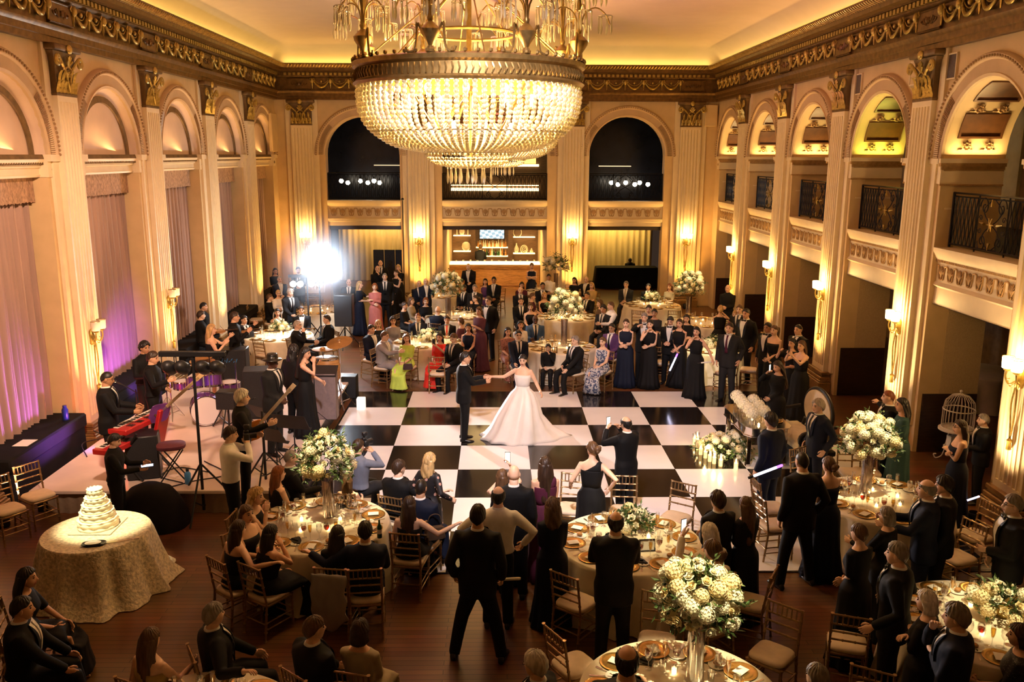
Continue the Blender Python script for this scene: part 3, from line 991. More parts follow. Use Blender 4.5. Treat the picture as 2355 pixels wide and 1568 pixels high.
    for k in range(8):
        a = -PI / 2 + R(29) + k * PI / 4
        o = link('candelabrum', mm, M_brass, t, (1.47 * math.cos(a), 1.47 * math.sin(a), .60), a + PI / 2)
        for dm in dms: link('drop_cluster', dm, M_drop, o)
    return t
ch = chandelier((1.62, -7.9, 6.10), 'great crystal bead chandelier hanging nearest over the dance floor')
scan_kids(ch)
dup(ch, (2.15, 3.4, 5.95), label='second crystal chandelier farther back, mostly hidden behind the great one')

# ================================================================ sconces
M_shade = mat('glass_lamp_shade', (1, .86, .6), .5, emit=(1, .70, .30), es=11)
M_shade0 = mat('unlit_lamp_shade', (.8, .7, .58), .5)
def mk_sconce():
    b, s, r, l = MB(), MB(), MB(), MB()
    lathe(b, [(.02, -.16), (.06, -.12), (.07, .02), (.05, .10), (.01, .16)], 10)
    for e in (-1, 1):
        tube(b, smooth_path([(0, -.05, -.02), (e * .08, -.12, -.10), (e * .14, -.15, .0), (e * .12, -.15, .10)], 5), .014, 6)
        tube(b, smooth_path([(0, -.05, -.05), (e * .1, -.08, -.14), (e * .16, -.1, -.06), (e * .11, -.1, -.02)], 4), .010, 5)
        lathe(b, [(.02, .09), (.05, .11), (.05, .13)], 10, e * .12, -.15)
        lathe(s, [(.07, .14), (.078, .15), (.085, .31), (.08, .31)], 16, e * .12, -.15)
        tube(l, [(e * .12 + .085 * a, -.15 + .085 * c_, .315) for a, c_ in circ(14)], .006, 4, closed=True)
    for e in (-1, 1):
        tube(r, smooth_path([(e * .02, -.05, -.12), (e * .055, -.06, -.40), (e * .035, -.05, -.70), (0, -.05, -.95)], 5), .013, 6)
    lathe(r, [(.012, -1.12), (.04, -1.10), (.03, -1.0), (.045, -.96), (.01, -.92)], 8, 0, -.05)
    return b.mesh('bracket'), s.mesh('shade'), r.mesh('rope'), l.mesh('shade_rim')
SC = mk_sconce()
def sconce(loc, rot, label, lit=True):
    t = thing('wall_sconce', label, 'wall lamp', loc, rot)
    link('bracket', SC[0], M_gold, t); o = link('lamp_shade', SC[1], M_shade if lit else M_shade0, t)
    link('shade_rim', SC[3], M_brass, o); link('hanging_cord', SC[2], M_gold, t)
for i, x in enumerate((-4.95, -.83, 4.78, 8.97)):
    sconce((x, BW - .16, 2.42), 0, 'lit twin shade sconce on the %s pilaster of the end wall' % ('leftmost', 'second', 'third', 'rightmost')[i])
for i, y in enumerate(SIDE_Y[:5]):
    sconce((RW - .16, y, 2.30), -PI / 2, 'lit twin shade sconce on the right wall, %s from the far corner' % ORD[i])
for i in (2, 3):
    sconce((LW + .16, SIDE_Y[i], 2.1), PI / 2, 'unlit pale sconce on the left wall %s' % ('behind the drummer', 'behind the keyboard player')[i - 2], False)

# ================================================================ chairs
M_chair = mat('gilt_chair_wood', (.30, .185, .085), .3, .6, noise=.2, scale=30)
M_cush = mat('ivory_cushion', (.72, .58, .42), .7, noise=.06, scale=10)
def turned(mb, a, b_, r, nodes=4):
    a, b_ = np.array(a, float), np.array(b_, float)
    P, rr = [], []
    for k in range(nodes + 1):
        t = k / nodes
        for e, g in ((-.012, 1), (0, 1.45), (.012, 1)):
            q = min(1, max(0, t + e / np.linalg.norm(b_ - a)))
            P.append(a + (b_ - a) * (q + (1e-4 * (e > 0))) + 1e-5 * e); rr.append(r * g)
    tube(mb, P, rr, 6)
def mk_chair():
    ms = {}
    m = MB()
    rings = []
    for z, k in ((.44, .93), (.45, 1.0), (.475, 1.0), (.495, .93), (.50, .6)):
        n = 20; ring = []
        for j in range(n):
            t = 2 * PI * j / n; c, s = math.cos(t), math.sin(t)
            ring.append((.2 * k * np.sign(c) * abs(c) ** .45, .2 * k * np.sign(s) * abs(s) ** .45, z))
        rings.append(ring)
    loft(m, rings); ms['seat_cushion'] = m.mesh('seat_cushion', 60)
    m = MB(); box(m, -.2, .2, -.2, .2, .405, .44, .012); ms['seat_frame'] = m.mesh('seat_frame')
    m = MB(); turned(m, (0, 0, 0), (0, 0, .44), .015); ms['leg'] = m.mesh('leg')
    m = MB(); turned(m, (0, -.05, 0), (0, 0, .44), .015, 4); turned(m, (0, 0, .44), (0, -.075, .92), .014, 4); ms['rear_leg'] = m.mesh('rear_leg')
    m = MB()
    yb = lambda z: -.19 - .075 * (z - .44) / .48
    for z in (.905, .79, .70, .60): turned(m, (-.185, yb(z), z), (.185, yb(z), z), .011, 3)
    for k in range(6): turned(m, (-.13 + k * .052, yb(.79), .79), (-.13 + k * .052, yb(.905), .905), .008, 1)
    ms['backrest'] = m.mesh('backrest')
    m = MB()
    for z, w in ((.14, 1), (.22, 1)):
        for e in (-1, 1): turned(m, (e * .185, -.2, z), (e * .185, .185, z), .009, 2)
    for z in (.16, .24): turned(m, (-.185, .185, z), (.185, .185, z), .009, 2)
    turned(m, (-.185, -.21, .2), (.185, -.21, .2), .009, 2)
    ms['stretcher'] = m.mesh('stretcher')
    return ms
CH = mk_chair()
def chair(loc, ang, label, group='gold ballroom chairs', wood=None):
    """ang: compass angle the sitter faces (0 = away from the balcony, 90 = to the right)"""
    t = thing('ballroom_chair', label, 'chair', (loc[0], loc[1], loc[2] if len(loc) > 2 else 0), R(-ang), group)
    wood = wood or M_chair
    link('seat_cushion', CH['seat_cushion'], M_cush, t); link('seat_frame', CH['seat_frame'], wood, t)
    for e in (-1, 1):
        link('leg', CH['leg'], wood, t, (e * .185, .185, 0)); link('leg', CH['rear_leg'], wood, t, (e * .185, -.19, 0))
    link('backrest', CH['backrest'], wood, t); link('stretcher', CH['stretcher'], wood, t)
    return t

# ================================================================ tables, cloths, settings
M_cloth = mat('champagne_satin', (.74, .64, .47), .5, noise=.08, scale=6, sheen=.3)
def damask():
    m = mat('crushed_ivory_damask', (.66, .56, .38), .40, noise=.38, scale=26, bump=.8, sheen=.3)
    return m
M_damask = damask()
def cloth_mesh(r, zt, folds, flare, seed, puddle=0):
    m = MB(); n = 96; q = random.Random(seed)
    ph = [q.uniform(0, 6.28) for _ in range(4)]
    rings = []
    for rr, z, k in ((.05, zt, 0), (r * .6, zt, 0), (r * .985, zt, 0), (r, zt - .012, 0), (r + .012, zt - .05, .15), (r + flare * .4, zt * .55, .7), (r + flare * .8, .18, 1), (r + flare + puddle, .012, 1.2)):
        ring = []
        for j in range(n):
            a = 2 * PI * j / n
            w = .045 * k * (math.sin(folds * a + ph[0]) + .5 * math.sin((folds * 1.7 // 1) * a + ph[1])) + (puddle * .6 * math.sin(3 * a + ph[2]) if z < .05 else 0)
            ring.append(((rr + w) * math.cos(a), (rr + w) * math.sin(a), z))
        rings.append(ring)
    loft(m, rings, True, False)
    return m.mesh('tablecloth', 50)
CLOTH = [cloth_mesh(.92, .772, 14, .10, s) for s in (1, 2, 3)]
m = MB(); lathe(m, [(.9, .735), (.9, .762)], 32); TTOP = m.mesh('tabletop')
m = MB(); lathe(m, [(.3, 0), (.28, .04), (.06, .08), (.05, .70), (.2, .73)], 16); TPED = m.mesh('pedestal')
M_charger = mat('gold_charger', (.60, .36, .10), .25, .8, noise=.1, scale=20)
M_china = mat('white_china', (.82, .78, .70), .2)
M_paper = mat('cream_card', (.85, .80, .70), .6)
M_black = mat('black_napkin', (.012, .012, .014), .7, noise=.2, scale=20)
M_silver = mat('cutlery_silver', (.7, .62, .5), .2, .95)
M_bread = mat('bread_roll', (.42, .20, .06), .6, noise=.3, scale=20)
M_wine = glass_mat('red_wine_glass', (.5, .1, .06), .1)
M_amber = glass_mat('champagne_in_glass', (1, .75, .3), .1)
def S(f): m = MB(); f(m); return m.mesh('s')
ST = dict(
    charger=S(lambda m: lathe(m, [(.02, .002), (.10, .003), (.115, .010), (.155, .016), (.160, .013), (.12, .004), (.02, 0)], 28)),
    plate=S(lambda m: lathe(m, [(.02, .002), (.055, .003), (.085, .012), (.088, .010), (.05, 0)], 20)),
    goblet=S(lambda m: lathe(m, [(.035, 0), (.03, .004), (.006, .012), (.005, .08), (.02, .095), (.038, .13), (.040, .165), (.034, .20), (.032, .20), (.037, .165)], 12, cap=False)),
    wine=S(lambda m: lathe(m, [(.001, .098), (.018, .1), (.034, .125), (.036, .15), (.001, .15)], 10)),
    flute=S(lambda m: lathe(m, [(.03, 0), (.026, .004), (.005, .012), (.005, .09), (.014, .11), (.025, .16), (.024, .24), (.022, .24)], 10, cap=False)),
    bubbly=S(lambda m: lathe(m, [(.001, .11), (.013, .112), (.023, .155), (.0235, .2), (.001, .2)], 10)),
    tumbler=S(lambda m: lathe(m, [(.03, 0), (.036, .10), (.033, .10), (.028, .01)], 12, cap=False)),
    menu=S(lambda m: box(m, -.05, .05, -.07, .07, 0, .004)),
    napkin=S(lambda m: (prism(m, [(-.07, -.09), (.07, -.09), (.05, .02), (0, .10), (-.05, .02)], 'z', 0, .018), prism(m, [(-.05, -.07), (.05, -.07), (0, .04)], 'z', .015, .035))),
    fork=S(lambda m: (box(m, -.006, .006, -.1, .04, 0, .004), box(m, -.012, .012, .03, .1, 0, .004))),
    knife=S(lambda m: (box(m, -.006, .006, -.1, -.02, 0, .006), box(m, -.009, .009, -.02, .11, 0, .003))),
    roll=S(lambda m: ball(m, (0, 0, .022), .035, 10, 5, (1.2, .9, .65))),
    votive=S(lambda m: lathe(m, [(.028, 0), (.036, .065), (.032, .065), (.026, .006)], 12, cap=False)),
    flame=S(lambda m: (lathe(m, [(.022, .006), (.022, .03)], 8), ball(m, (0, 0, .042), .006, 6, 5, (1, 1, 1.6)))),
)
M_flame = mat('candle_flame', (1, .8, .4), .5, emit=(1, .62, .25), es=7)
def put(kind, me, mats, loc, rz, label, cat, group, inner=None):
    o = link(kind, me, mats, None, loc, rz, label, cat, group)
    if inner: link(inner[0], inner[1], inner[2], o)
    return o
def settings(cx, cy, place, n=10, near=True, ph=0.0, seed=0, skip=()):
    q = random.Random(seed)
    z = .775
    for k in range(n):
        a = 2 * PI * k / n + ph
        ux, uy = math.cos(a), math.sin(a); tx, ty = -uy, ux
        P = lambda r, s, h=0: (cx + ux * r + tx * s, cy + uy * r + ty * s, z + h)
        rz = a - PI / 2
        put('charger_plate', ST['charger'], M_charger, P(.72, 0), rz, 'round gold charger plate at the edge of ' + place, 'plate', 'charger plates on ' + place)
        put('menu_card', ST['menu'], M_paper, P(.72, 0, .018), rz + q.uniform(-.3, .3), 'white menu card lying on a gold charger, ' + place, 'menu card', 'menu cards on ' + place)
        put('water_goblet', ST['goblet'], M_glass, P(.50, .07), q.uniform(0, 6), 'clear stemmed water goblet on ' + place, 'glass', 'water goblets on ' + place)
        if near or k % 2: put('champagne_flute', ST['flute'], M_glass, P(.52, -.04), q.uniform(0, 6), 'champagne flute on ' + place, 'glass', 'champagne flutes on ' + place, ('champagne', ST['bubbly'], M_amber))
        if near:
            put('bread_plate', ST['plate'], M_china, P(.60, .19), 0, 'small white bread plate on ' + place, 'plate', 'bread plates on ' + place)
            if k % 2: put('bread_roll', ST['roll'], M_bread, P(.60, .19, .008), q.uniform(0, 6), 'brown bread roll on a bread plate, ' + place, 'bread roll', 'bread rolls on ' + place)
            if k % 3: put('wine_glass', ST['goblet'], M_glass, P(.44, -.13), 0, 'wine glass part full of dark wine on ' + place, 'glass', 'wine glasses on ' + place, ('wine', ST['wine'], M_wine))
            if k % 4 == 1: put('water_tumbler', ST['tumbler'], M_glass, P(.38, .03), 0, 'short clear tumbler on ' + place, 'glass', 'tumblers on ' + place)
            put('fork', ST['fork'], M_silver, P(.72, .185), rz, 'silver fork beside a gold charger, ' + place, 'fork', 'forks on ' + place)
            put('knife', ST['knife'], M_silver, P(.72, -.185), rz, 'silver knife beside a gold charger, ' + place, 'knife', 'knives on ' + place)
            if k % 5 == 2: put('black_napkin', ST['napkin'], M_black, P(.55, -.2), rz + .5, 'folded black napkin on ' + place, 'napkin', 'black napkins on ' + place)
    for k in range(5):
        a = 2 * PI * k / 5 + .3
        r = .27 + .05 * (k % 2)
        put('votive_candle', ST['votive'], M_glass, (cx + r * math.cos(a), cy + r * math.sin(a), z), 0, 'small lit votive candle in glass on ' + place, 'candle', 'votive candles on ' + place, ('flame', ST['flame'], M_flame))
def round_table(cx, cy, place, near=True, n=10, ph=0.0, seed=0):
    t = thing('round_table', 'round dining table under the ivory cloth, ' + place, 'table', (cx, cy, 0))
    link('tabletop', TTOP, M_dark, t); link('pedestal', TPED, M_dark, t)
    link('tablecloth', CLOTH[seed % 3], M_cloth, None, (cx, cy, 0), seed * 1.3, 'ivory satin cloth hanging over ' + place, 'tablecloth')
    settings(cx, cy, place, n, near, ph, seed)

# ================================================================ flowers
M_petal = mat('white_petals', (.86, .80, .60), .6, noise=.12, scale=9, sheen=.2)
M_petal2 = mat('cream_petals', (.84, .70, .40), .6, noise=.15, scale=9)
M_leaf = mat('green_leaves', (.045, .085, .022), .45, noise=.5, scale=8)
M_olive = mat('olive_leaves', (.10, .14, .05), .5, noise=.4, scale=8)
def rose():
    m = MB()
    for ring, (n, r, h, tilt) in enumerate(((3, .16, .55, .15), (4, .34, .52, .35), (5, .58, .40, .7), (6, .85, .18, 1.1))):
        for k in range(n):
            a = 2 * PI * (k + .5 * ring) / n
            d, e = np.array([math.cos(a), math.sin(a), 0]), np.array([-math.sin(a), math.cos(a), 0])
            w = r * 1.25 * math.sin(PI / n) + .12
            P = []
            for v in range(4):
                t = v / 3
                for u in (-1, -.33, .33, 1):
                    ww = w * (math.sin(PI * (.18 + .72 * t))) * u
                    rr = r * (.35 + .65 * t) * (1 - .22 * u * u) + tilt * .18 * t * t
                    P.append(d * rr + e * ww + np.array([0, 0, -.25 + (h + .3) * t - .12 * u * u * t]))
            m.add(P, [(4 * v + j, 4 * v + j + 1, 4 * v + j + 5, 4 * v + j + 4) for v in range(3) for j in range(3)])
    ball(m, (0, 0, .1), .3, 6, 4)
    return m.mesh('rose_bloom', 180)
def hydrangea():
    m = MB(); q = random.Random(4); N = 90
    ball(m, (0, 0, 0), .78, 10, 6)
    for k in range(N):
        z = 1 - 2 * (k + .5) / N
        if z < -.6: continue
        a = k * 2.39996
        n_ = np.array([math.sqrt(1 - z * z) * math.cos(a), math.sqrt(1 - z * z) * math.sin(a), z])
        u = np.cross(n_, [.3, .5, .8]); u /= np.linalg.norm(u); v = np.cross(n_, u)
        b = q.uniform(0, 1.5)
        c = n_ * q.uniform(.88, 1.0)
        for j in range(4):
            t = b + j * PI / 2
            d = u * math.cos(t) + v * math.sin(t); e = -u * math.sin(t) + v * math.cos(t)
            m.add([c, c + d * .1 + e * .085 + n_ * .03, c + d * .20 + n_ * .015, c + d * .1 - e * .085 + n_ * .03], [(0, 1, 2, 3)])
    return m.mesh('hydrangea_bloom', 0)
ROSE, HYD = rose(), hydrangea()
def leafblade(m, p, d, n_, L, w):
    p, d, n_ = (np.asarray(q, float) for q in (p, d, n_))
    s = np.cross(d, n_); s /= np.linalg.norm(s) + 1e-9
    a = p + d * L * .45 + n_ * L * .08; b = p + d * L
    m.add([p, a + s * w, b, a - s * w, a + n_ * w * -.3], [(0, 1, 4), (1, 2, 4), (2, 3, 4), (3, 0, 4)])
def foliage(r, n, seed, low=-.5, reach=1.25, squash=1.0):
    m = MB(); q = random.Random(seed)
    for k in range(n):
        z = q.uniform(low, 1); a = q.uniform(0, 2 * PI)
        n_ = np.array([math.sqrt(1 - z * z) * math.cos(a), math.sqrt(1 - z * z) * math.sin(a), z])
        R_ = r * q.uniform(.75, reach)
        p0 = n_ * r * .4; p1 = n_ * R_ + np.array([0, 0, -.12 * r * q.random()])
        p0[2] *= squash; p1[2] *= squash
        if q.random() < .4: tube(m, [p0, p1], .004, 3, cap=False)
        for j in range(5):
            t = .5 + .5 * j / 4
            p = p0 + (p1 - p0) * t
            d = n_ * .5 + np.array([q.uniform(-1, 1), q.uniform(-1, 1), q.uniform(-.7, .7)]); d /= np.linalg.norm(d)
            nn = np.cross(d, [q.uniform(-1, 1), q.uniform(-1, 1), q.uniform(-1, 1)]); nn /= np.linalg.norm(nn)
            m.cm = 0 if q.random() < .7 else 1
            leafblade(m, p, d, nn, q.uniform(.05, .10), q.uniform(.010, .02))
    return m.mesh('foliage', 0)
FOL = {}
def blooms(t, c, r, n, seed, size, low=-.35, squash=1.0, frac=.4):
    q = random.Random(seed)
    for k in range(n):
        z = 1 - (1 - low) * (k + .5) / n; a = k * 2.39996 + seed
        s = math.sqrt(1 - z * z)
        R_ = r * q.uniform(.80, 1.02)
        p = (c[0] + R_ * s * math.cos(a), c[1] + R_ * s * math.sin(a), c[2] + R_ * z * squash)
        hyd = q.random() < frac
        sz = size * (q.uniform(1.15, 1.6) if hyd else q.uniform(.6, 1.0))
        o = link('hydrangea_bloom' if hyd else 'rose_bloom', HYD if hyd else ROSE, M_petal if q.random() < .65 else M_petal2, t, p)
        o.scale = (sz,) * 3
        o.rotation_euler = (Vector((s * math.cos(a), s * math.sin(a), z + .15))).to_track_quat('Z', 'Y').to_euler()
def vase_mesh(h, r):
    m = MB(); n = 36
    c = [(math.cos(2 * PI * j / n) * (1 + .05 * (j % 2)), math.sin(2 * PI * j / n) * (1 + .05 * (j % 2))) for j in range(n)]
    loft(m, [[(a * r * k, b * r * k, z) for a, b in c] for k, z in ((1.05, 0), (.95, .02), (.85, h * .5), (1.0, h), (.96, h), (.8, h * .5), (.85, .03))], True, True)
    return m.mesh('vase', 50)
M_vase = glass_mat('ribbed_crystal_vase', (.93, .88, .86), .30, .08)
VASE = vase_mesh(.56, .085)
def tall_flowers(loc, label, r=.38, n=46, seed=1, h=.56, dense=170):
    t = thing('flower_arrangement', label, 'flowers', loc)
    o = link('vase', VASE, M_vase, t); o.scale = (1, 1, h / .56)
    key = (round(r, 2), dense, seed % 3)
    if key not in FOL: FOL[key] = foliage(r, dense, seed)
    link('foliage', FOL[key], [M_leaf, M_olive], t, (0, 0, h + r * .72))
    blooms(t, (0, 0, h + r * .72), r, n, seed, .062 * r / .38, low=-.45)
    return t
def low_flowers(loc, label, r=.2, n=16, seed=1):
    t = thing('flower_arrangement', label, 'flowers', loc)
    m = MB(); lathe(m, [(.07, 0), (.10, .05), (.09, .10)], 16); m.build('bowl', M_gold, t)
    key = ('low', round(r, 2), seed % 2)
    if key not in FOL: FOL[key] = foliage(r, 70, seed, 0, 1.3, .8)
    link('foliage', FOL[key], [M_leaf, M_olive], t, (0, 0, .08))
    blooms(t, (0, 0, .07), r, n, seed, .06, low=.0, squash=.85)
    return t

TB = {}
for key, u, v, place, near, n in (
    ('T1', 735, 1205, 'the round table left of centre front', True, 10),
    ('T2', 1447, 1245, 'the round table right of centre front', True, 10),
    ('T3', 1565, 1600, 'the round table at the bottom edge', True, 10),
    ('T4', 2028, 1150, 'the round table by the birdcage side', True, 10),
    ('T5', 2268, 1432, 'the round table in the near right corner', True, 10),
    ('T6', 440, 1690, 'the round table at the bottom left edge', True, 10),
    ('T9', 985, 787, 'the table behind the groom', False, 10),
    ('T10', 1288, 798, 'the table behind the bride', False, 10),
    ('T11', 1048, 727, 'the second row table left of the aisle', False, 10),
    ('T12', 1305, 728, 'the second row table right of the aisle', False, 10),
    ('T13', 1500, 702, 'the far right table before the black counter', False, 10),
    ('T14', 1622, 742, 'the table beside the right arcade', False, 10),
    ('T15', 1637, 799, 'the table behind the standing black dresses', False, 10),
    ('T16', 640, 772, 'the table beside the violin players', False, 10),
    ('T17', 733, 713, 'the table under the par cans', False, 10),
    ('T18', 1000, 679, 'the small far table before the bar', False, 8),
    ('T19', 1267, 670, 'the far table right of the bar', False, 8)):
    x, y, _ = at(u, v, .76)
    TB[key] = (x, y)
    sd = int(key[1:])
    round_table(x, y, place, near, n, sd * .37, sd)
def tp(k, dx=0, dy=0): return (TB[k][0] + dx, TB[k][1] + dy, .775)
tall_flowers(at(757, 1186, .775), 'tall white flower dome in crystal vase on the round table left of centre front', .37, 62, 1, .52)
tall_flowers(at(1597, 1562, .775), 'tall white flower dome in crystal vase, nearest the balcony', .365, 70, 2, .55)
tall_flowers(at(1990, 1130, .775), 'tall white flower dome in crystal vase on the table by the birdcage side', .375, 62, 3, .52)
tall_flowers(at(1297, 792, .775), 'tall white flower dome in crystal vase on the table behind the bride', .44, 40, 4, .66)
tall_flowers(at(1031, 734, .775), 'tall pale blue white flower dome on the second row table left of the aisle', .44, 40, 5, .66)
tall_flowers(at(1278, 668, .775), 'tall white flower dome on the far table right of the bar', .42, 36, 6, .62)
tall_flowers(at(1583, 722, .775), 'tall white flower dome beside the far right pilaster', .44, 40, 7, .55)
low_flowers(at(1457, 1215, .775), 'low white rose bowl on the round table right of centre front', .24, 20, 1)
low_flowers(at(2305, 1415, .775), 'low white rose bowl in the near right corner', .32, 26, 2)
low_flowers(at(985, 784, .775), 'low white rose bowl on the table behind the groom', .26, 18, 3)
low_flowers(at(643, 760, .775), 'low white rose bowl on the table beside the violin players', .24, 16, 4)
low_flowers(at(1500, 692, .775), 'low white rose bowl on the far right table before the black counter', .26, 18, 5)
low_flowers(at(1638, 797, .775), 'low white rose bowl on the table behind the standing black dresses', .25, 16, 6)
# pin spots on the centrepieces, hung from the ceiling edge
def spot_at(u, v, zt, dz, pw, ang, dx=0):
    x, y, z = at(u, v, zt)
    light('pin_spot', 'SPOT', (x + dx, y - 1.8, 8.5), pw * 1.8, (1, .82, .46), .05, target=(x, y, z + dz), spot=R(ang), blend=.7)
for q in ((757, 1186, .775, .8, 1500, 11, -.8), (1597, 1562, .775, .9, 1900, 12, .8), (1990, 1130, .775, .85, 1900, 11, .9), (2305, 1415, .775, .1, 1300, 12, .5), (1457, 1215, .775, .1, 900, 14, .3),
          (1297, 792, .775, .9, 1500, 11), (985, 784, .775, .1, 1200, 13), (1500, 692, .775, .1, 1300, 13), (1583, 722, .775, .8, 1300, 11), (640, 772, .775, .1, 1000, 14), (1640, 812, .775, .1, 1300, 12), (1048, 727, .775, .3, 900, 13), (1305, 728, .775, 0, 800, 13)):
    spot_at(*q)
# ================================================================ people
def v3(*a): return np.array(a, float)
def nrm(v): return v / (np.linalg.norm(v) + 1e-9)
SKIN = {'l': (.70, .40, .25), 'p': (.78, .49, .33), 't': (.48, .25, .13), 'd': (.10, .045, .025)}
HAIRC = {'k': (.012, .009, .008), 'b': (.035, .017, .009), 'm': (.10, .05, .022), 'r': (.22, .065, .02), 'y': (.50, .32, .13), 'w': (.62, .56, .48), 'g': (.22, .19, .165), 's': (.36, .31, .26)}
CLR = dict(black=(.0055, .0055, .0065), navy=(.007, .011, .028), charcoal=(.018, .018, .020), white=(.80, .76, .70), red=(.78, .045, .03), lime=(.58, .78, .13), teal=(.035, .085, .085), burgundy=(.075, .012, .03),
           blue=(.055, .11, .24), beige=(.40, .33, .22), grey=(.30, .27, .27), purple=(.10, .04, .13), cream=(.72, .64, .50), brown=(.10, .06, .035), gold=(.50, .34, .12), steel=(.16, .18, .24), plum=(.12, .04, .06), rose=(.5, .16, .14))
def skin_mat(k): return mat('skin_' + k, SKIN[k], .5, noise=.08, scale=18)
def hair_mat(k): return mat('hair_' + k, HAIRC[k], .42, noise=.45, scale=26, stretch=(1, 1, .2), bump=.3)
def cloth_mat(k, sheen=0): return mat('cloth_' + k, CLR[k], .75, spec=.25, noise=.12, scale=9, bump=.25, stretch=(1, 1, .5))
M_eye = mat('dark_eye', (.02, .012, .01), .2)
M_lip = mat('lips', (.42, .12, .09), .45, noise=.1)
M_satin = mat('black_satin', (.008, .008, .009), .3)
M_leather = mat('black_leather', (.010, .009, .009), .28, noise=.2)
def print_mat(name, c1, c2, scale, th=.5, kind='voronoi'):
    if name in MATS: return MATS[name]
    m = mat(name, c1, .6, noise=.01); nt = m.node_tree; b = nt.nodes['Principled BSDF']
    tc = nt.nodes.new('ShaderNodeTexCoord')
    t = nt.nodes.new('ShaderNodeTexVoronoi' if kind == 'voronoi' else 'ShaderNodeTexNoise'); t.inputs['Scale'].default_value = scale
    r = nt.nodes.new('ShaderNodeValToRGB'); r.color_ramp.interpolation = 'CONSTANT'
    r.color_ramp.elements[0].color = (*c2, 1); r.color_ramp.elements[1].color = (*c1, 1); r.color_ramp.elements[1].position = th
    nt.links.new(tc.outputs['Object'], t.inputs['Vector']); nt.links.new(t.outputs[0], r.inputs['Fac']); nt.links.new(r.outputs['Color'], b.inputs['Base Color'])
    return m
PRINTS = dict(floral=lambda: print_mat('floral_print', (.012, .010, .012), (.50, .28, .22), 11, .30), zebra=lambda: print_mat('blue_white_print', (.06, .08, .16), (.55, .55, .56), 22, .5, 'n'),
              leopard=lambda: print_mat('brown_rose_print', (.30, .12, .08), (.05, .025, .02), 26, .28), lilac=lambda: print_mat('lilac_print', (.12, .06, .20), (.5, .42, .52), 20, .5, 'n'), sequin=lambda: print_mat('sequin_print', (.012, .012, .014), (.35, .3, .24), 60, .16))
def fabric(k): return PRINTS[k]() if k in PRINTS else cloth_mat(k)

def ell(c, hx, hy, n=18, p=2.4, ax=(1, 0, 0), ay=(0, 1, 0)):
    t = np.arange(n) * 2 * PI / n
    co, si = np.cos(t), np.sin(t)
    a = hx * np.sign(co) * np.abs(co) ** (2 / p); b = hy * np.sign(si) * np.abs(si) ** (2 / p)
    return v3(*c)[None] + a[:, None] * v3(*ax)[None] + b[:, None] * v3(*ay)[None]

TOR = [(.90, .160, .110, 0), (.98, .172, .118, -.01), (1.07, .150, .104, .0), (1.18, .158, .110, .0), (1.30, .182, .122, .005), (1.39, .190, .116, 0), (1.44, .170, .098, -.005), (1.475, .115, .078, -.008), (1.505, .066, .064, -.005), (1.55, .056, .058, .008), (1.60, .054, .056, .018)]
TORF = [(.90, .165, .115, -.005), (.97, .172, .120, -.012), (1.08, .122, .092, .0), (1.17, .132, .098, .0), (1.27, .152, .125, .02), (1.33, .152, .112, .012), (1.39, .156, .090, 0), (1.43, .140, .078, -.004), (1.46, .095, .066, -.006), (1.49, .054, .054, -.002), (1.53, .046, .048, .008), (1.60, .044, .047, .018)]

def head_grid(M, yaw_mb, sex, nu=32, nv=24, slots=True):
    mb = yaw_mb; mb.M = M
    u = np.arange(nu) * 2 * PI / nu - PI
    phi = u - .5 * np.sin(u)
    V = []
    a, b, c = (.074, .097, .120) if sex == 'm' else (.070, .092, .114)
    for i in range(nv + 1):
        th = PI * i / nv
        x = a * math.sin(th) * np.sin(phi); y = b * math.sin(th) * np.cos(phi); z = np.full(nu, c * math.cos(th))
        t = max(0, -math.cos(th))
        x = x * (1 - .30 * t ** 1.4)
        y = np.where(y > 0, y * (.93 + .05 * t), y * (1 - .60 * t ** 1.2))
        y = y + .012 * t
        f = y > 0
        zz = c * math.cos(th)
        g = np.interp(zz, [-.040, -.030, -.020, .030], [0, .75, 1, 0])
        y = y + f * .027 * g * np.exp(-(x / .0125) ** 2)
        y = y - f * .011 * np.exp(-((np.abs(x) - .031) / .016) ** 2 - ((zz - .016) / .013) ** 2)
        y = y + f * .006 * np.exp(-((zz - .036) / .010) ** 2 - (x / .05) ** 4)
        y = y + f * .006 * np.exp(-((zz + .055) / .010) ** 2 - (x / .024) ** 2) + f * .008 * np.exp(-((zz + .092) / .016) ** 2 - (x / .026) ** 2)
        V.append(np.stack([x, y, z], -1))
    V = np.array(V)
    F = []
    n0 = len(mb.f)
    for i in range(nv):
        for j in range(nu):
            j2 = (j + 1) % nu
            F.append((i * nu + j, (i + 1) * nu + j, (i + 1) * nu + j2, i * nu + j2))
    mb.add(V.reshape(-1, 3), F)
    if slots:
        for k, q in enumerate(F):
            cc = V.reshape(-1, 3)[list(q)].mean(0)
            if cc[1] > .04 and abs(cc[0]) < .025 and -.064 < cc[2] < -.046: mb.m[n0 + k] = 2
        for e in (-1, 1):
            ball(mb, (e * a * .98, -.006, .002), 1, 8, 6, (.011, .022, .033))
            mb.cm = 1
            ball(mb, (e * .031, b * .79, .014), .0125, 8, 6, (1.3, .6, .62))
            tube(mb, [(e * .016, b * .91, .035), (e * .032, b * .87, .041), (e * .048, b * .70, .035)], [.003, .005, .003], 5)
            mb.cm = 0
    mb.M = None
    return (a, b, c)

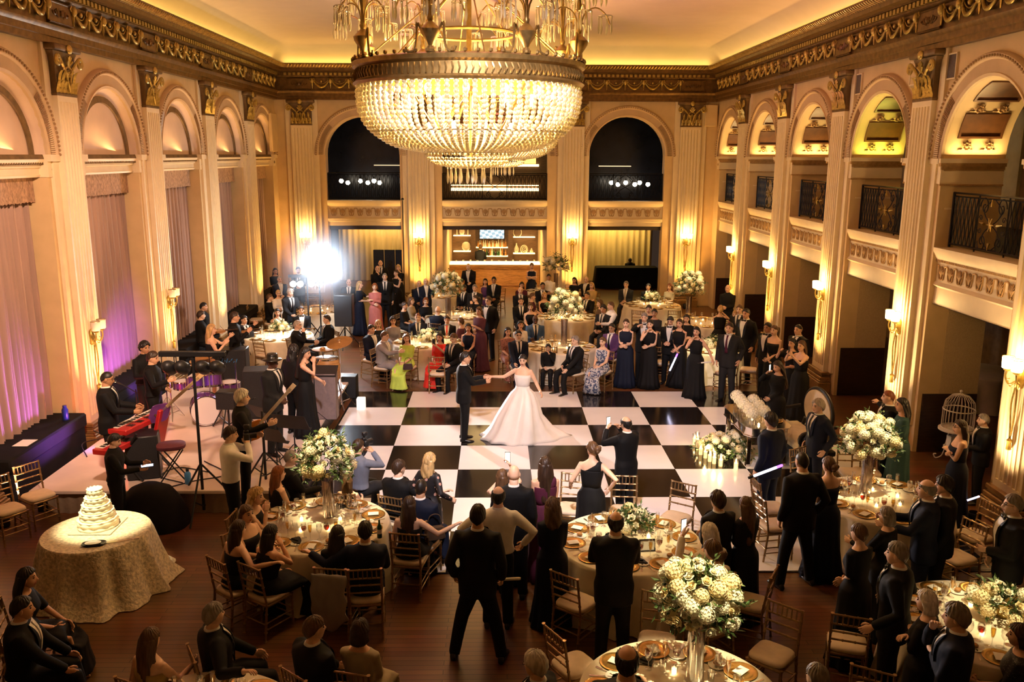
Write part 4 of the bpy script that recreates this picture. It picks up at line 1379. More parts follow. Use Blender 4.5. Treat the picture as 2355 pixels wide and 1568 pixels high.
def hair_cap(mb, M, sex, hl, off, noise=0, seed=0, low=0.0, nu=72, nv=14):
    """shell over the skull; hl(phi deg 0..180) -> polar angle of the hairline"""
    mb.M = M
    a, b, c = (.074, .097, .120) if sex == 'm' else (.070, .092, .114)
    q = random.Random(seed); ph = [q.uniform(0, 6) for _ in range(3)]
    rings = []
    for i in range(nv + 3):
        ring = []
        for j in range(nu):
            f = 2 * PI * j / nu
            d = abs((math.degrees(f) + 180) % 360 - 180)
            tm = R(hl(d)); lo = low
            s = min(i, nv) / nv
            th = max(.02, lo + (tm - lo) * s)
            o = off * (1 if i < nv else (.55, .0, -.012 / off if off else 0)[i - nv])
            if i >= nv: o = off * (1, .4, -.5)[i - nv]
            o += noise * (math.sin(7 * f + ph[0] + 5 * th) * math.sin(6 * th + ph[1] + 3 * f)) if i <= nv else 0
            if i < nv and off > .006: o += (.0022 + noise * .25) * math.sin(19 * f + 2.5 * math.sin(3 * th + ph[2]) + ph[0]) * min(1, th * 1.5)
            t = max(0, -math.cos(th))
            x = (a + o) * math.sin(th) * math.sin(f) * (1 - .25 * t); y = (b + o) * math.sin(th) * math.cos(f); z = (c + o * 1.1) * math.cos(th)
            if y < 0: y *= 1 - .35 * t
            ring.append((x, y, z))
        rings.append(ring)
    loft(mb, rings, True, True)
    mb.M = None

def hair_cape(mb, M, sex, L, wid=.085, back=.0, wav=.0, front=70, seed=0):
    """hair falling behind and beside the head to z = -L"""
    mb.M = M
    q = random.Random(seed); p0 = q.uniform(0, 6)
    n = 44; rings = []
    K = max(6, int(L / .03))
    for k in range(K + 1):
        t = k / K; z = .045 - (L + .045) * t
        s = min(1, (.045 - z) / .16)
        o, i_ = [], []
        for j in range(n + 1):
            f = R(front + (360 - 2 * front) * j / n)
            rx = wid + .012 * s + wav * math.sin(6 * f + 9 * t + p0); ry = .108 - .012 * s + wav * math.sin(5 * f + 8 * t + p0)
            if t > .9: rx *= 1 - (t - .9) * 2; ry *= 1 - (t - .9)
            cy = -.012 - (.03 + back) * s
            rp = 1 + .030 * math.sin(23 * f + 3 * math.sin(4 * t + p0)); x, y = rx * rp * math.sin(f), ry * rp * math.cos(f) * (.85 if math.cos(f) < 0 else .6)
            o.append((x, cy + y, z)); i_.append((x * .76, cy + y * .60 - .010, z))
        rings.append(o + i_[::-1])
    loft(mb, rings)
    mb.M = None

def HL(front, side, back):
    return lambda d: np.interp(d, [0, 25, 60, 85, 110, 180], [front, front + 3, side - 20, side - (16 if back > 118 else 0), side + (4 if back > 118 else 12), back])
def mk_hair(style, sex, M):
    mb = MB()
    if style == 'bald': return None
    if style == 'buzz': hair_cap(mb, M, sex, HL(50, 88, 122), .005)
    elif style == 'short': hair_cap(mb, M, sex, HL(50, 90, 126), .015, .003, 3)
    elif style == 'full': hair_cap(mb, M, sex, HL(52, 96, 130), .024, .006, 5)
    elif style == 'balding':
        hair_cap(mb, M, sex, lambda d: np.interp(d, [0, 60, 85, 110, 180], [64, 74, 92, 104, 126]), .010, .003, 2, low=R(60))
    elif style == 'bun':
        hair_cap(mb, M, sex, HL(52, 92, 128), .015, .004, 3)
        mb.M = M; ball(mb, (0, -.125, .01), .048, 12, 8, (1.1, .9, 1)); ball(mb, (.02, -.14, .03), .03, 8, 6); ball(mb, (-.02, -.138, -.02), .03, 8, 6); mb.M = None
    elif style == 'bob': hair_cap(mb, M, sex, HL(52, 84, 110), .020, .004, 6); hair_cape(mb, M, sex, .10, .086, 0, .004, 58)
    elif style == 'curly': hair_cap(mb, M, sex, HL(51, 84, 110), .028, .010, 8); hair_cape(mb, M, sex, .25, .095, .02, .014, 62, 4)
    elif style == 'pony':
        hair_cap(mb, M, sex, HL(51, 90, 126), .014, .003, 3)
        mb.M = M; tube(mb, smooth_path([(0, -.10, .05), (0, -.15, .04), (0, -.16, -.06), (0, -.13, -.20), (0, -.13, -.28)], 5), np.interp(np.linspace(0, 1, 21), [0, .2, .7, 1], [.02, .035, .03, .006]), 10); mb.M = None
    elif style == 'long': hair_cap(mb, M, sex, HL(51, 82, 108), .018, .003, 6); hair_cape(mb, M, sex, .36, .084, .012, .005, 64, 2)
    elif style == 'vlong': hair_cap(mb, M, sex, HL(51, 82, 108), .018, .003, 6); hair_cape(mb, M, sex, .50, .09, .02, .008, 62, 3)
    elif style == 'hat':
        hair_cap(mb, M, sex, HL(58, 90, 126), .008)
    return mb

def ik(S, W, hint, l1, l2):
    d = W - S; L = np.linalg.norm(d)
    L2 = min(L, (l1 + l2) * .995); d = d / (L + 1e-9); W = S + d * L2
    x = (l1 * l1 - l2 * l2 + L2 * L2) / (2 * L2)
    h = math.sqrt(max(1e-6, l1 * l1 - x * x))
    p = hint - d * (hint @ d); p = nrm(p)
    return S + d * x + p * h, W

ARMS = dict(down=(.05, .05, -.53), clasp=(-.14, .25, -.32), low=(-.15, .18, -.45), cross=(-.23, .17, -.19), pocket=(.07, .03, -.47), phone=(-.10, .36, .06), hi=(-.05, .38, .27), lap=(-.09, .33, -.37), table=(-.03, .42, -.24),
            out=(.0, .46, -.18), side=(.43, .17, -.22), around=(.46, .12, -.06), chin=(-.13, .20, .05), hip=(.11, .02, -.36), back=(-.05, -.16, -.44), fwd=(.0, .52, -.04), wide=(.3, .05, -.42), drum=(.05, .36, -.22), keys=(-.02, .40, -.30), violin=(-.05, .42, .02),
            bow=(-.10, .30, -.10), gtr=(.20, .38, -.10), pluck=(-.10, .20, -.36), chairb=(.20, .12, -.40), cam=(-.10, .25, .09), knee=(-.03, .40, -.40))
HINT = dict(cross=(.8, -.2, -.8), phone=(.7, .1, -.8), hi=(.8, .2, -.6), cam=(.8, .1, -.8), around=(.2, -.5, -.6), side=(.2, -.6, -.7), chin=(.6, .1, -.9), hip=(1, -.5, 0), violin=(.4, 0, -1), fwd=(.5, -.2, -1))

def hand(mb, W, d, n_, side, fist=.35, det=True):
    d = nrm(d); n_ = nrm(n_ - d * (n_ @ d))
    t = np.cross(d, n_) * (1 if side > 0 else -1)
    rings = []
    for s, w, h in ((-.012, .026, .020), (.01, .030, .019), (.045, .040, .016), (.080, .041, .014), (.092, .036, .010)):
        rings.append(ell(W + d * s, w, h, 10, 2.6, t, n_))
    loft(mb, rings)
    for k, (o, L) in enumerate(((.030, .070), (.010, .080), (-.010, .074), (-.029, .058))):
        P = [W + d * .078 + t * o]; dd = d.copy()
        for j in range(3):
            c = fist * (.7 + .35 * j + .06 * k); c1, s1 = math.cos(c), math.sin(c)
            dd = dd * c1 + np.cross(np.cross(dd, n_), dd) * s1
            P.append(P[-1] + dd * L * (.42, .32, .26)[j])
        tube(mb, P, [.0095, .009, .008, .006], 6)
    P = [W + d * .018 + t * .028, W + d * .045 + t * .050 + n_ * .010, W + d * .072 + t * .055 + n_ * .022, W + d * .092 + t * .048 + n_ * .030]
    tube(mb, P, [.013, .012, .0105, .007], 6)

ARM_NOW, HANDS = {}, {}
PARTS = {}      # key -> mesh
JOBS = []       # (key, base MB, voxel, extra MB)
def job(key, base, vox, extra=None, name=None):
    if key not in PARTS:
        PARTS[key] = None
        JOBS.append((key, base, vox, extra, name or key[0]))
def run_jobs():
    todo = [j for j in JOBS]
    tmp = []
    for key, base, vox, extra, name in todo:
        if vox:
            me = base.mesh('t', 0); o = bpy.data.objects.new('t', me); COL.objects.link(o)
            r = o.modifiers.new('r', 'REMESH'); r.mode = 'VOXEL'; r.voxel_size = vox
            s = o.modifiers.new('s', 'SMOOTH'); s.factor = .5; s.iterations = 4
            tmp.append((key, o))
    dg = bpy.context.evaluated_depsgraph_get(); dg.update()
    got = {}
    for key, o in tmp:
        e = o.evaluated_get(dg); me = e.data
        nv, nl, npoly = len(me.vertices), len(me.loops), len(me.polygons)
        co = np.empty(nv * 3); me.vertices.foreach_get('co', co)
        li = np.empty(nl, int); me.loops.foreach_get('vertex_index', li)
        ls = np.empty(npoly, int); me.polygons.foreach_get('loop_start', ls)
        ends = list(ls[1:]) + [nl]; li = li.tolist()
        got[key] = (co.reshape(-1, 3), [tuple(li[a:b]) for a, b in zip(ls.tolist(), [int(x) for x in ends])])
    for key, o in tmp:
        d = o.data; bpy.data.objects.remove(o); bpy.data.meshes.remove(d)
    for key, base, vox, extra, name in todo:
        m = MB()
        if vox: m.add(*got[key])
        elif base is not None: m.merge(base)
        if extra is not None: m.merge(extra)
        PARTS[key] = m.mesh(name, 180 if name not in ('shoe',) else 60)
    JOBS.clear()

def body_frames(seat, lean, turn):
    hz = .93 if not seat else .53
    base = Matrix.Translation((0, -.03 if seat else 0, hz - .93))
    hip = Vector((0, 0, .95))
    U = base @ Matrix.Translation(hip) @ Matrix.Rotation(-turn, 4, 'Z') @ Matrix.Rotation(-lean, 4, 'X') @ Matrix.Translation(-hip)
    return np.array(U)
def ap(M, p): return M[:3, :3] @ np.asarray(p, float) + M[:3, 3]

def person_geo(sex, seat, cloth, hair, armL, armR, lean, yaw, pitch, turn, hero, legs):
    """make (or reuse) the meshes for one pose; returns the list of parts: (name, key, role)"""
    U = body_frames(seat, lean, turn)
    kp = (sex, seat, armL, armR, round(lean, 2), round(turn, 2))
    T = TOR if sex == 'm' else TORF
    kind = cloth[0]; style = cloth[2] if len(cloth) > 2 else ''
    suit = kind in ('suit', 'tux', 'shirt', 'vest', 'tee')
    hd = ap(U, (0, .026, 1.638 if sex == 'm' else 1.615))
    HM = Matrix.Translation(Vector(hd)) @ Matrix(U[:3, :3].tolist()).to_4x4() @ Matrix.Rotation(-yaw, 4, 'Z') @ Matrix.Rotation(-pitch + lean * .6, 4, 'X')
    HM = np.array(HM)
    sx = .185 if sex == 'm' else .150
    sz = 1.425 if sex == 'm' else 1.405
    l1, l2 = (.30, .265) if sex == 'm' else (.28, .25)
    arm = {}
    for sd, nm in ((1, armR), (-1, armL)):
        o = ARMS[nm] if isinstance(nm, str) else nm
        h = HINT.get(nm, (.35, -.6, -.7)) if isinstance(nm, str) else (.3, -.4, -.8)
        Sx = v3(sd * sx, -.005, sz)
        W = Sx + v3(sd * o[0], o[1], o[2]) * (1 if sex == 'm' else .95)
        E, W = ik(Sx, W, v3(sd * h[0], h[1], h[2]), l1, l2)
        arm[sd] = [ap(U, Sx), ap(U, E), ap(U, W)]
    def arm_tube(mb, sd, r0, r1, r2, upto=1.0, start=0):
        S_, E, W = arm[sd]
        inn = S_ + (ap(U, (0, 0, sz - .03)) - S_) * .45
        P = [inn, S_, S_ * .5 + E * .5, E, E * .45 + W * .55, W]
        r = [r0 * .95, r0, (r0 + r1) / 2 * 1.02, r1, (r1 + r2) / 2 * 1.02, r2]
        n = {1.0: 6, .5: 4, .35: 3}[upto]
        tube(mb, P[:n], r[:n], 12)
    # ---- legs
    hz = .93 if not seat else .53
    sp = legs
    def leg_path(sd):
        if seat:
            dy = .0 if sd > 0 else -.04
            return [v3(sd * .085, -.02, .53), v3(sd * .105, .22, .545), v3(sd * .115, .44 + dy, .50), v3(sd * .12, .47 + dy, .30), v3(sd * .12, .45 + dy - .02, .08)]
        return [v3(sd * .085, 0, .92), v3(sd * (.09 + .3 * sp * .25), .01, .72), v3(sd * (.095 + sp * .5), .015, .50), v3(sd * (.10 + sp * .75), 0, .28), v3(sd * (.10 + sp), -.015, .07)]
    # ---- body
    kb = ('body', kp, suit, kind if not suit else ('v' if kind in ('suit', 'tux') else ''), round(yaw, 2), round(pitch, 2), hero, legs)
    b = MB(); ex = MB()
    k = .82 if suit else 1.0
    b.M = U
    loft(b, [ell((0, y, z), hx * (k if z < 1.47 else 1), hy * (k if z < 1.47 else 1), 18) for z, hx, hy, y in T])
    b.M = None
    for sd in (1, -1):
        f = .8 if suit else 1
        if sex == 'm': arm_tube(b, sd, .060 * f, .044 * f, .030)
        else: arm_tube(b, sd, .048 * f, .037 * f, .026)
        P = leg_path(sd)
        lg = .85 if suit else ((.5 if seat else .70) if kind in ('gown', 'bridal') else .9)
        tube(b, P, [x * lg for x in (.088, .078, .055, .048, .036)], 12)
        if not suit: tube(b, [P[-1] + v3(0, -.03, -.035), P[-1] + v3(0, .06, -.045), P[-1] + v3(0, .17, -.058)], [.034, .036, .02], 10, .7)
        S_, E, W = arm[sd]
        d = nrm(W - E)
        if isinstance(armR, str) and (armR if sd > 0 else armL) in ('clasp', 'low', 'lap', 'cross'): d = nrm(d + v3(-sd * .5, .1, -.1))
        nn = v3(-sd, -.15, -.1)
        if abs(nn @ d) > .85 * np.linalg.norm(nn): nn = v3(0, -.4, -1)
        hand(ex, W, d, nn, sd, .42)
    # neck to head fill
    nk = ap(U, (0, .0, 1.50)); c0 = hd + HM[:3, :3] @ v3(0, -.012, -.03)
    tube(b, [nk, c0], [.053, .050] if sex == 'm' else [.043, .042], 12)
    head_grid(HM, ex, sex)
    job(kb, b, (.013 if hero else .018) if not suit else 0, ex, 'body')
    out = [('body', kb, 'body')]
    # ---- hair
    if hair != 'bald':
        kh = ('hair', sex, hair, round(yaw, 2), round(pitch, 2), kp)
        if kh not in PARTS: job(kh, mk_hair(hair, sex, HM), 0, None, 'hair')
        out.append(('hair', kh, 'hair'))
        if hair == 'hat':
            kk = ('hat', kh)
            if kk not in PARTS:
                h = MB(); h.M = HM
                lathe(h, [(.165, .045), (.168, .052), (.10, .062), (.095, .13), (.085, .155), (.03, .15)], 24); h.M = None
                job(kk, h, 0, None, 'hat')
            out.append(('hat', kk, 'hat'))
    # ---- clothes
    def trousers():
        kt = ('trousers', seat, legs, sex)
        if kt not in PARTS:
            t = MB()
            for sd in (1, -1):
                P = leg_path(sd); P[-1] = P[-1] + v3(0, 0, -.02)
                tube(t, P, [.108, .098, .078, .070, .064], 14)
            z0 = hz
            loft(t, [ell((0, -.01, z0 - .08), .15, .10, 18), ell((0, -.01, z0), .182, .125, 18), ell((0, -.005, z0 + .10), .172, .118, 18), ell((0, 0, z0 + .15), .155, .11, 18)])
            job(kt, t, .02, None, 'trousers')
        return kt
    def shoes():
        r = []
        for sd in (1, -1):
            ks = ('shoe', seat, legs, sd)
            if ks not in PARTS:
                P = leg_path(sd)[-1]; m = MB()
                x, y = P[0], P[1]; tx = .03 * sd
                rings = []
                for yy, w, h, dx in ((-.075, .030, .06, 0), (-.05, .040, .085, 0), (.0, .040, .085, .1), (.06, .046, .062, .3), (.13, .048, .048, .7), (.18, .036, .038, .9), (.20, .012, .02, 1)):
                    rings.append([(x + tx * dx + w * math.cos(a), y + yy, max(.003, h * (.5 + .5 * math.sin(a)))) for a in np.arange(12) * PI / 6])
                loft(m, rings)
                job(ks, m, 0, None, 'shoe')
            r.append(('shoe', ks, 'shoe'))
        return r
    def surf(z, x, grow):
        hx = np.interp(z, [q[0] for q in T], [q[1] for q in T]) * 1.06 + grow; hy = np.interp(z, [q[0] for q in T], [q[2] for q in T]) + grow; y0 = np.interp(z, [q[0] for q in T], [q[3] for q in T])
        return y0 + hy * (1 - min(.98, abs(x / hx)) ** 2.4) ** (1 / 2.4)
    if suit:
        out.append(('trousers', trousers(), 'trousers')); out += shoes()
        jk = kind in ('suit', 'tux')
        grow = .030 if jk else .020
        kj = ('top', kp, jk)
        if kj not in PARTS:
            j = MB(); j.M = U
            rg = []
            if jk and not seat: rg += [ell((0, -.01, .78), .205, .150, 20), ell((0, -.01, .86), .205, .150, 20)]
            for z, hx, hy, y in T[(1 if not (jk and not seat) else 1):-2]:
                rg.append(ell((0, y, z), hx * 1.06 + grow + (.012 if 1.3 < z < 1.46 and jk else 0), hy + grow, 20))
            rg[-1] = ell((0, -.01, 1.515), .075, .072, 20)
            loft(j, rg); j.M = None
            for sd in (1, -1): arm_tube(j, sd, .080 if jk else .070, .060 if jk else .056, .047 if jk else .042)
            job(kj, j, .016 if hero else .02, None, 'jacket' if jk else 'shirt')
        out.append(('jacket' if jk else 'shirt', kj, 'top'))
        kc = ('collar', kp)
        if kc not in PARTS:
            m = MB(); m.M = U
            loft(m, [ell((0, -.006, 1.49), .082, .078, 18), ell((0, -.006, 1.512), .070, .072, 18), ell((0, 0, 1.533), .064, .067, 18), ell((0, 0, 1.530), .054, .058, 18)], False, False)
            m.M = None; job(kc, m, 0, None, 'collar')
        out.append(('collar', kc, 'collar'))
        if jk:
            kf = ('front', kp, kind)
            if kf not in PARTS:
                m = MB(); m.M = U; zb = 1.14 if kind == 'suit' else 1.10; N = 9; V = []
                for i in range(N):
                    z = zb + (1.505 - zb) * i / (N - 1); w = .008 + .072 * (i / (N - 1)) ** .8
                    for q in np.linspace(-1, 1, 7): V.append((q * w, surf(min(z, 1.45), q * w, .047) - max(0, z - 1.45) * .75, z))
                m.add(V, [(7 * i + j, 7 * i + j + 1, 7 * i + j + 8, 7 * i + j + 7) for i in range(N - 1) for j in range(6)])
                m.M = None; job(kf, m, 0, None, 'shirt_front')
                m = MB(); m.M = U
                for sd in (1, -1):
                    V = []
                    for i in range(N):
                        z = zb - .01 + (1.50 - zb) * i / (N - 1); w = .008 + .072 * (i / (N - 1)) ** .8; lw = .055 * math.sin(PI * min(1, .12 + .85 * i / (N - 1))) ** .6
                        for q in (-.004, lw * .5, lw): V.append((sd * (w + q), surf(min(z, 1.45), w + q, .050) - max(0, z - 1.45) * .75, z))
                    fs = [(3 * i + j, 3 * i + j + 1, 3 * i + j + 4, 3 * i + j + 3) for i in range(N - 1) for j in range(2)]
                    m.add(V, fs if sd > 0 else [f_[::-1] for f_ in fs])
                m.M = None; job(('lapels', kp, kind), m, 0, None, 'lapels')
            out.append(('shirt_front', kf, 'shirt_front')); out.append(('lapels', ('lapels', kp, kind), 'lapels'))
        if kind in ('suit', 'tux') and style != 'open':
            kk = ('tie', kp, kind)
            if kk not in PARTS:
                m = MB(); m.M = U
                y = surf(1.45, 0, .047) - .03
                if kind == 'tux':
                    for sd in (1, -1): loft(m, [ell((sd * x, y, 1.495), hz_, .014, 8, 2, (0, 0, 1), (0, 1, 0)) for x, hz_ in ((.0, .010), (.02, .02), (.055, .03), (.06, .026))])
                    ball(m, (0, y + .008, 1.495), .013, 8, 5)
                else:
                    V = []; zz = np.linspace(1.50, 1.12, 9)
                    rg = [ell((0, surf(min(z, 1.45), 0, .050) - max(0, z - 1.45) * .75 + .004, z), w, .008, 8) for z, w in zip(zz, np.interp(np.linspace(0, 1, 9), [0, .08, .15, 1], [.022, .020, .016, .036]))]
                    loft(m, rg)
                m.M = None; job(kk, m, 0, None, 'bow_tie' if kind == 'tux' else 'tie')
            out.append(('bow_tie' if kind == 'tux' else 'tie', kk, 'tie'))
        if kind == 'vest':
            kk = ('vest', kp)
            if kk not in PARTS:
                m = MB(); m.M = U
                loft(m, [ell((0, y, z), hx * 1.03 + .03, hy + .032, 20) for z, hx, hy, y in T[1:6]] + [ell((0, -.02, 1.45), .10, .09, 20)]); m.M = None
                job(kk, m, 0, None, 'vest')
            out.append(('vest', kk, 'vest'))
    else:
        kd = ('dress', kp, kind, style, hero)
        if kd not in PARTS:
            d = MB(); d.M = U; g = .012
            top = {'s': 1.335, 't': 1.43, 'c': 1.455, 'l': 1.455, 'o': 1.345, 'v': 1.40}.get(style, 1.43)
            rg = []
            for z, hx, hy, y in T:
                if 1.0 < z < top - .01: rg.append(ell((0, y, z), hx + g, hy + g, 24))
            i_ = lambda z, c: np.interp(z, [q[0] for q in T], [q[c] for q in T])
            narrow = .0 if style in ('s', 'o', 'c', 'l') else -.035
            rg.append(ell((0, i_(top, 3), top), i_(top, 1) + g + narrow, i_(top, 2) + g, 24))
            if style in ('s', 'o'): rg.append(ell((0, i_(top, 3), top - .015), i_(top, 1) - .015, i_(top, 2) - .02, 24))
            loft(d, rg, True, True)
            if style == 't':
                for e in (-1, 1):
                    tube(d, [(e * .075, .085, 1.37), (e * .085, .045, 1.448), (e * .08, -.05, 1.452), (e * .07, -.085, 1.36)], [.022, .014, .014, .022], 8, .5)
            if style == 'o': loft(d, [ell((cx_, cy_, z_), hx_, hy_, 24) for cx_, cy_, z_, hx_, hy_ in ((0, .01, 1.325, .150, .118), (.035, .006, 1.37, .122, .108), (.07, .002, 1.41, .085, .094), (.095, -.002, 1.44, .050, .072), (.10, -.004, 1.462, .026, .045))])
            if style == 'v':
                for e in (-1, 1): tube(d, [(e * .07, .10, 1.34), (e * .085, .02, 1.455), (e * .05, -.09, 1.32)], .007, 6)
            d.M = None
            if style == 'l':
                for sd in (1, -1): arm_tube(d, sd, .060, .050, .040)
            if style == 'c':
                for sd in (1, -1): arm_tube(d, sd, .062, .050, .036, .5)
            nf = 11
            def sk(c, hx, hy, w, ax=(1, 0, 0), ay=(0, 1, 0)):
                r_ = ell(c, hx, hy, 48, 2.2, ax, ay); c_ = v3(*c)
                t = np.arange(48) * 2 * PI / 48
                return c_ + (r_ - c_) * (1 + w * np.sin(nf * t + 1))[:, None]
            dx = MB()
            if kind == 'bridal':
                rg = []
                for z, hx, hy, ox, oy, w in ((1.10, .138, .105, 0, 0, 0), (1.05, .148, .118, 0, 0, .02), (.95, .24, .21, .0, .0, .05), (.75, .34, .32, .02, 0, .06), (.5, .44, .42, .06, .02, .07), (.25, .52, .50, .10, .02, .07), (.08, .60, .54, .16, .0, .07), (.02, .66, .56, .20, .0, .07)):
                    r_ = sk((ox, oy, z), hx, hy, w)
                    t = np.arange(48) * 2 * PI / 48
                    k_ = max(0, (.55 - z) / .53)
                    dirn = np.cos(t - R(-150)); r_[:, 0] += -.50 * k_ ** 2 * np.maximum(0, dirn) ** 3; r_[:, 1] += -.20 * k_ ** 2 * np.maximum(0, dirn) ** 3
                    rg.append(r_)
                loft(dx, rg, True, True)
            elif seat:
                hem = .06 if kind == 'gown' else .40
                B = [((0, -.02, .70), .150, .115, (0, 1, 0)), ((0, -.02, .58), .205, .165, (0, .9, .3)), ((0, .12, .535), .215, .125, (0, .25, 1)), ((0, .32, .53), .215, .115, (0, .05, 1)), ((0, .46, .50), .205, .11, (0, -.6, .8)), ((0, .50, .40), .185, .085, (0, -1, .2)), ((0, .50, .25), .195, .095, (0, -1, 0)), ((0, .49, .05), .24, .15, (0, -1, 0))]
                if kind != 'gown': B = B[:6]
                loft(dx, [sk(c, hx, hy, .0 if k_ < 3 else .03, (1, 0, 0), nrm(v3(*ay))) for k_, (c, hx, hy, ay) in enumerate(B)])
            else:
                hem = .015 if kind == 'gown' else .52
                B = [(1.12, .128, .10, 0), (1.05, .148, .118, 0), (.97, .198, .152, 0), (.88, .208, .160, .01), (.65, .212, .170, .03), (.40, .225, .19, .06), (.15, .26, .225, .08), (.015, .285, .25, .09)]
                if kind != 'gown': B = [q for q in B if q[0] > .5] + [(.50, .215, .18, .05)]
                loft(dx, [sk((0, 0, z), hx, hy, w) for z, hx, hy, w in B])
            if style in ('l', 'c'): d.merge(dx); job(kd, d, .016 if hero else .02, None, 'dress')
            else: d.merge(dx); job(kd, d, 0, None, 'dress')
        out.append(('dress', kd, 'dress'))
    ARM_NOW.clear(); ARM_NOW.update({sd: (a[1], a[2]) for sd, a in arm.items()})
    return out

ROLES = {}
def person(pos, ang, text, sex='m', seat=False, cloth=('suit', 'black', ''), hair='short', hc='b', skin='l', arms=('down', 'down'), lean=0.0, yaw=0.0, pitch=0.0, turn=0.0, H=None, hero=False, legs=.02, glasses=False, extra=None, group=None, cat='person'):
    parts = person_geo(sex, seat, cloth, hair, arms[0], arms[1], lean, yaw, pitch, turn, hero, legs)
    kk = (H or (1.78 if sex == 'm' else 1.70)) / (1.775 if sex == 'm' else 1.75)
    ca, sa = math.cos(R(ang)), math.sin(R(ang))
    HANDS[text] = {sd: [(pos[0] + kk * (q[0] * ca + q[1] * sa), pos[1] + kk * (-q[0] * sa + q[1] * ca), pos[2] + kk * q[2]) for q in pr] for sd, pr in ARM_NOW.items()}
    PEOPLE.append((pos, ang, text, parts, cloth, hc, skin, H or (1.78 if sex == 'm' else 1.70), sex, glasses, yaw, seat, group, lean, turn, pitch))
PEOPLE = []
M_frame = mat('spectacle_frame', (.02, .018, .016), .25)
def finish_people():
    run_jobs()
    for pos, ang, text, parts, cloth, hc, skin, H, sex, glasses, yaw, seat, group, lean, turn, pitch in PEOPLE:
        k = H / (1.775 if sex == 'm' else 1.75)
        t = thing('person', 'person ' + text, 'person', pos, R(-ang), group, sc=k)
        body = None
        for name, key, role in parts:
            kind, col = cloth[0], cloth[1]
            st = cloth[2] if len(cloth) > 2 else ''
            if role == 'body': ms = [skin_mat(skin), M_eye, M_lip]
            elif role == 'hair': ms = hair_mat(hc)
            elif role == 'hat': ms = M_satin
            elif role == 'trousers': ms = fabric(col if kind in ('suit', 'tux') else (st or 'black'))
            elif role == 'shoe': ms = M_leather
            elif role == 'top': ms = fabric(col)
            elif role == 'collar': ms = fabric('white' if kind in ('suit', 'tux', 'vest') else col)
            elif role == 'shirt_front': ms = fabric('black' if st == 'allblack' else 'white')
            elif role == 'lapels': ms = M_satin if kind == 'tux' else fabric(col)
            elif role == 'tie': ms = M_satin if kind == 'tux' or not st or st == 'allblack' else fabric(st)
            elif role == 'vest': ms = fabric('black')
            else: ms = fabric(col) if kind != 'bridal' else mat('bridal_satin', (.86, .80, .76), .45, noise=.04, scale=5, sheen=.3)
            o = link(name, PARTS[key], ms, t)
        if glasses:
            gm = GLASS.get(sex)
            U = body_frames(seat, lean, turn)
            hd = ap(U, (0, .026, 1.638 if sex == 'm' else 1.615))
            HM = Matrix.Translation(Vector(hd)) @ Matrix(U[:3, :3].tolist()).to_4x4() @ Matrix.Rotation(-yaw, 4, 'Z') @ Matrix.Rotation(-pitch + lean * .6, 4, 'X')
            g = link('spectacles', gm, M_frame, t); g.matrix_local = HM
GLASS = {}
for sx_, b_ in (('m', .097), ('f', .092)):
    m = MB()
    for e in (-1, 1):
        tube(m, [(e * .033 + .021 * a, b_ * .98 - .1 * abs(.021 * a), .012 + .017 * c) for a, c in circ(14)], .0022, 5, closed=True)
        tube(m, [(e * .054, b_ * .93, .018), (e * .076, .03, .016), (e * .078, -.02, .01)], .002, 4)
    tube(m, [(-.012, b_ * .99, .016), (.012, b_ * .99, .016)], .002, 4)
    GLASS[sx_] = m.mesh('spectacles')

FOC = (2.0, -3.3)
HEADZ = dict(st=1.638, se=1.238)
def face_to(x, y, tx=FOC[0], ty=FOC[1]): return math.degrees(math.atan2(tx - x, ty - y))
def P(u, v, spec, text, fa=None, **kw):
    """u, v: middle of the head in the photo; spec: 'm/f st/se cloth hair+colour skin armL armR'"""
    w = spec.split()
    sex, ps = w[0][0], w[1]
    seat = ps == 'se'
    cl = w[2].split(':')
    hs, hc = w[3].split(':') if ':' in w[3] else (w[3], 'b')
    skin = w[4]
    arms = (w[5], w[6])
    H = kw.pop('H', None) or (1.78 if sex == 'm' else 1.70)
    k = H / (1.775 if sex == 'm' else 1.75)
    hz = (HEADZ[ps] - (.02 if sex == 'f' else 0)) * k
    hz += kw.pop('dz', 0)
    base = kw.pop('base', 0)
    dep = kw.pop('dep', 0)
    x, y, _ = at(u, v, hz + base)
    if dep:
        L = math.hypot(x - CAM[0], y - CAM[1]); h2 = CAM[2] - (CAM[2] - hz - base) * (L + dep) / L - base
        H *= h2 / hz; k *= h2 / hz; hz = h2
        x, y, _ = at(u, v, hz + base)
    a = face_to(x, y) if fa is None else fa
    lean = kw.get('lean', 0.0)
    # the head sits ahead of the hips when the body leans or sits
    off = (.022 + .70 * math.sin(lean) - (.03 if seat else 0)) * k
    x -= off * math.sin(R(a)); y -= off * math.cos(R(a))
    wc = kw.pop('chair', True)
    person((x, y, base), a, text, sex, seat, tuple(cl), hs, hc, skin, arms, H=H, **kw)
    if seat and wc and base == 0:
        chair((x, y), a, 'gold ballroom chair under the person ' + text, 'occupied gold ballroom chairs')
    return x, y, a
# ================================================================ the guests (head positions read off the photo)
# the couple
gx, gy, _ = at(1068, 1012, 0)
person((gx, gy, 0), 84, 'in black tuxedo holding the hand of the white gown', 'm', False, ('tux', 'black', ''), 'short', 'k', 'l', ((-.06, .40, -.20), (-.14, .42, -.24)), yaw=.1, pitch=-.05, hero=True, H=1.80)
bx, by, _ = at(1201, 1008, 0)
person((bx, by, 0), 197, 'in strapless white bridal gown with a sweeping train', 'f', False, ('bridal', 'white', 's'), 'bun', 'k', 'p', ((.26, .12, -.40), (.47, .17, -.14)), yaw=-.1, pitch=.12, hero=True, H=1.73, lean=-.04)

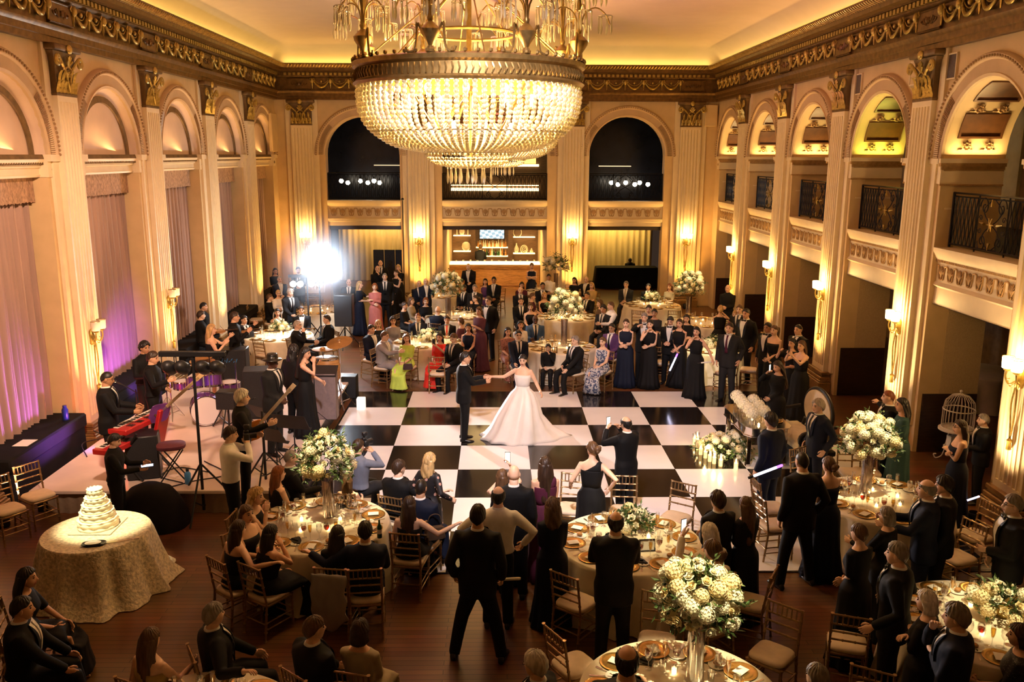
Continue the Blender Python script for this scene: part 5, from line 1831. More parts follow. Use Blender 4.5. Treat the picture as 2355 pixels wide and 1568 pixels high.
# front left table
P(548, 1217, 'f se gown:black:s long:b p down around', 'with bare back, arm along a chair, near left table', 40, hero=True, lean=.1)
P(622, 1227, 'f se gown:black:v long:k l lap chin', 'in thin strap black dress eating, near left table', 35, hero=True, lean=.12)
P(566, 1182, 'f se gown:black:s bob:m p table table', 'turned towards neighbours, behind the bare backed diner, near left', 120, hero=True)
P(590, 1140, 'f se gown:black:v curly:y p table chin', 'with curls resting chin on hand, near left table', 95, hero=True, lean=.15)
P(640, 1090, 'f se gown:black:t long:r p lap lap', 'in sleeveless black dress beside the bald tuxedo, near left', 50, hero=True)
P(668, 1053, 'm se tux:black buzz:g p lap table', 'in tuxedo with boutonniere left of the tall flowers', 70, hero=True)
P(800, 1108, 'f se gown:black:v long:m p table table', 'with bare shoulders just right of the tall vase', 10, hero=True, dep=0.5)
P(776, 1230, 'f se gown:black:l vlong:k l lap lap', 'with long black hair, grey shawl on chair back', 8, hero=True, lean=.08)
P(840, 1222, 'm se suit:navy short:k l around table', 'in navy suit with an arm round the neighbour', 355, hero=True, lean=.06)
P(941, 1162, 'f se gown:black:s vlong:b p down around', 'with long hair and an arm on the navy jacket', 10, hero=True)
P(968, 1123, 'm se suit:navy buzz:k t lap lap', 'in navy jacket held by the long haired neighbour', 20, hero=True)
P(917, 1077, 'm se suit:black short:b p lap around', 'in black jacket and spectacles beside the floral dress', 25, hero=True, glasses=True, yaw=.4)
P(988, 1060, 'f st gown:floral:l curly:y p chairb chairb', 'in long floral print dress standing by the dance floor', 30, hero=True, H=1.66, dep=0.3)
# middle front standers
P(1099, 1187, 'm st suit:black short:k l pocket pocket', 'in black suit, legs apart, full back view, front centre', 8, hero=True, legs=.16, H=1.84)
P(1146, 1142, 'm st shirt:white balding:k l hip hip', 'in white shirt sleeves, back view, front centre', 6, hero=True)
P(1182, 1092, 'm st suit:black bald p down down', 'bald in black suit before the white shirt', 5, hero=True)
P(1155, 1098, 'f st gown:black:s long:m p phone hi', 'raising a phone with a lit screen, front centre', 5, hero=True, dep=0.3)
P(1254, 1070, 'f st gown:burgundy:o vlong:b l clasp clasp', 'in burgundy one shoulder gown with long hair', 355, hero=True)
P(1271, 1167, 'f st gown:navy:l curly:m l clasp clasp', 'in navy shawl with wavy hair, back view', 355, hero=True, dep=0.2)
P(1363, 1035, 'f st gown:black:o bun:m p chairb hip', 'in black one shoulder gown touching an empty chair', 20, hero=True, pitch=.3, yaw=-.9)
P(1440, 975, 'm st suit:black balding:k l phone cam', 'in black suit filming the dance with a phone', 320, hero=True, dep=0.3)
P(1416, 1203, 'm st suit:black balding:k l table table', 'in black suit, back view, behind the near right centre table', 5, hero=True, H=1.84)
P(1651, 1152, 'm st suit:black full:b p clasp clasp', 'in black suit with thick hair beside the long haired partner', 335, hero=True, dep=0.25)
P(1716, 1163, 'f st gown:black:l vlong:m l clasp clasp', 'in black with long streaked hair, right of centre', 335, hero=True, dep=0.25)
P(1632, 1228, 'f se gown:cream:c long:w p lap lap', 'with pale blond hair behind the nearest tall flowers', 335, hero=True, dep=-0.3)
P(1640, 1268, 'f se gown:cream:l bun:m p hi lap', 'in cream top holding up a phone, behind tall flowers', 330, hero=True, dep=-0.35)
P(1442, 1523, 'm se suit:charcoal balding:k l lap table', 'with bald crown at the bottom edge table', 10, hero=True, dep=-0.35)
P(1232, 1530, 'm se suit:charcoal full:w p lap lap', 'with grey hair and spectacles at the bottom edge', 300, hero=True, glasses=True)
# near left bottom
P(490, 1415, 'm se suit:black:black short:g p knee around', 'in black suit and tie, arm over chair, bottom left', 60, hero=True, yaw=-.3, lean=-.05)
P(722, 1447, 'm se suit:black short:m p knee lap', 'in black suit with reddish hair, bottom edge', 40, hero=True, yaw=.3)
P(828, 1452, 'f se gown:beige:l bob:b l lap lap', 'in beige sheer blouse, back view, bottom edge', 15, hero=True)
P(345, 1472, 'f se gown:gold:s vlong:m p down table', 'with long light brown hair, bottom left', 25, hero=True)
P(62, 1328, 'f se gown:black:c vlong:k l knee lap', 'in black dress leaning on a chair by the cake', 75, hero=True, lean=.1)
P(50, 1400, 'm se suit:black:white short:k l knee knee', 'in black suit on the chair at left edge', 70, hero=True, lean=.05)
# right front
P(1845, 1062, 'm st suit:black buzz:k l down pocket', 'in black suit, legs in stride, beside the strapless gown', 345, hero=True, legs=.12, H=1.85)
P(1906, 1070, 'f st gown:navy:s bun:m p clasp clasp', 'in strapless navy gown with pinned hair, back view', 340, hero=True)
P(1773, 968, 'm st suit:navy full:k l down down', 'in navy suit with beard behind the glowing wand', 325, hero=True)
P(1882, 935, 'm st suit:navy full:s p pocket pocket', 'in navy suit with white rose boutonniere by the settee', 255, hero=True, H=1.82, dep=0.3)
P(2044, 914, 'm st tux:black buzz:r p down around', 'in tuxedo with short red hair behind the right flowers', 290, hero=True)
P(2075, 932, 'f st gown:teal:c vlong:k l clasp down', 'in green gown embraced by the red haired tuxedo', 285, hero=True, dep=-0.2)
P(2209, 983, 'f st gown:navy:s long:b p cross cross', 'in strapless floral navy dress beside the birdcage', 290, hero=True, glasses=True)
P(2262, 967, 'm st tux:black short:g p clasp clasp', 'in tuxedo half hidden by the near right pilaster', 290, hero=True, H=1.52)
P(2132, 1126, 'm st suit:navy balding:g p table table', 'in navy suit, bald crown, resting a hand on a shoulder', 295, hero=True, H=1.82)
P(2172, 1118, 'm st suit:black full:k l down hip', 'in black suit behind the bald navy suit, right', 300, hero=True)
P(2040, 1187, 'f st gown:black:l bob:g p table clasp', 'in black with grey bob under the resting hand', 320, hero=True, H=1.6)
P(1976, 1227, 'f st gown:black:c short:m p low low', 'in cap sleeve black dress with short hair, right', 330, hero=True, H=1.66)
P(2064, 1275, 'm st tux:black short:g p chairb chairb', 'in black tuxedo holding a chair back, near right', 305, hero=True, H=1.82)
P(2132, 1384, 'f st gown:black:l bob:w p cross cross', 'with silver bob and pale wrap, near right', 315, hero=True, H=1.64)
P(2200, 1420, 'm st suit:navy full:g p cross chin', 'in navy suit with hand at mouth, near right', 300, hero=True)
P(2330, 1162, 'm st tux:black:v short:g p clasp low', 'in tuxedo with blue waistcoat at the right edge', 285, hero=True, glasses=True, H=1.82)
P(2345, 1462, 'f se gown:sequin:c bob:b l lap lap', 'in black sequin dress at the right edge', 300, hero=True)
P(1880, 1560, 'm se suit:black short:g p lap lap', 'only grey hair showing at the bottom edge', 330)
# right of the dance floor
P(1716, 722, 'm st tux:black short:k l down down', 'in open tuxedo and bow tie, tallest by the right arcade', 230, H=1.88)
P(1678, 755, 'm st suit:charcoal:burgundy short:b l pocket down', 'bearded in charcoal suit and striped tie, hand in pocket', 215, H=1.86)
P(1766, 754, 'm st tux:black short:k t down down', 'in tuxedo beside the strapless black gown by the arcade', 235)
P(1781, 760, 'f st gown:black:s pony:m p low low', 'in strapless black gown with hands clasped by the arcade', 235, dep=-0.35)
P(1836, 759, 'm st suit:black buzz:k l down down', 'in dark suit behind the phone photographers by the arcade', 240, H=1.86)
P(1822, 790, 'f st gown:black:c long:k l clasp phone', 'in black behind the raised phone by the arcade', 240)
P(1844, 796, 'f st gown:black:s long:m p phone phone', 'in strapless black gown filming with a phone by the arcade', 245, dep=-0.2)
P(1789, 843, 'f st gown:black:l vlong:b l low cam', 'in full black dress looking down at a phone', 250, pitch=.25)
P(1602, 763, 'f st gown:black:t long:k l wide chin', 'in sleeveless black gown holding a pale paper fan', 215)
P(1563, 744, 'f st gown:black:t long:b l low low', 'in sleeveless black gown pointing a glowing wand down', 215)
P(1579, 733, 'f st gown:black:c long:k l clasp clasp', 'with dark hair directly behind the glowing wand holder', 205, dep=0.3)
P(1542, 738, 'm st tux:black short:k l clasp clasp', 'in tuxedo looking down between the black gowns', 205, pitch=.4, dep=0.3)
P(1495, 746, 'f st gown:black:t bun:k p clasp chin', 'in sleeveless black gown carrying a dark clutch', 205)
P(1482, 731, 'm st tux:black short:g p down phone', 'in tuxedo lifting a phone among the black gowns', 200)
P(1440, 744, 'f st gown:navy:t pony:b p clasp clasp', 'in navy skirted gown with folded hands, leftmost standing gown', 200)
P(1505, 720, 'f st gown:charcoal:c bun:k t clasp clasp', 'in charcoal dress half hidden behind the clutch holder', 200)
P(1492, 711, 'f st gown:black:c bun:k l clasp clasp', 'with dark updo at the back of the standing gowns', 200)
P(1657, 712, 'f st gown:black:t bun:y p clasp cam', 'in backless black dress turned from the dance floor', 20)
P(1674, 664, 'm st shirt:black:black bald p clasp clasp', 'bald in plain black shirt at the dark wainscot', 215)
P(1691, 724, 'f st gown:rose:c long:y p clasp clasp', 'with blond hair beside the tallest tuxedo', 215, dep=0.45)
P(1701, 712, 'm st suit:charcoal short:m p down down', 'just behind the tallest tuxedo', 215)
# behind the bride
P(1261, 800, 'm se shirt:black:black full:k p chin lap', 'small in black with hand to cheek behind the bride', 190, H=1.35)
P(1323, 784, 'm se suit:black short:g p knee lap', 'in black suit seated on the dance floor edge', 235)
P(1386, 786, 'f se gown:zebra:t bun:m p lap lap', 'in blue and white print dress, row behind the bride', 215)
P(1407, 755, 'm se suit:purple short:k t lap lap', 'in purple jacket and spectacles behind the print dress', 215, glasses=True)
P(1192, 771, 'm se suit:navy:black short:k p lap knee', 'in navy suit and black spectacles, row behind the bride', 170, glasses=True)
P(1168, 763, 'f se gown:leopard:c long:k l lap lap', 'in brown print dress left of the navy suit', 165)
P(1197, 747, 'f se gown:white:l long:k l lap lap', 'in white blouse behind the navy suit and spectacles', 165)
P(1231, 735, 'm se suit:blue:charcoal bald d lap table', 'in bright blue suit behind the bride', 175)
P(1220, 706, 'f se gown:black:v long:m p lap lap', 'in low cut black dress beside the bearded suit', 180)
P(1198, 693, 'm se suit:black buzz:b p lap lap', 'bearded in black suit beside the aisle, right', 175)
P(1224, 682, 'f se gown:burgundy:c bun:m p lap lap', 'in profile behind the low cut dress, right of aisle', 100)
P(1252, 680, 'f se gown:black:v long:y p lap lap', 'blond in black dress left of the tall flowers', 175)
P(1248, 658, 'm se suit:black short:k t lap lap', 'bearded in black suit behind the blond black dress', 180)
P(1262, 638, 'm st shirt:white:black short:k t clasp clasp', 'in white jacket and bow tie under the far flowers', 180, H=1.7, dep=0.4)
P(1200, 656, 'f se gown:burgundy:c long:k l lap lap', 'in dark red dress below the crossed arms', 175)
P(1197, 668, 'm se suit:black bald p lap lap', 'bald, seated just left of the dark red dress', 175)
P(1223, 612, 'f st dress:navy:t bun:m p cross cross', 'in navy dress with crossed arms before the bar', 185)
P(1321, 645, 'f se gown:black:c vlong:k l lap lap', 'with long black hair beneath the right wall lamp', 215)
P(1349, 644, 'm se suit:black:white bald p lap around', 'bearded in black suit and white tie, far right table', 215)
P(1361, 657, 'f se gown:gold:c long:y p lap lap', 'in glittering gold dress beside the white tie', 215)
P(1350, 680, 'm se suit:black short:k l table lap', 'in black suit right of the tall flowers, second row', 210)
P(1380, 698, 'f se gown:brown:c bob:m p lap lap', 'in brown in profile right of the tall flowers', 260)
P(1388, 711, 'm se suit:charcoal full:k l lap lap', 'bearded in charcoal suit, second row right', 215)
P(1405, 704, 'm st vest:white:black short:m p table clasp', 'in black waistcoat over white sleeves', 250, H=1.7)
P(1440, 655, 'm se suit:charcoal:beige short:g p clasp lap', 'grey haired in charcoal suit at the far right table', 200)
P(1491, 660, 'm se suit:black short:k l lap lap', 'in the dark behind the far right flower bowl', 200, dep=0.3)
P(1540, 660, 'f se gown:beige:c vlong:r p table lap', 'with long auburn hair at the far right table', 215)
person((7.85, 17.75, 0), 190, 'head showing over the black draped counter', 'm', True, ('shirt', 'black', 'black'), 'short', 'k', 'd', ('table', 'table'), lean=.45, H=1.6)
# behind the groom
P(885, 773, 'm se suit:grey:white short:m p lap fwd', 'in pale grey jacket reaching towards the lime dress', 110, lean=.1)
P(935, 778, 'f se gown:lime:c vlong:m p lap lap', 'in lime green gown behind the groom', 200, yaw=-.6)
P(1011, 776, 'f se gown:red:c long:k l phone lap', 'in bright red trousers outfit holding a phone', 200)
P(1044, 778, 'm se suit:black short:m p lap lap', 'in black suit bowing his head behind the groom', 215, pitch=.35)
P(854, 758, 'm se suit:navy:white short:k l lap lap', 'bearded in navy suit at the speaker end', 130)
P(870, 745, 'f se gown:charcoal:c long:y p lap lap', 'blond beside the bearded navy suit', 165)
P(904, 738, 'f se gown:grey:l curly:b l lap lap', 'with curls and grey cardigan over dark top', 165)
P(961, 730, 'm se suit:navy:black buzz:r p lap lap', 'in navy suit with pale blue shirt behind the groom', 175)
P(1028, 736, 'm se suit:black:red short:b l lap lap', 'in black suit and red tie behind the groom', 180, dep=0.35)
P(1060, 740, 'f se gown:plum:c short:m p lap lap', 'with short hair in plum dress, second row left', 300)
P(1077, 754, 'f se gown:navy:t vlong:k l lap lap', 'with long black hair in navy, beside the bowing suit', 190)
P(1102, 716, 'f st gown:plum:c bob:m p cross clasp', 'in plum dress with folded arms left of the aisle', 215)
P(1123, 692, 'm st tux:black short:b p down down', 'in tuxedo and spectacles standing left of the aisle', 215, glasses=True)
P(1094, 687, 'f se gown:black:l bun:b p chin lap', 'in black touching her chin left of the aisle', 250, dep=0.2)
P(1007, 714, 'm se suit:navy bald p lap lap', 'bald, back view, at the second row table', 20)
P(979, 693, 'f se gown:black:c bob:r p lap lap', 'with short auburn hair in black, third row left', 165)
P(946, 692, 'f se gown:beige:l long:m p lap lap', 'in patterned scarf, third row left', 110)
P(930, 703, 'f se gown:black:c bun:b p lap lap', 'in black in profile before the patterned scarf', 110)
P(964, 653, 'm se suit:navy bald p lap lap', 'bald in navy suit under the left wall lamp', 170, dep=-0.25)
P(979, 648, 'm st suit:navy:white bald p table lap', 'bald with loose white tie under the left wall lamp', 165, H=1.66)
P(1067, 663, 'm se suit:black short:k t lap lap', 'dark in black beside the pale tall flowers', 200, pitch=.2)
P(1092, 663, 'm se suit:charcoal short:g p lap lap', 'grey haired below the leaning suit', 190, dep=-0.2)
P(1077, 612, 'm st suit:black:white bald p table table', 'bald in black suit leaning forward before the bar', 195, lean=.25)
P(1116, 648, 'f se gown:purple:t long:k l lap lap', 'in purple sleeveless dress before the bar', 185)
P(1136, 645, 'm se suit:black:beige short:k t lap lap', 'in black suit and pale tie at the aisle end', 190, dep=-0.2)
P(885, 637, 'm st suit:black:black buzz:g p down down', 'bald in dark suit and tie beside the red dress', 175, H=1.84)
P(862, 660, 'f st gown:rose:l bob:r p cross clasp', 'in coral red gown with folded arms', 175)
P(911, 628, 'f st gown:black:t bun:b p cross low', 'in black with bare arms near the left wall lamp', 215)
P(916, 616, 'f st gown:black:c bob:y p clasp clasp', 'blond behind the bare arms near the left lamp', 200)
P(868, 619, 'm st shirt:black:black bald p chin clasp', 'white bearded in black shirt by the black screens', 175)
P(875, 606, 'm st suit:black bald p down down', 'at the very back beside the black screens', 175)
P(827, 655, 'f st gown:navy:c long:y p out clasp', 'in navy reaching across beside the coral gown', 90)
P(802, 650, 'm st suit:black bald p down down', 'in the glare behind the black column speaker', 175, dep=0.5)
# left rear
P(633, 624, 'f st gown:black:c long:k l clasp clasp', 'in spectacles and black by the far curtain', 150, glasses=True)
P(643, 643, 'm st suit:navy:white buzz:s p clasp low', 'elderly in navy suit by the far curtain', 150, H=1.7)
P(640, 675, 'f st gown:white:l short:y p clasp table', 'in white blouse and spectacles at the far left', 150, glasses=True, H=1.6)
P(620, 685, 'm se suit:black short:m p lap lap', 'back turned beside the white blouse', 80)
P(668, 672, 'm st suit:charcoal full:s p table lap', 'silver haired stooping in charcoal suit, far left', 140, lean=.15)
P(638, 719, 'f se gown:beige:s long:k l lap lap', 'with bare shoulders behind the left flower bowl', 160)
P(693, 714, 'm se tux:black short:b l lap lap', 'in tuxedo beneath the far lamps', 165)
P(684, 748, 'm se suit:black short:s p table chin', 'grey haired in spectacles playing a small trumpet', 95, glasses=True)
P(752, 735, 'm se suit:black short:k p lap lap', 'in black suit seated behind the cymbals', 240)
P(561, 736, 'm se suit:charcoal:black short:k l lap lap', 'in charcoal suit and dark tie beside the violin', 130)
P(686, 622, 'm st suit:black short:k l clasp clasp', 'dark silhouette behind the far lamp bar', 170)
person((1.28, 17.5, 0), 10, 'tending bar in dark shirt, back view', 'm', False, ('shirt', 'charcoal', 'black'), 'short', 'm', 'p', ('table', 'table'), lean=.2, H=1.74)

# ================================================================ empty chairs
def EC(u, v, a, text):
    x, y, _ = at(u, v, .46); chair((x, y), a, 'empty gold ballroom chair ' + text, 'empty gold ballroom chairs')
EC(88, 1140, 125, 'beside the stage, farther of the pair at the left edge')
EC(18, 1172, 125, 'nearer of the pair at the left edge')
EC(1312, 1170, 195, 'with a hand on its back rail')
EC(1436, 1176, 185, 'between dance floor and rose bowl, middle front')
EC(1553, 1192, 215, 'at the right far side of the rose bowl table')
EC(1326, 1385, 40, 'behind the near right centre table, left side')
EC(1722, 1385, 300, 'right of the nearest tall flowers')
EC(1775, 1505, 222, 'alone on bare floor in the lower right')
EC(1510, 1478, 195, 'just behind the nearest tall vase')
EC(1322, 1530, 60, 'at the bottom edge left of the cut table')
EC(1948, 1478, 20, 'under the cap sleeve black dress hand')
EC(2006, 1605, 30, 'before the silver bob at lower right')
EC(2200, 1282, 250, 'between the two right hand tables, nearer')
EC(2238, 1232, 255, 'between the two right hand tables, farther')
EC(1772, 1168, 85, 'first of the row below the glowing wand')
EC(1782, 1208, 80, 'second of the row below the glowing wand')
EC(1860, 1102, 150, 'seen over the black shoulder at right')
EC(1960, 1088, 185, 'behind the right tall vase, left one')
EC(1994, 1086, 185, 'behind the right tall vase, right one')
EC(1668, 858, 330, 'under the bearded charcoal suit')
EC(1722, 850, 290, 'before the strapless gown by the arcade')
EC(1470, 744, 20, 'at the far right table, left of two')
EC(1546, 744, 0, 'at the far right table, right of two')
EC(612, 816, 30, 'at the left flower bowl table')
EC(1008, 858, 5, 'carrying the black jacket behind the groom')
EC(1145, 690, 340, 'at the aisle end, left')
EC(1108, 760, 345, 'behind the groom beside the aisle')
EC(1524, 834, 10, 'between the standing black gowns')
EC(590, 735, 80, 'at the far left wall')
# ================================================================ stage, band gear, cake, settee, bar
def zat(x, y, v):
    lo, hi = -1, 9
    f_ = Vector(ray(1177.5, 784)).normalized()
    for _ in range(40):
        z = (lo + hi) / 2
        d = Vector((x, y, z)) - Vector(CAM)
        q = mwi @ d
        vv = 784 - F_PX * q.y / (-q.z)
        if vv > v: lo = z
        else: hi = z
    return (lo + hi) / 2
_f0 = Vector(ray(1177.5, 784)); _r = (Vector(ray(1277.5, 784)) - _f0).normalized(); _u = (Vector(ray(1177.5, 684)) - _f0).normalized()
mwi = Matrix((_r, _u, -_f0.normalized()))
M_blk = mat('black_equipment', (.010, .010, .012), .45, noise=.2, scale=8)
M_grille = mat('speaker_grille', (.014, .014, .017), .6, noise=.6, scale=140)
M_chrome = mat('chrome', (.75, .72, .72), .12, 1.0)
M_cym = mat('bronze_cymbal', (.55, .30, .12), .28, .85, noise=.1, scale=12)
M_red = mat('red_lacquer_and_light', (.42, .018, .018), .3, noise=.06)
M_stage = mat('stage_vinyl', (.72, .60, .54), .35, noise=.10, scale=2, bump=.05)
M_plum = mat('plum_seat', (.10, .02, .03), .6, noise=.1)
M_wood = mat('honey_wood', (.36, .17, .055), .35, noise=.35, scale=5, stretch=(1, 1, 9))
SX0, SX1, SY0, SY1, SZ = -5.28, -1.42, -7.12, .3, .40
m = MB(); box(m, SX0, SX1, SY0, SY1, SZ - .06, SZ, .01)
t = thing('stage_platform', 'low pale platform carrying the band along the left wall', 'stage')
m.build('deck', M_stage, t)
m = MB()
n = 70; V = []
for k in range(n + 1):
    x = SX0 + .25 + (SX1 - SX0 - .3) * k / n; d = .02 * math.sin(k * 1.7)
    V += [(x, SY0 + .06 + d, .005), (x, SY0 + .06 + d * .4, SZ - .06)]
m.add(V, [(2 * k, 2 * k + 2, 2 * k + 3, 2 * k + 1) for k in range(n)])
m.build('skirt', mat('stage_skirt', (.30, .22, .15), .8, noise=.1), t)
m = MB(); box(m, SX0 + .05, SX1 - .05, SY0 + .12, SY1 - .05, 0.0, SZ - .06); m.build('base', M_blk, t)

def tripod(mb, x, y, z0, h, r=.016, spread=.42, hub=.5):
    tube(mb, [(x, y, z0 + .06), (x, y, z0 + h)], r, 8)
    for k in range(3):
        a = k * 2 * PI / 3 + .5
        tube(mb, [(x + .02 * math.cos(a), y + .02 * math.sin(a), z0 + hub), (x + spread * math.cos(a), y + spread * math.sin(a), z0 + .015)], r * .7, 6)
        tube(mb, [(x, y, z0 + .12), (x + spread * .6 * math.cos(a), y + spread * .6 * math.sin(a), z0 + hub * .42)], r * .5, 5)
def can(mb, c, d, r=.10, L=.22):
    d = Vector(d).normalized(); q = d.to_track_quat('Z', 'Y').to_matrix().to_4x4(); q.translation = Vector(c)
    mb.M = np.array(q)
    lathe(mb, [(r * .35, -L * .7), (r * .75, -L * .55), (r, -L * .2), (r, L * .4), (r * .92, L * .4), (r * .9, L * .2)], 18, cap=True); mb.M = None
M_lens = mat('par_lens_lit', (1, .9, .85), .3, emit=(1, .86, .82), es=30)
def tbar(x, y, z0, h, w, label, lit, aim, cans):
    t = thing('lighting_stand', label, 'stage light')
    m = MB(); tripod(m, x, y, z0, h, .024, .6, .8); m.build('tripod_pole', M_blk, t)
    m = MB(); box(m, x - w / 2, x + w / 2, y - .04, y + .04, h + z0 - .05, h + z0 + .03, .008); m.build('crossbar', M_blk, t)
    for cx in cans:
        c = (x + cx, y, z0 + h - .22)
        m = MB(); can(m, c, aim)
        for e in (-1, 1): tube(m, [(c[0] + e * .11, c[1], c[2]), (c[0] + e * .11, c[1], c[2] + .16), (c[0], c[1], c[2] + .2)], .008, 5)
        o = m.build('par_can', M_blk, t)
        d = Vector(aim).normalized(); q = d.to_track_quat('Z', 'Y').to_matrix().to_4x4(); q.translation = Vector(c)
        m = MB(); m.M = np.array(q); lathe(m, [(.088, .07), (.06, .085), (.001, .09)], 16); m.M = None
        m.build('lens', M_lens if lit else M_void, o)
    return t
x, y, _ = at(470, 1180, 0)
tbar(x, y, 0, zat(x, y, 812), 1.0, 'black lighting stand with four unlit cans before the stage', False, (.1, 1, -.5), (-.36, -.17, .14, .36))
x, y, _ = at(713, 800, 0)
h = zat(x, y, 634)
tbar(x, y, 0, h, 1.05, 'lit four lamp bar on a stand among the left rear guests', True, (.25, -1, -.15), (-.40, -.20, .12, .36))
# dazzling follow spot
x, y = -3.05, 4.6
z = zat(x, y, 597)
t = thing('spotlight', 'dazzling white spotlight on a stand before the left drape', 'spotlight')
m = MB(); tripod(m, x, y, 0, z - .2, .022, .55, .7); m.build('tripod_pole', M_blk, t)
m = MB(); can(m, (x, y, z), (.42, -1, -.12), .24, .5); m.build('lamp_housing', M_blk, t)
q = Vector((.42, -1, -.12)).normalized().to_track_quat('Z', 'Y').to_matrix().to_4x4(); q.translation = Vector((x, y, z))
m = MB(); m.M = np.array(q); lathe(m, [(.225, .17), (.16, .205), (.001, .215)], 24); m.M = None
m.build('lens', mat('spot_lens', (1, 1, 1), .2, emit=(.88, .94, 1), es=220), t)
SPOT_POS = (x + .12, y - .30, z - .04)

# column loudspeaker and other stands
def speaker(x, y, z0, w, d, h, label, rot=0, stand=0, group=None):
    t = thing('loudspeaker', label, 'loudspeaker', (x, y, z0), rot)
    m = MB(); box(m, -w / 2, w / 2, -d / 2, d / 2, stand, stand + h, .015); m.build('cabinet', M_blk, t)
    m = MB(); box(m, -w / 2 + .02, w / 2 - .02, -d / 2 - .012, -d / 2 + .002, stand + .02, stand + h - .02); m.build('grille', M_grille, t)
    if stand:
        m = MB(); tripod(m, 0, 0, 0, stand, .02, .45, .6); m.build('tripod_stand', M_blk, t)
    return t
x, y, _ = at(795, 800, 0)
zt = zat(x, y, 677); zb = zat(x, y, 748)
speaker(x, y, 0, .52, .40, zt - zb, 'tall black loudspeaker on a tripod stand below the spotlight', 0, zb)
x, y, _ = at(603, 955, SZ)
speaker(x, y, SZ, .62, .5, zat(x, y, 847) - SZ, 'big black loudspeaker on the platform behind the blond guitarist', .2)
x, y, _ = at(545, 905, SZ)
speaker(x, y, SZ, .55, .45, zat(x, y, 800) - SZ, 'black road case with stickers behind the drum kit', .1)
m = MB()
for k in range(7):
    tube(m, [(x - .2 + .05 * k, y - .26, SZ + .78 + .03 * math.sin(k * 2)), (x - .17 + .05 * k, y - .26, SZ + .82 + .03 * math.cos(k * 3))], .008, 4)
m.build('sticker', mat('blue_marks', (.05, .25, .6), .5, noise=.2), label='pale blue scrawled marks on the black road case', cat='sticker')
x, y, _ = at(806, 912, 0)
speaker(x, y, 0, .34, .34, .52, 'small black subwoofer at the left end of the dance floor', 0)
x, y, _ = at(528, 990, SZ)
speaker(x, y, SZ, .36, .3, .34, 'black monitor box on a stand left of the blond guitarist', 0, .45)
x, y, _ = at(335, 1092, SZ)
speaker(x, y, SZ - .0, .5, .45, .72, 'black equipment rack beside the crouching technician', .3)
t = thing('gear_bag', 'black cloth covered heap on the floor before the stage', 'bag', (*at(352, 1205, 0)[:2], 0))
m = MB(); loft(m, [ell((0, 0, z), a, b_, 24, 2.6) for z, a, b_ in ((0, .55, .42), (.15, .52, .40), (.40, .42, .32), (.58, .30, .22), (.66, .12, .10))]); m.build('cover', M_bench, t)
# white box on the dance floor, its brightness put in as faint emission
x, y, _ = at(831, 940, .02)
t = thing('white_box', 'small white box at the left of the dance floor', 'box', (x, y, .016))
m = MB(); box(m, -.09, .09, -.09, .09, 0, .26, .01); m.build('shell', mat('white_acrylic', (.85, .8, .76), .4, emit=(1, .85, .75), es=.5), t)
# keyboard
x, y, _ = at(322, 965, SZ + .88)
def keyboard(x, y, z, label, L=1.15, rot=0):
    t = thing('keyboard', label, 'keyboard', (x, y, z), rot)
    m = MB(); box(m, -.17, .17, -L / 2, L / 2, 0, .09, .012); m.build('case', M_red, t)
    m = MB(); box(m, -.165, -.03, -L / 2 + .07, L / 2 - .07, .088, .10)
    for k in range(36):
        yy = -L / 2 + .09 + k * (L - .18) / 36
        box(m, -.165, -.03, yy, yy + .001, .1, .101)
    m.cm = 1
    for k in range(36):
        if k % 7 in (2, 6): continue
        yy = -L / 2 + .105 + k * (L - .18) / 36
        box(m, -.11, -.03, yy, yy + .013, .1, .109)
    m.build('keys', [M_china, M_blk], t)
    m = MB()
    for k in range(9): box(m, .02 + .04 * (k % 3), .045 + .04 * (k % 3), -L / 2 + .2 + .22 * (k // 3), -L / 2 + .3 + .22 * (k // 3), .09, .096)
    m.build('controls', M_blk, t)
    return t
keyboard(x, y, SZ + .80, 'red keyboard, upper of two, before the keyboard player', 1.15, -.25)
keyboard(x - .12, y - .35, SZ + .58, 'red keyboard, lower of two, before the keyboard player', 1.1, -.25)
t = thing('keyboard_stand', 'black folding stand under the two red keyboards', 'stand', (x - .02, y - .1, SZ), -.25)
m = MB()
for yy in (-.35, .35):
    tube(m, [(-.3, yy, .02), (.25, yy, .80)], .02, 6); tube(m, [(.3, yy, .02), (-.25, yy, .58)], .02, 6)
tube(m, [(0, -.35, .36), (0, .35, .36)], .018, 6); m.build('legs', M_blk, t)
x, y, _ = at(352, 1075, SZ)
t = thing('keyboard_back', 'long slanted keyboard back in red light on the platform', 'case', (x, y, SZ), -.2)  # back of a keyboard; the red light on it is put into its colour
m = MB(); m.M = TM((0, 0, 0), (R(0), R(16), 0)); box(m, -.03, .03, -.16, .16, 0, zat(x, y, 930) - SZ, .01); m.M = None; m.build('panel', M_red, t)
# stool
x, y, _ = at(400, 1105, SZ)
t = thing('folding_stool', 'folding stool with plum seat on the platform', 'stool', (x, y, SZ), .3)
m = MB(); loft(m, [ell((0, 0, z), a, a * .8, 20, 3) for z, a in ((.55, .2), (.57, .22), (.61, .22), (.63, .19))]); m.build('seat', M_plum, t)
for yy in (-.13, .13):
    for e in (-1, 1):
        m = MB(); tube(m, [(e * .2, yy, .01), (-e * .18, yy, .55)], .012, 6); m.build('leg', M_blk, t)
x, y, _ = at(433, 1112, SZ)
t = thing('water_bottle', 'blue water bottle standing on the platform edge', 'bottle', (x, y, SZ))
m = MB(); lathe(m, [(.045, 0), (.05, .01), (.05, .17), (.03, .20), (.02, .215)], 16); m.build('body', mat('blue_plastic', (.06, .22, .50), .3, noise=.05), t)
m = MB(); lathe(m, [(.024, .21), (.024, .25), (.01, .26)], 12); m.build('cap', M_blk, t)
x, y, _ = at(172, 960, .85)
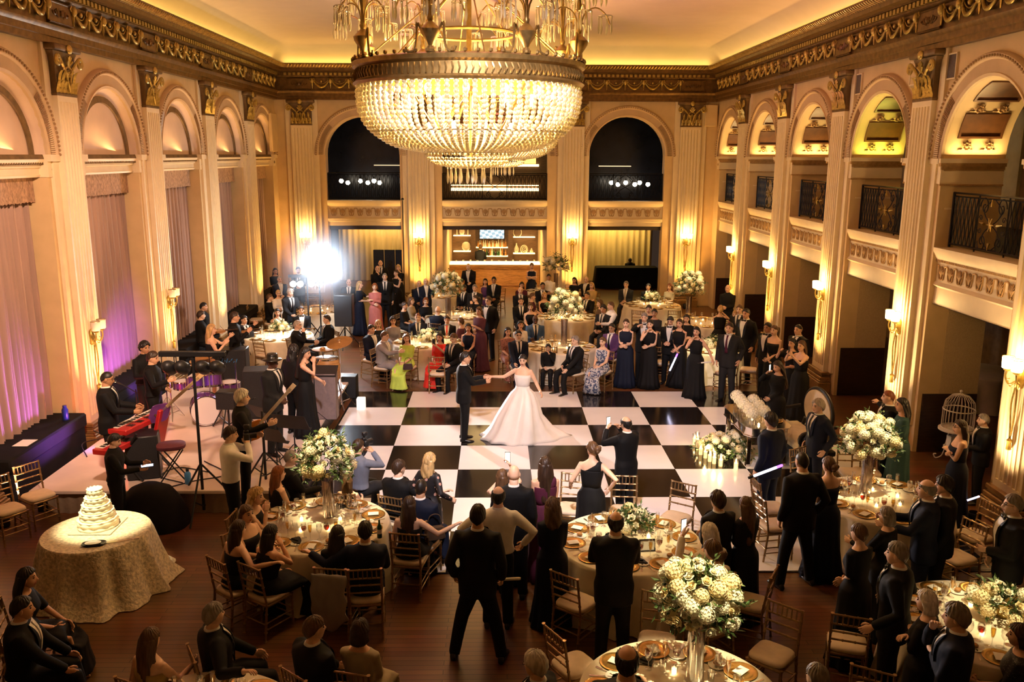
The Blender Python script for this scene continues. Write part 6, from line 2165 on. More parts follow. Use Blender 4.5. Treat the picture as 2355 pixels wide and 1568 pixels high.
t = thing('water_bottle', 'dark blue bottle on the ledge behind the keyboard player', 'bottle', (LW + .1, y, .8))
m = MB(); lathe(m, [(.05, 0), (.055, .01), (.055, .2), (.035, .24), (.035, .28)], 14); m.build('body', mat('navy_plastic', (.02, .03, .12), .3), t)
t = thing('paper_sheet', 'white sheet of paper on the near black ledge', 'paper', (LW + .02, -6.0, .801)); m = MB(); box(m, -.11, .14, -.17, .17, 0, .004); m.build('sheet', M_paper, t)
# drum kit
x0, y0, _ = at(462, 965, SZ)
t = thing('drum_kit', 'chrome drum kit in purple glow in the middle of the platform', 'drum kit', (x0, y0 + .3, SZ), .35)
M_shell = mat('purple_lit_shell', (.16, .05, .22), .25, .3, noise=.2, scale=6)  # purple stage light put into the shell colour
M_head = mat('drum_skin', (.75, .70, .72), .5)
def drum(name, c, r, h, ax):
    q = Vector(ax).normalized().to_track_quat('Z', 'Y').to_matrix().to_4x4(); q.translation = Vector(c); A = np.array(q)
    m = MB(); m.M = A; lathe(m, [(r, 0), (r, h)], 28); m.M = None; o = m.build(name, M_shell, t)
    m = MB(); m.M = A
    for z in (.0, h):
        lathe(m, [(r, z - .015), (r + .012, z - .012), (r + .012, z + .012), (r, z + .015)], 28, cap=False)
    for k in range(8):
        a = k * PI / 4; tube(m, [((r + .008) * math.cos(a), (r + .008) * math.sin(a), .0), ((r + .008) * math.cos(a), (r + .008) * math.sin(a), h)], .006, 4)
    m.M = None; m.build('hoop', M_chrome, o)
    m = MB(); m.M = A; lathe(m, [(r * .98, h + .004), (.001, h + .006)], 28); m.M = None; m.build('drumhead', M_head, o)
drum('bass_drum', (0, -.35, .30), .28, .42, (0, -1, .02)); drum('tom', (-.17, -.12, .62), .15, .2, (0, .3, 1)); drum('tom', (.18, -.12, .62), .16, .22, (0, .3, 1))
drum('floor_tom', (.50, .25, .22), .2, .36, (0, 0, 1)); drum('snare_drum', (-.38, .22, .55), .18, .14, (0, 0, 1))
m = MB()
for sx, sy, sh in ((-.62, -.05, 1.05), (.62, -.1, 1.12), (-.7, .3, .85), (.1, -.5, 1.2)): tripod(m, sx, sy, 0, sh, .012, .25, .35)
m.build('cymbal_stand', M_chrome, t)
for sx, sy, sh, r in ((-.62, -.05, 1.06, .22), (.62, -.1, 1.13, .25), (-.7, .3, .86, .18), (.1, -.5, 1.2, .2)):
    m = MB(); lathe(m, [(.001, sh + .03), (.04, sh + .022), (.05, sh + .008), (r, sh - .012), (r, sh - .016), (.05, sh)], 24); m.build('cymbal', M_cym, t)
light('kit_glow', 'POINT', (x0 + .1, y0 - .3, SZ + .5), 70, (.42, .16, 1), .08)
light('kit_glow', 'SPOT', (-4.9, -2.6, .55), 260, (.40, .10, 1), .08, target=(-6.2, -1.6, 1.2), spot=R(60), blend=.9)
light('ledge_glow', 'SPOT', (-4.6, -5.0, .5), 260, (.45, .14, 1), .08, target=(-6.2, -5.6, 1.2), spot=R(80), blend=.9)
light('case_glow', 'POINT', (x0 - 1.0, y0 - 1.3, SZ + .3), 14, (1, .08, .05), .06)
# conga, cymbals, lectern of the singer
x, y, _ = at(757, 945, SZ)
t = thing('conga_drum', 'wooden conga drum with pale skin on a stand beside the singer', 'drum', (x, y, SZ))
zt = zat(x, y, 822) - SZ; zb = zat(x, y, 882) - SZ
m = MB(); lathe(m, [(.19, zb), (.25, zb + .12), (.26, zt - .15), (.22, zt - .02)], 26); m.build('shell', M_wood, t)
m = MB(); lathe(m, [(.225, zt - .03), (.235, zt - .02), (.235, zt), (.22, zt + .005)], 26); m.build('hoop', M_chrome, t)
m = MB(); lathe(m, [(.22, zt + .002), (.001, zt + .006)], 26); m.build('drumhead', M_head, t)
m = MB()
for k in range(3):
    a = k * 2.1; tube(m, [(.2 * math.cos(a), .2 * math.sin(a), zb + .1), (.3 * math.cos(a), .3 * math.sin(a), .01)], .014, 6)
m.build('stand', M_chrome, t)
t = thing('lectern', 'tall grey fronted stand box on the platform corner', 'lectern', (x + .02, y - .45, SZ))
m = MB(); box(m, -.24, .24, -.14, .14, 0, .92, .01); m.build('cabinet', mat('grey_panel', (.20, .15, .15), .5, noise=.08), t)
m = MB(); m.M = TM((0, 0, .95), (R(25), 0, 0)); box(m, -.26, .26, -.17, .17, 0, .02); m.M = None; m.build('sloped_top', M_blk, t)
for px, pz, r, tl, nm in ((782, 786, .27, .28, 'tilted, higher of two'), (742, 801, .22, 0, 'flat, lower of two')):
    xx, yy = x + (px - 757) / 118, y + .25
    z = zat(xx, yy, pz)
    t = thing('cymbal_stand', 'bronze cymbal on stand behind the conga, ' + nm, 'cymbal', (xx, yy, SZ))
    m = MB(); tripod(m, 0, 0, 0, z - SZ, .013, .3, .4); m.build('stand', M_chrome, t)
    m = MB(); m.M = TM((0, 0, z - SZ), (tl, -tl * .5, 0)); lathe(m, [(.001, .035), (.045, .026), (.055, .008), (r, -.012), (r, -.017), (.055, 0)], 28); m.M = None; m.build('cymbal', M_cym, t)
def micstand(u, v, vt, label, boom=(.3, -.2)):
    x, y, _ = at(u, v, SZ)
    h = zat(x, y, vt) - SZ
    t = thing('microphone_stand', label, 'microphone stand', (x, y, SZ))
    m = MB(); tripod(m, 0, 0, 0, h, .010, .3, .3); tube(m, [(-boom[0] * .3, -boom[1] * .3, h - .1), (boom[0], boom[1], h + .08)], .008, 6); m.build('stand', M_blk, t)
    m = MB(); tube(m, [(boom[0], boom[1], h + .08), (boom[0] * 1.35, boom[1] * 1.35, h + .11)], [.014, .018], 8); ball(m, (boom[0] * 1.45, boom[1] * 1.45, h + .12), .026, 8, 6); m.build('microphone', M_grille, t)
micstand(727, 980, 850, 'microphone stand in front of the singer', (.02, .2))
micstand(320, 985, 895, 'microphone stand over the red keyboards', (-.3, .1))
micstand(560, 985, 925, 'microphone stand beside the blond guitarist', (.2, -.1))
def mstand(u, v, vt, label, rot, w=.5):
    x, y, _ = at(u, v, SZ)
    h = zat(x, y, vt) - SZ
    t = thing('music_stand', label, 'music stand', (x, y, SZ), rot)
    m = MB(); tripod(m, 0, 0, 0, h, .012, .28, .3); m.build('stand', M_blk, t)
    m = MB(); m.M = TM((0, .0, h), (R(55), 0, 0)); box(m, -w / 2, w / 2, 0, .36, -.008, 0); box(m, -w / 2, w / 2, -.01, 0, 0, .05); m.M = None; m.build('desk', M_blk, t)
    m = MB(); m.M = TM((0, 0, h), (R(55), 0, 0)); box(m, -.2, -.01, .03, .32, .002, .006); box(m, .01, .2, .03, .32, .002, .006); m.M = None; m.build('sheet_music', M_paper, t)
mstand(680, 1060, 985, 'music stand with white pages left of the tall flowers', 2.9, .6)
mstand(638, 1075, 1015, 'grey music stand behind the videographer', 2.7)
mstand(612, 1000, 962, 'music stand before the orange guitar', 2.5)
x, y, _ = at(612, 1110, SZ)
t = thing('light_pole', 'black pole rising beside the blond guitarist', 'pole', (x, y, SZ))
m = MB(); tripod(m, 0, 0, 0, zat(x, y, 945) - SZ, .022, .4, .5); m.build('pole', M_blk, t)
x, y = -1.38, YB - .30
t = thing('tall_pole', 'tall thin black pole against the second end wall pilaster', 'pole', (x, y, 0))
m = MB(); tripod(m, 0, 0, 0, zat(x, y, 460), .016, .4, .5); m.build('pole', M_blk, t)
m = MB(); ball(m, (0, 0, zat(x, y, 458)), .05, 10, 6); m.build('finial', M_blk, t)
m = MB()
for k, P_ in enumerate((((390, 1120), (450, 1105), (520, 1090), (470, 1060)), ((200, 1050), (190, 1020), (240, 1005), (215, 990)), ((420, 1110), (370, 1095), (410, 1075), (480, 1085)))):
    tube(m, smooth_path([at(u, v, SZ + .012) for u, v in P_], 8), .010, 5)
m.build('cable', M_blk, label='black cables lying loose on the pale platform', cat='cable', kind='stuff')

# ---------------------------------------------------------------- cake table
cx, cy = -3.17, -9.40
t = thing('cake_table', 'round table under the crushed ivory damask with the cake', 'table', (cx, cy, 0))
o = link('tabletop', TTOP, M_dark, t); o.scale = (.69, .69, 1); link('pedestal', TPED, M_dark, t)
o = link('tablecloth', cloth_mesh(.66, .772, 12, .17, 9, .09), M_damask, None, (cx, cy, 0), .5, 'crushed ivory damask cloth trailing on the floor under the cake', 'tablecloth')
t = thing('wedding_cake', 'five tier ruffled white wedding cake on the damask table', 'cake', (*at(226, 1206, .8)[:2], .774))
m = MB(); box(m, -.27, .27, -.27, .27, 0, .015, .004); m.build('cake_board', mat('clear_board', (.8, .75, .6), .15, trans=.4), t)
M_ice = mat('butter_icing', (.92, .84, .62), .55, noise=.05, bump=.1, scale=30)
for r, z0, z1 in ((.245, .015, .135), (.21, .135, .235), (.175, .235, .33), (.135, .33, .42), (.095, .42, .53)):
    m = MB(); rings = []
    for i in range(9):
        q = i / 8; z = z0 + (z1 - z0) * q
        rings.append([((r + .006 * math.sin(q * 4 * PI) + .006 * math.sin(11 * a + i * .7) * (.4 + .6 * q)) * math.cos(a), (r + .006 * math.sin(q * 4 * PI) + .006 * math.sin(11 * a + i * .7) * (.4 + .6 * q)) * math.sin(a), z + (.005 * math.sin(13 * a) if i == 8 else 0)) for a in np.arange(60) * 2 * PI / 60])
    rings.append([(p[0] * .8, p[1] * .8, z1 - .005) for p in rings[-1]])
    loft(m, rings); m.build('cake_tier', M_ice, t, smooth=180)
x, y, _ = at(216, 1252, .775)
t = thing('serving_tray', 'black oval tray with a white dish before the cake', 'tray', (x, y, .774), .2)
m = MB(); loft(m, [ell((0, 0, z), a, a * .55, 28, 3) for z, a in ((0, .12), (.02, .145), (.025, .14), (.012, .12))]); m.build('tray', M_satin, t)
m = MB(); loft(m, [ell((-.01, 0, z), a, a * .6, 24) for z, a in ((.013, .08), (.03, .095), (.028, .085))]); m.build('dish', M_china, t)
for k, (u, v) in enumerate(((268, 1245), (285, 1242))):
    x, y, _ = at(u, v, .775); link('cake_server' if k else 'cake_knife', ST['knife'], M_silver, None, (x, y, .775), 1.9, 'silver cake %s lying on the damask' % ('server' if k else 'knife'), 'cutlery').scale = (1.8, 1.8, 1)
light('pin_spot', 'SPOT', (-3.4, -11.5, 8.4), 4200, (1, .86, .52), .05, target=(cx, cy + .15, 1.0), spot=R(9.5), blend=.6)

# ---------------------------------------------------------------- sweetheart table, settee, floor candles
t = thing('mirrored_table', 'mirrored rectangular sweetheart table with clipped corners', 'table', (6.86, -4.42, 0), .03)
oc = [(-.42, -.62), (-.32, -.76), (.32, -.76), (.42, -.62), (.42, .62), (.32, .76), (-.32, .76), (-.42, .62)]
M_mirror = mat('mirror_glass', (.72, .66, .62), .06, 1.0)
m = MB(); prism(m, oc, 'z', .62, .755); m.build('mirrored_apron', M_mirror, t)
m = MB(); prism(m, [(a * 1.03, b_ * 1.03) for a, b_ in oc], 'z', .755, .775); prism(m, [(a * 1.03, b_ * 1.03) for a, b_ in oc], 'z', .605, .62); m.build('silver_trim', M_chrome, t)
for sx in (-1, 1):
    for sy in (-1, 1):
        m = MB(); box(m, sx * .33 - .04, sx * .33 + .04, sy * .62 - .04, sy * .62 + .04, 0, .61, .006); m.build('leg', M_mirror, t)
hv = MB(); lathe(hv, [(.045, 0), (.055, .02), (.05, .10), (.06, .14)], 14, cap=False); hvm = hv.mesh('vase')
for x, y in ((6.60, -5.0), (6.62, -4.72), (6.60, -4.42), (6.62, -4.12), (6.63, -3.85), (6.84, -4.88), (6.85, -4.52), (6.86, -4.15)):
    t = thing('flower_vase', 'white hydrangea ball in a glass cup on the mirrored table', 'flowers', (x, y, .776), 0, 'hydrangea cups on the mirrored table')
    link('vase', hvm, M_glass, t); o = link('hydrangea_bloom', HYD, M_petal, t, (0, 0, .22)); o.scale = (.125,) * 3
for x, y in ((6.72, -5.02), (6.92, -5.05), (6.97, -4.82), (7.03, -4.98), (6.73, -4.58), (6.99, -4.60)):
    put('votive_candle', ST['votive'], M_glass, (x, y, .776), 0, 'small votive candle on the mirrored table', 'candle', 'votives on the mirrored table', ('flame', ST['flame'], M_flame))
for x, y in ((6.97, -3.98), (7.07, -3.90), (7.03, -4.15)):
    put('water_goblet', ST['goblet'], M_glass, (x, y, .776), 0, 'stemmed goblet on the mirrored table', 'glass', 'goblets on the mirrored table')
for x, y in ((7.09, -4.38), (7.08, -4.76)):
    put('charger_plate', ST['charger'], M_charger, (x, y, .776), 0, 'gold charger on the mirrored table', 'plate', 'chargers on the mirrored table')
# settee
t = thing('settee', 'carved black settee with cream upholstery behind the mirrored table', 'settee', (7.62, -4.55, 0), R(-90) + .1)
M_uph = mat('cream_upholstery', (.74, .64, .46), .6, noise=.08, scale=8)
m = MB(); box(m, -.72, .72, -.34, .34, .34, .50, .05); m.build('seat', M_uph, t)
m = MB(); box(m, -.76, .76, -.38, .38, .26, .36, .02)
for sx in (-1, 1):
    for sy in (-1, 1): tube(m, [(sx * .68, sy * .32, .28), (sx * .70, sy * .36, 0)], [.04, .022], 8)
m.build('frame', M_blk, t)
m = MB(); loft(m, [[(a * .52 * s, .36 + d, .90 + b_ * .38 * s) for a, b_ in circ(36)] for d, s in ((-.05, .9), (-.03, 1), (.03, 1), (.05, .9))]); m.build('oval_back', M_uph, t)
m = MB(); tube(m, [(a * .55, .37, .90 + b_ * .41) for a, b_ in circ(40)], .032, 8, closed=True)
for e in (-1, 1): tube(m, [(e * .5, .37, .62), (e * .6, .36, .40)], .035, 8)
m.build('back_rail', M_blk, t)
for e in (-1, 1):
    m = MB(); P_ = [(e * .72, .36, .80), (e * .74, .1, .76), (e * .76, -.15, .72)]
    for k in range(22):
        a = k / 21 * 3.2 * PI; rr = .13 * (1 - .75 * k / 21)
        P_.append((e * .76, -.22 - rr * math.sin(a), .59 + rr * math.cos(a)))
    tube(m, P_, .035, 8); tube(m, [(e * .75, -.30, .52), (e * .74, -.30, .30)], .035, 8); m.build('scroll_arm', M_blk, t)
# floor flowers and candles
fx, fy, _ = at(1668, 1045, 0)
t = thing('floor_flowers', 'bank of white flowers and greenery on the floor before the mirrored table', 'flowers', (fx, fy, .017))
FOL['floor'] = foliage(.55, 150, 12, 0, 1.2, .6); link('foliage', FOL['floor'], [M_leaf, M_olive], t, (0, 0, .05))
blooms(t, (0, 0, .04), .52, 44, 5, .062, low=.0, squash=.75)
gl = MB(); lathe(gl, [(.05, 0), (.05, .22), (.046, .22), (.046, .01)], 16, cap=False); glm = gl.mesh('glass')
cn = MB(); lathe(cn, [(.036, .006), (.036, .13), (.01, .135)], 14); cnm = cn.mesh('wax')
flm = MB(); ball(flm, (0, 0, .155), .012, 8, 6, (1, 1, 1.8)); flm = flm.mesh('flame')
M_wax = mat('lit_wax', (.9, .75, .45), .5, emit=(1, .60, .18), es=1.6)
M_fl2 = mat('bright_flame', (1, .8, .4), .5, emit=(1, .66, .25), es=40)
for k, (u, v) in enumerate(((1597, 1022), (1604, 1034), (1611, 1045), (1622, 1053), (1632, 1061), (1642, 1066), (1657, 1072), (1692, 1080), (1603, 1018), (1616, 1036), (1640, 1052))):
    x, y, _ = at(u, v, .02)
    t = thing('pillar_candle', 'lit pillar candle in glass at the foot of the white flower bank', 'candle', (x, y, .017), 0, 'pillar candles at the flower bank')
    link('glass', glm, M_glass, t); link('wax', cnm, M_wax, t); link('flame', flm, M_fl2, t)
    if k in (1, 3, 5, 6): light('candle_light', 'POINT', (x, y, .24), 4, (1, .66, .25), .03)

# ---------------------------------------------------------------- birdcage
x, y, _ = at(2192, 1062, 0)
t = thing('birdcage', 'white wire birdcage card holder on a scrolled stand', 'birdcage', (x, y, 0))
M_wire = mat('white_wire', (.72, .64, .52), .5, noise=.05)
zb = zat(x, y, 985); zt = zat(x, y, 905)
rr = .27
m = MB(); lathe(m, [(rr + .05, zb - .03), (rr + .05, zb), (rr, zb + .01), (.02, zb + .01)], 28)
for z in (zb + .02, zb + (zt - zb) * .55): tube(m, [(rr * a, rr * b_, z) for a, b_ in circ(32)], .012, 5, closed=True)
m.build('tray', M_wire, t)
m = MB()
for k in range(26):
    a = 2 * PI * k / 26
    P_ = [(rr, zb), (rr, zb + (zt - zb) * .55), (rr * .9, zb + (zt - zb) * .78), (rr * .55, zb + (zt - zb) * .94), (.02, zt)]
    tube(m, [(r * math.cos(a), r * math.sin(a), z) for r, z in P_], .005, 4)
m.build('wires', M_wire, t)
m = MB(); ball(m, (0, 0, zt + .04), .03, 8, 6); tube(m, [(0, 0, zt), (0, 0, zt + .03)], .012, 6); m.build('finial', M_wire, t)
for k in range(3):
    a = k * 2.09 + .4
    m = MB(); tube(m, smooth_path([(.12 * math.cos(a), .12 * math.sin(a), zb - .02), (.16 * math.cos(a), .16 * math.sin(a), zb * .5), (.2 * math.cos(a), .2 * math.sin(a), .1), (.3 * math.cos(a), .3 * math.sin(a), .02), (.34 * math.cos(a), .34 * math.sin(a), .08), (.30 * math.cos(a), .30 * math.sin(a), .10)], 6), .012, 6); m.build('leg', M_wire, t)
m = MB(); lathe(m, [(.2, .28), (.2, .30), (.02, .30)], 20); m.build('lower_shelf', M_wire, t)
tx = thing('gift_bag', 'white paper gift bag under the birdcage', 'bag', (x - .04, y - .02, .302), .2)
m = MB(); prism(m, [(-.11, 0), (.11, 0), (.12, .22), (-.12, .22)], 'y', -.06, .06); m.build('bag', M_china, tx)
m = MB(); tube(m, smooth_path([(-.05, 0, .22), (-.03, 0, .30), (.03, 0, .30), (.05, 0, .22)], 5), .005, 5); m.build('handle', M_china, tx)
for k in range(3):
    q = thing('greeting_card', 'white envelope lying inside the birdcage', 'envelope', (x - .06 + .05 * k, y - .03 * k, zb + .012 + .012 * k), .4 + k * .7, 'envelopes in the birdcage')
    m = MB(); box(m, -.09, .09, -.06, .06, 0, .006); m.build('envelope', M_paper, q)
x, y, _ = at(2245, 852, .77)
t = thing('aisle_table', 'round cloth covered table in the dim side aisle', 'table', (x, y, 0)); o = link('tablecloth', CLOTH[1], M_cloth, t)

# ---------------------------------------------------------------- bar
BX0, BX1, BY = .03, 3.83, 16.3
t = thing('bar_counter', 'wood panelled bar counter with glowing marble top', 'bar', (0, 0, 0))
m = MB(); box(m, BX0, BX1, BY, BY + .55, .0, 1.02)
for x0, x1 in ((.05, 1.22), (1.32, 2.5), (2.6, 3.78)):
    for z in (.14, .86): box(m, x0, x1, BY - .02, BY, z - .02, z + .02)
    for xx in (x0, x1): box(m, xx - .02, xx + .02, BY - .02, BY, .14, .86)
m.build('panelled_front', M_wood, t)
m = MB(); box(m, BX0, BX1, BY - .12, BY + .6, 1.02, 1.09, .01); m.build('marble_top', mat('lit_marble', (.9, .78, .5), .2, emit=(1, .74, .30), es=1.5, noise=.1, scale=3), t)
t = thing('back_bar', 'walnut back bar with lit shelves behind the counter', 'shelves', (0, 0, 0))
M_wal = mat('back_bar_walnut', (.13, .065, .028), .4, noise=.3, scale=5, stretch=(1, 1, 8))
m = MB(); box(m, BX0, BX1, 18.55, 18.6, 0, 2.9)
for xx in (.98, 2.62): box(m, xx - .1, xx + .1, 18.2, 18.56, 0, 2.9)
m.build('carcass', M_wal, t)
M_glow = mat('lit_shelf', (.9, .75, .45), .3, emit=(1, .72, .30), es=2.2)
SH = []
for x0, x1, zs in ((.1, .86, (1.33, 2.02)), (1.1, 2.5, (1.12, 1.50)), (2.74, 3.7, (1.24, 1.96))):
    for z in zs:
        m = MB(); box(m, x0, x1, 18.25, 18.55, z, z + .03); m.build('shelf', M_glow, t); SH.append((x0, x1, z + .03))
m = MB(); box(m, 1.05, 2.55, 18.2, 18.54, .7, .9); m.build('work_counter', M_wal, t)
def bottle_mesh(h, r):
    m = MB(); lathe(m, [(r * .95, 0), (r, .01), (r, h * .55), (r * .4, h * .72), (r * .33, h * .95), (r * .4, h), (.002, h)], 10); return m.mesh('bottle')
BT = [bottle_mesh(.30, .038), bottle_mesh(.26, .05), bottle_mesh(.34, .034)]
MBT = [mat('amber_liquor', (.45, .20, .05), .12, noise=.1), mat('clear_liquor', (.75, .68, .5), .1, noise=.05), mat('green_bottle', (.03, .09, .03), .12, noise=.1), mat('dark_bottle', (.03, .012, .008), .12)]
for row, (x0, x1, z, n) in enumerate(((1.14, 2.46, 1.53, 16), (1.14, 2.46, 1.15, 17))):
    for k in range(n):
        i = rnd.randrange(3)
        link('liquor_bottle', BT[i], MBT[rnd.randrange(2) if row == 0 else rnd.randrange(4)], None, (x0 + .05 + k * (x1 - x0 - .1) / (n - 1), 18.38 + .03 * (k % 2), z), 0, 'liquor bottle on the %s middle shelf of the back bar' % ('upper', 'lower')[row], 'bottle', '%s row of liquor bottles' % ('upper', 'lower')[row])
for k in range(12):
    x = .3 + 3.3 * k / 11
    link('bar_glass', ST['tumbler'], M_glass, None, (x, BY + .1 + .1 * (k % 3), 1.09), 0, 'glass tumbler on the glowing bar top', 'glass', 'tumblers on the bar top')
def deco(name, prof, loc, label, mt, rot=None, ring=None):
    t = thing(name, label, 'vase', loc); m = MB()
    if ring:
        for r, q, e in ring: tube(m, [(e + r * a, 0, ring[0][0] + ring[0][1] + r * b_ * 1.15) for a, b_ in circ(24)], q, 8, closed=True)
    else: lathe(m, prof, 20)
    m.build('body', mt, t)
M_iv = mat('ivory_ceramic', (.82, .72, .5), .35, noise=.08)
deco('teardrop_vase', [(.05, 0), (.11, .12), (.12, .2), (.05, .36), (.03, .46), (.035, .5)], (.48, 18.36, 2.05), 'pale teardrop vase on the upper left bar shelf', M_iv)
deco('candlestick', [(.04, 0), (.02, .02), (.02, .28), (.03, .3)], (.26, 18.36, 2.05), 'slim candlestick on the upper left bar shelf, left one', M_iv)
deco('candlestick', [(.04, 0), (.02, .02), (.02, .26), (.03, .28)], (.74, 18.36, 2.05), 'slim candlestick on the upper left bar shelf, right one', M_iv)
deco('round_vase', [(.06, 0), (.16, .08), (.2, .2), (.16, .33), (.07, .4)], (.66, 18.36, 1.36), 'ribbed round ivory vase on the lower left bar shelf', M_iv)
deco('ring_sculpture', None, (2.92, 18.36, 1.99), 'open ring sculpture on the upper right bar shelf', M_iv, ring=((.18, .018, 0),))
deco('gourd_vase', [(.05, 0), (.10, .12), (.11, .2), (.03, .36), (.025, .44)], (2.88, 18.36, 1.27), 'ivory gourd vase on the lower right bar shelf', M_iv)
deco('nested_rings', None, (3.22, 18.36, 1.27), 'nested ring sculpture on the lower right bar shelf', M_iv, ring=((.15, .022, 0), (.10, .018, .02), (.05, .015, .04)))
deco('small_vase', [(.05, 0), (.08, .08), (.03, .18), (.03, .22)], (3.55, 18.36, 1.27), 'small ivory vase at the right end of the bar shelf', M_iv)
# television
t = thing('television', 'wall television over the back bar showing the chequered floor', 'television', (1.80, 18.28, 2.20))
m = MB(); box(m, -.56, .56, -.03, .03, -.31, .31, .008); m.build('bezel', M_blk, t)
def tvmat():
    m = mat('screen_picture', (.02, .02, .02), .2); nt = m.node_tree; b = nt.nodes['Principled BSDF']
    tc = nt.nodes.new('ShaderNodeTexCoord'); mp = nt.nodes.new('ShaderNodeMapping'); mp.inputs['Rotation'].default_value = (0, .25, 0); mp.inputs['Scale'].default_value = (1, 0, 1.3); mp.inputs['Location'].default_value = (.03, .5, .02)
    ck = nt.nodes.new('ShaderNodeTexChecker'); ck.inputs['Scale'].default_value = 7; ck.inputs['Color1'].default_value = (.75, .85, 1, 1); ck.inputs['Color2'].default_value = (.06, .10, .14, 1)
    no = nt.nodes.new('ShaderNodeTexNoise'); no.inputs['Scale'].default_value = 6
    mx = nt.nodes.new('ShaderNodeMix'); mx.data_type = 'RGBA'; mx.inputs['B'].default_value = (.25, .35, .38, 1)
    nt.links.new(tc.outputs['Object'], mp.inputs['Vector']); nt.links.new(mp.outputs['Vector'], ck.inputs['Vector']); nt.links.new(tc.outputs['Object'], no.inputs['Vector'])
    nt.links.new(no.outputs['Fac'], mx.inputs['Factor']); nt.links.new(ck.outputs['Color'], mx.inputs['A']); nt.links.new(mx.outputs['Result'], b.inputs['Emission Color']); b.inputs['Emission Strength'].default_value = 1.6
    return m
m = MB(); box(m, -.53, .53, -.036, -.030, -.28, .28); m.build('screen', tvmat(), t)
t = thing('bar_soffit', 'dark beam across the top of the bar opening', 'beam', kind='structure'); m = MB(); box(m, .35, 3.3, BW + .7, BW + .85, 2.90, 2.98); m.build('soffit_beam', M_dark, t)
# black draped counter and black screens
x, y = 7.55, 16.9
t = thing('draped_counter', 'black cloth draped counter before the right hand drape', 'counter', (x, y, 0))
m = MB(); loft(m, [ell((0, 0, z), a, b_, 40, 8) for z, a, b_ in ((0.01, 1.42, .52), (.3, 1.38, .48), (.84, 1.32, .42), (.86, 1.30, .40))]); m.build('black_cloth', M_bench, t)
t = thing('folding_screen', 'dark folding screen panels before the left hand drape', 'screen', (-2.1, 13.3, 0))
for k in range(4):
    m = MB(); box(m, -.62 + k * .42, -.22 + k * .42, -.02, .02, .02, 1.95, .01); m.build('panel', mat('dark_blue_panel', (.015, .02, .035), .5, noise=.2), t)
# glowing balls in place of lamp reflections in gallery glass; lamps on right balconies
gm_ = MB(); ball(gm_, (0, 0, 0), .085, 14, 10); gm_ = gm_.mesh('globe')
hm = MB(); tube(hm, [(0, 0, .10), (0, 0, .18)], .02, 8); lathe(hm, [(.03, .07), (.05, .085), (.03, .12)], 14); hm = hm.mesh('socket')
M_globe = mat('glow_globe', (1, .95, .85), .3, emit=(1, .86, .66), es=9)
for nm, xs_, yy, px in (('left', (785, 800, 829, 846, 860, 873), 14.2, 420), ('right', (1406, 1421, 1439, 1460, 1471, 1490), 14.2, 424)):
    for k, u in enumerate(xs_):
        d = ray(u, px - (0 if k % 2 else 4)); s = (yy - CAM[1]) / d[1]
        t = thing('glow_globe', 'small glowing ball for a lamp reflection in the %s gallery arch' % nm, 'lamp', (CAM[0] + s * d[0], yy, CAM[2] + s * d[2]), 0, 'lamp reflections in the %s gallery' % nm)
        link('globe', gm_, M_globe, t); link('socket', hm, M_blk, t)
for nm, q in (('second', ((1748, 438), (1758, 443), (1766, 441))), ('third', ((1851, 455), (1870, 452), (1881, 456)))):
    for u, v in q:
        d = ray(u, v); s = (11.4 - CAM[0]) / d[0]
        t = thing('glow_globe', 'small round lamp behind the %s balcony railing, right wall' % nm, 'lamp', (11.4, CAM[1] + s * d[1], CAM[2] + s * d[2]), 0, 'round lamps behind the %s right balcony' % nm)
        link('globe', gm_, M_globe, t); link('socket', hm, M_blk, t)
# uplight cans at the pilaster feet
um = MB(); lathe(um, [(.09, 0), (.10, .02), (.10, .16), (.085, .18), (.08, .12), (.001, .12)], 16); um = um.mesh('housing')
def ucan(x, y, z, label): t = thing('uplight', label, 'uplight', (x, y, z)); link('housing', um, M_blk, t)
for i, x in enumerate((-4.95, -.83, 4.78, 8.97)): ucan(x, YB - .45, 0, 'black uplight can at the %s end wall pilaster' % ('leftmost', 'second', 'third', 'rightmost')[i])
for i, y in enumerate(SIDE_Y[:5]):
    ucan(XR - .45, y, 0, 'black uplight can on the right wall, %s pilaster from the far corner' % ORD[i])
    ucan(XL + .28, y, 0, 'black uplight can on the left wall, %s pilaster from the far corner' % ORD[i])
# upstairs things behind the nearest right balcony
t = thing('balcony_chair', 'cream covered chair standing on the nearest right balcony', 'chair', (11.6, -5.4, 3.88)); m = MB(); box(m, -.25, .25, -.25, .25, 0, .5, .05); box(m, -.25, -.15, -.25, .25, .4, 1.1, .05); m.build('cover', M_uph, t)

# ================================================================ the band and the crew
B = dict(base=SZ)
P(245, 872, 'm st suit:black:black buzz:k t keys keys', 'in black suit and spectacles playing the red keyboards', 75, glasses=True, hero=True, pitch=.2, **B)
P(332, 800, 'm st shirt:black:black full:k t drum drum', 'with spiked dark hair at the drums', 120, pitch=.1, **B)
P(350, 824, 'm st shirt:black:black short:b l pluck gtr', 'in black shirt playing the pale necked bass', 85, hero=True, pitch=.2, **B)
P(262, 1014, 'm st shirt:black:black short:k l table table', 'technician in black sweater holding a lit tablet', 80, hero=True, pitch=.3, H=1.58)
P(486, 758, 'f st dress:black:s long:y p violin bow', 'in short black dress bowing a violin', 70, **B)
P(539, 730, 'm st shirt:black:black short:b l violin bow', 'in black shirt bowing a violin', 80, **B)
P(462, 726, 'm se shirt:black:black short:b p table table', 'in black shirt seated behind the blond violinist', 60, base=.25)
P(468, 706, 'm st shirt:black:black short:k l down down', 'in black shirt standing behind the seated one at the drape', 90, H=1.7)
P(626, 833, 'm st suit:charcoal:black hat:k d pocket low', 'in black hat and long grey coat', 110, hero=True, **B)
P(675, 808, 'm st shirt:black:black curly:k d down down', 'in black beside the long haired singer, back view', 30, **B, dep=.3)
